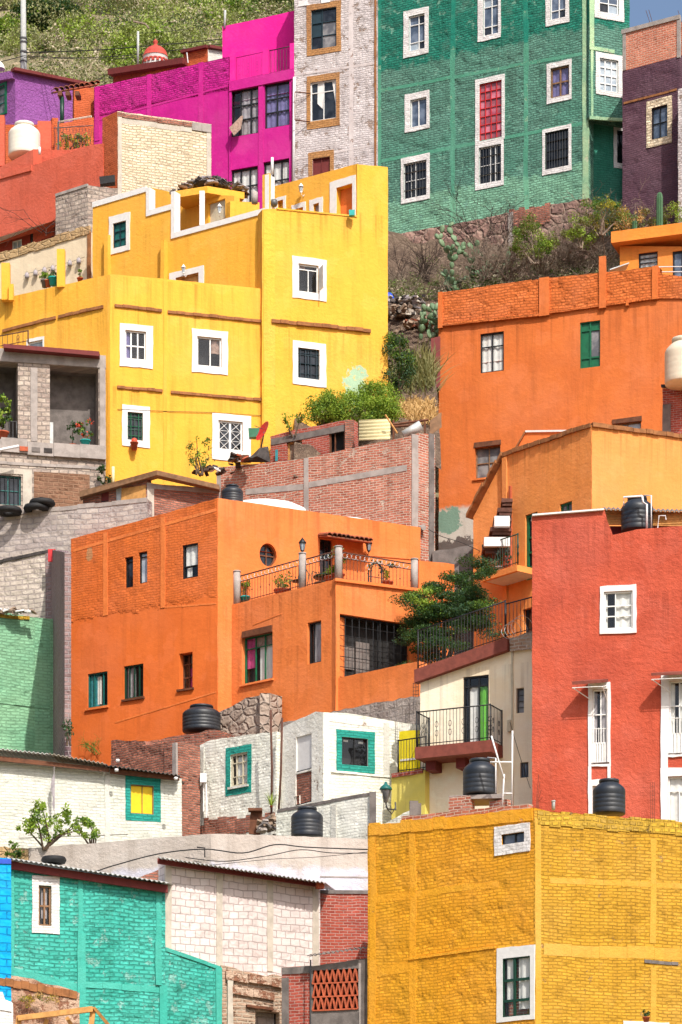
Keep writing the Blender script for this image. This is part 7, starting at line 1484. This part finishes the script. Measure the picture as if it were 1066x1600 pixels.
def column_cactus(u, vb, vt, Y, r, lb):
    b, h = P(u, vb, Y), (vb - vt) / F * Y; mb = MB(); K = 24; prof = [(0, .9), (.5, 1), (.85, 1), (.95, .75), (1.0, .2)]; pr = None
    for f, s_ in [(0, 1), (.3, 1.02), (.6, .98), (.88, .98), (.95, .8), (.985, .5), (1, .1)]:
        ring = [b + Vector((math.cos(2 * math.pi * k / K), math.sin(2 * math.pi * k / K), 0)) * (r * s_ * (1 if k % 3 else .8)) + Vector((0, 0, h * f)) for k in range(K)]
        if pr:
            for k in range(K): mb.face([pr[k], pr[(k + 1) % K], ring[(k + 1) % K], ring[k]])
        pr = ring
    tag(mb.build('column_cactus', 'cactus'), lb, 'cactus')
column_cactus(1031, 380, 300, 116.8, .13, 'tall column cactus behind the small orange roof room'); column_cactus(992, 380, 344, 116.9, .1, 'short column cactus left of the tall one')
for (u, v, r, k, mats, lb) in ((835, 372, (1.0, .6, .8), 40, ['leaf_bright', 'leaf_mid', 'leaf_olive'], 'bright green shrub under the green house wall'), (940, 336, (1.0, .5, .6), 30, ['leaf_olive', 'leaf_mid', 'leaf_yellow'], 'olive shrub below the corner of the green house'), (905, 360, (.7, .5, .5), 20, ['leaf_olive', 'leaf_bright'], 'small yellow green shrub in the dry thicket'), (985, 345, (.9, .5, .7), 24, ['leaf_olive', 'straw', 'leaf_mid'], 'dry olive shrub left of the tall column cactus'), (1050, 350, (.7, .5, .6), 18, ['leaf_olive', 'leaf_bright'], 'thin olive shrub between the tall cactus and the right edge')):
    p = g_at(u, v + 12, 116); p = P(u, v, 117.4); bush('shrub', lb, 'shrub', p, r, mats, k=k, n=130, size=.065, cr=.22, stems=10, stem_mat='twig')
for i, (u, v, L, lb) in enumerate(((790, 437, 1.25, 'grey leafless thicket above the big orange parapet, left part'), (850, 428, 1.3, 'grey leafless thicket below the bright green shrub'), (895, 424, 1.3, 'tall grey leafless shrub in the middle of the thicket'), (945, 412, 1.25, 'grey leafless shrub left of the orange roof room'), (925, 372, 1.1, 'pale branched shrub against the plum house foot'), (1010, 368, 1.0, 'bare twigs between the two column cacti'), (760, 435, 1.0, 'bare shrub in front of the stone foundation post'))):
    p = P(u, v, 118.3 + .3 * (i % 3)); dry_shrub('dry_shrub', lb, p, L, n=20, depth=3, r=.022, spread=.75, group=None)
for (u, v, L, lb) in ((640, 455, 1.5, 'dark bare bush in front of the stone foundation wall'), (668, 445, 1.2, 'smaller dark bare bush by the stone foundation'), (615, 458, 1.0, 'dark bare bush close to the yellow house corner'), (755, 400, 1.7, 'thin leafless sapling rising against the green wall'), (785, 385, 1.4, 'thin twiggy sapling beside the foundation post')):
    dry_shrub('bare_bush', lb, P(u, v + 8, 120.6), L, n=6, depth=3, r=.022, mat='dark_twig', spread=.4, cat='bush', lean=(0, 0, .5))
bush('shrub', 'dark green shrub beside the right end of the yellow house', 'shrub', P(616, 572, 107.4), (.7, .5, 1.1), ['leaf_dark', 'leaf_mid', 'leaf_blue'], k=64, n=130, size=.065, cr=.24, stems=9)
bush('shrub', 'broad bright green bush below the yellow house', 'shrub', P(552, 642, 104.9), (1.7, .5, .66), ['leaf_bright', 'leaf_bright', 'leaf_mid'], k=150, n=200, size=.055, cr=.26, stems=6)
bush('shrub', 'bright green bush just left of the cream corrugated sheet', 'shrub', P(592, 620, 105.2), (.7, .45, .62), ['leaf_bright', 'leaf_bright', 'leaf_mid'], k=60, n=150, size=.055, cr=.24, stems=6)
bush('shrub', 'low green bush left of the round bright one', 'shrub', P(500, 648, 104.9), (.8, .4, .45), ['leaf_mid', 'leaf_bright', 'leaf_olive'], k=24, n=40, size=.08, cr=.18, stems=5)
for (u, v, sx, lb) in ((655, 640, 1.1, 'golden dry grass below the rusty gate'), (640, 600, .9, 'dry brown stalks behind the dark green shrub'), (665, 585, .6, 'dry stalks beside the rusty gate')):
    p = P(u, v, 107 if v > 620 else 109.5); mb = MB()
    for i in range(1400 if v > 620 else 240):
        bx_ = min(random.gauss(0, .5) * sx, (678 - u) / F * p.y); by_ = random.uniform(-.8, 1.0); b = p + Vector((bx_, by_, by_ * .6 + random.uniform(-.35, .0) - .1 * (bx_ > .5))); d = Vector((random.gauss(0, .6) - .2, random.gauss(0, .4), 1)).normalized(); L = random.uniform(.2, .5) if v > 620 else random.uniform(.6, 1.4); m = b + d * L * .6; e = b + d * L + Vector((random.gauss(0, .15), 0, -.08)); sd = Vector((.016, 0, 0))
        mb.face([b - sd, b + sd, m + sd, m - sd]); mb.face([m - sd, m + sd, e])
    o = mb.build('dry_grass', 'straw' if v > 620 else 'leaf_olive'); tag(o, lb, 'dry grass')
pile('rubble', 'pale stones tumbled on the bank beside the yellow house', 'rubble', g_at(625, 502) + Vector((0, 0, -.05)), (1.3, 1.4, .15), 170, ['stone_loose', 'stone_loose', 'pale_concrete', 'debris_dark'], .09, .6); pile('rubble', 'grey and white rubbish strewn under the dark bare bush', 'rubble', g_at(630, 482, 108) + Vector((0, 0, -.05)), (1.1, 1.4, .12), 110, ['cloth_grey', 'pale_concrete', 'debris_dark', 'dark_concrete'], .085, .6); pile('rubble', 'reddish stones in front of the nopal by the orange corner', 'rubble', g_at(660, 512) + Vector((0, 0, -.05)), (.9, .9, .18), 80, ['stone_loose', 'tile_old', 'stone_loose'], .1, .6)
mb = MB(); c = g_at(607, 474, 106); mb.lathe(c, [(0, 0), (.2, .02), (.22, .2), (.12, .36), (.05, .4), (0, .42)], 12); tag(mb.build('plastic_bag', 'blue_plastic', jit=.03), 'blue plastic bag on the bank by the yellow house edge', 'bag')

cl = []; ci = []; mb = MB()
for _ in range(150):      # tangled undergrowth on the bank under the green house
    u = random.uniform(600, 975); Y = random.uniform(117.8, 121.5); x = (u - CX) / F * Y; z = gs(x, Y) + .1; r = random.uniform(.15, .4)
    for q in range(3): cl.append((x + random.gauss(0, .25), Y, z + random.uniform(0, .35), r, r, r * .7)); ci.append(random.choice([0, 0, 1, 1, 2, 3]))
    if random.random() < .55:
        for q in range(3): twigs(mb, (x, Y, z - .1), (random.gauss(0, .6), random.gauss(0, .4), 1), random.uniform(.4, .8), .014, 2, .7)
o = leaf_cloud('undergrowth', cl, 42, .07, ['scrub_dry', 'scrub_olive', 'leaf_mid', 'scrub_dark'], cmi=ci); o['kind'] = 'stuff'
o = mb.build('brushwood', 'twig'); o['kind'] = 'stuff'

# ------------------------------------------------------------------ scrub of the hill, poles and wires
cl = []; kk = []
for _ in range(900):
    y = random.uniform(144, 235); u = random.uniform(-80, 520); x = (u - CX) / F * y; z = gz(x, y); k = math.sin(x * .5 + 1) + math.sin(y * .23 + x * .15) + .5 * math.sin(x * 1.3 + y * .4)
    if k < -1.25 and random.random() < .8: continue
    r = random.uniform(.45, 1.3) if k > -.5 else random.uniform(.25, .6); cl.append((x, y, z + r * .4, r * 1.1, r * 1.1, r * .8)); kk.append(k)
cl2 = [c for c, k in zip(cl, kk) if k <= .1]; cl = [c for c, k in zip(cl, kk) if k > .1]
o = leaf_cloud('dry_scrub', cl2, 120, .15, ['scrub_olive', 'scrub_dry', 'scrub_dark', 'scrub_light'], weights=[.3, .5, .14, .06]); o['kind'] = 'stuff'
o = leaf_cloud('hillside_scrub', cl, 130, .15, ['scrub_light', 'scrub_olive', 'scrub_dark', 'scrub_dry', 'leaf_mid'], weights=[.25, .3, .08, .32, .05]); o['kind'] = 'stuff'
cl = []; ci = []
for _ in range(420):      # rounded shrubs of the slope
    y = random.uniform(144, 225); u = random.uniform(-90, 520); x = (u - CX) / F * y; z = gz(x, y); R = random.uniform(.7, 2.3); m = random.choices([0, 1, 2, 3, 4], [.36, .26, .14, .1, .14])[0]
    for q in range(9):
        a = random.uniform(0, 6.28); e = random.uniform(.1, 1.4); cl.append((x + R * .75 * math.cos(a) * math.cos(e), y + R * .75 * math.sin(a) * math.cos(e), z + R * .7 * math.sin(e), R * .42, R * .42, R * .34)); ci.append(m)
o = leaf_cloud('hillside_shrubs', cl, 75, .13, ['scrub_light', 'scrub_olive', 'scrub_dark', 'scrub_dry', 'leaf_bright'], cmi=ci); o['kind'] = 'stuff'
for (u, v, r, m, lb) in ((235, 85, (2.3, 1.6, 1.4), ['scrub_light', 'leaf_bright', 'scrub_light'], 'bright yellow green tree on the hill above the red dome'), (345, 25, (2.0, 1.5, 1.6), ['leaf_mid', 'leaf_bright'], 'green tree on the hill behind the magenta roof'), (70, 25, (2.4, 1.4, 1.1), ['leaf_dark', 'leaf_dark', 'leaf_olive'], 'dark shady tree near the power pole on the hill'), (430, -2, (1.3, 1.2, .9), ['leaf_dark', 'leaf_mid'], 'dark tree above the pink roof wall at the top edge'), (15, 60, (1.4, 1, 1.2), ['leaf_mid', 'leaf_bright'], 'leafy tree at the upper left edge of the hill')):
    Y = next((y for y in np.arange(143, 220, .5) if gz((u - CX) / F * y, y) >= (HV - v - 12) / F * y), 180)
    t = bush('tree', lb, 'tree', P(u, v, Y - 1.2), r, m, k=80, n=130, size=.13, cr=.42, stems=6, stem_mat='bark')
H = thing('power_pole', 'pale concrete power pole in front of the hill at the upper left', 'pole', P(37, 112, 143.5)); mb = MB(); mb.tube([P(37.5, 200, 143.6), P(36, -60, 143.6)], .17, 10, r2=.11); mb.build('shaft', 'pole_grey', H)
for v in (60, 66, 81, 96): mb = MB(); mb.lathe(P(36.8, v, 143.6), [(.17, -.04), (.19, 0), (.17, .04)], 10); mb.build('band', 'grey_iron', H)
mb = MB(); mb.tube([P(215.5, 102, 139), P(215.8, 49, 139)], .055, 8); tag(mb.build('utility_pole', 'pole_grey'), 'slim grey pole standing left of the red dome', 'pole')
mb = MB(); mb.tube([P(233, 44, 146), P(227, 37, 146), P(208, 33, 146)], .05, 5); tag(mb.build('dead_branch', 'twig'), 'pale dead branch sticking out above the slim pole', 'branch')
for (pts, r, lb) in ((((37, 82), (130, 79), (215, 73), (352, 60), (460, 40)), .022, 'upper power line crossing in front of the hill'), (((37, 87), (120, 90), (216, 85), (350, 68)), .018, 'middle power line sagging in front of the hill'), (((37, 90), (170, 92), (216, 88)), .014, 'lower power line from the concrete pole to the slim pole'), (((-60, 102), (-5, 97), (37, 87)), .022, 'power line from the concrete pole to the left edge'), (((216, 52), (280, 47), (352, 33)), .012, 'thin wire from the slim pole up to the magenta roof')): cable('power_line', lb, [P(u, v, 143.3 - (u > 100) * 3) for u, v in pts], r)
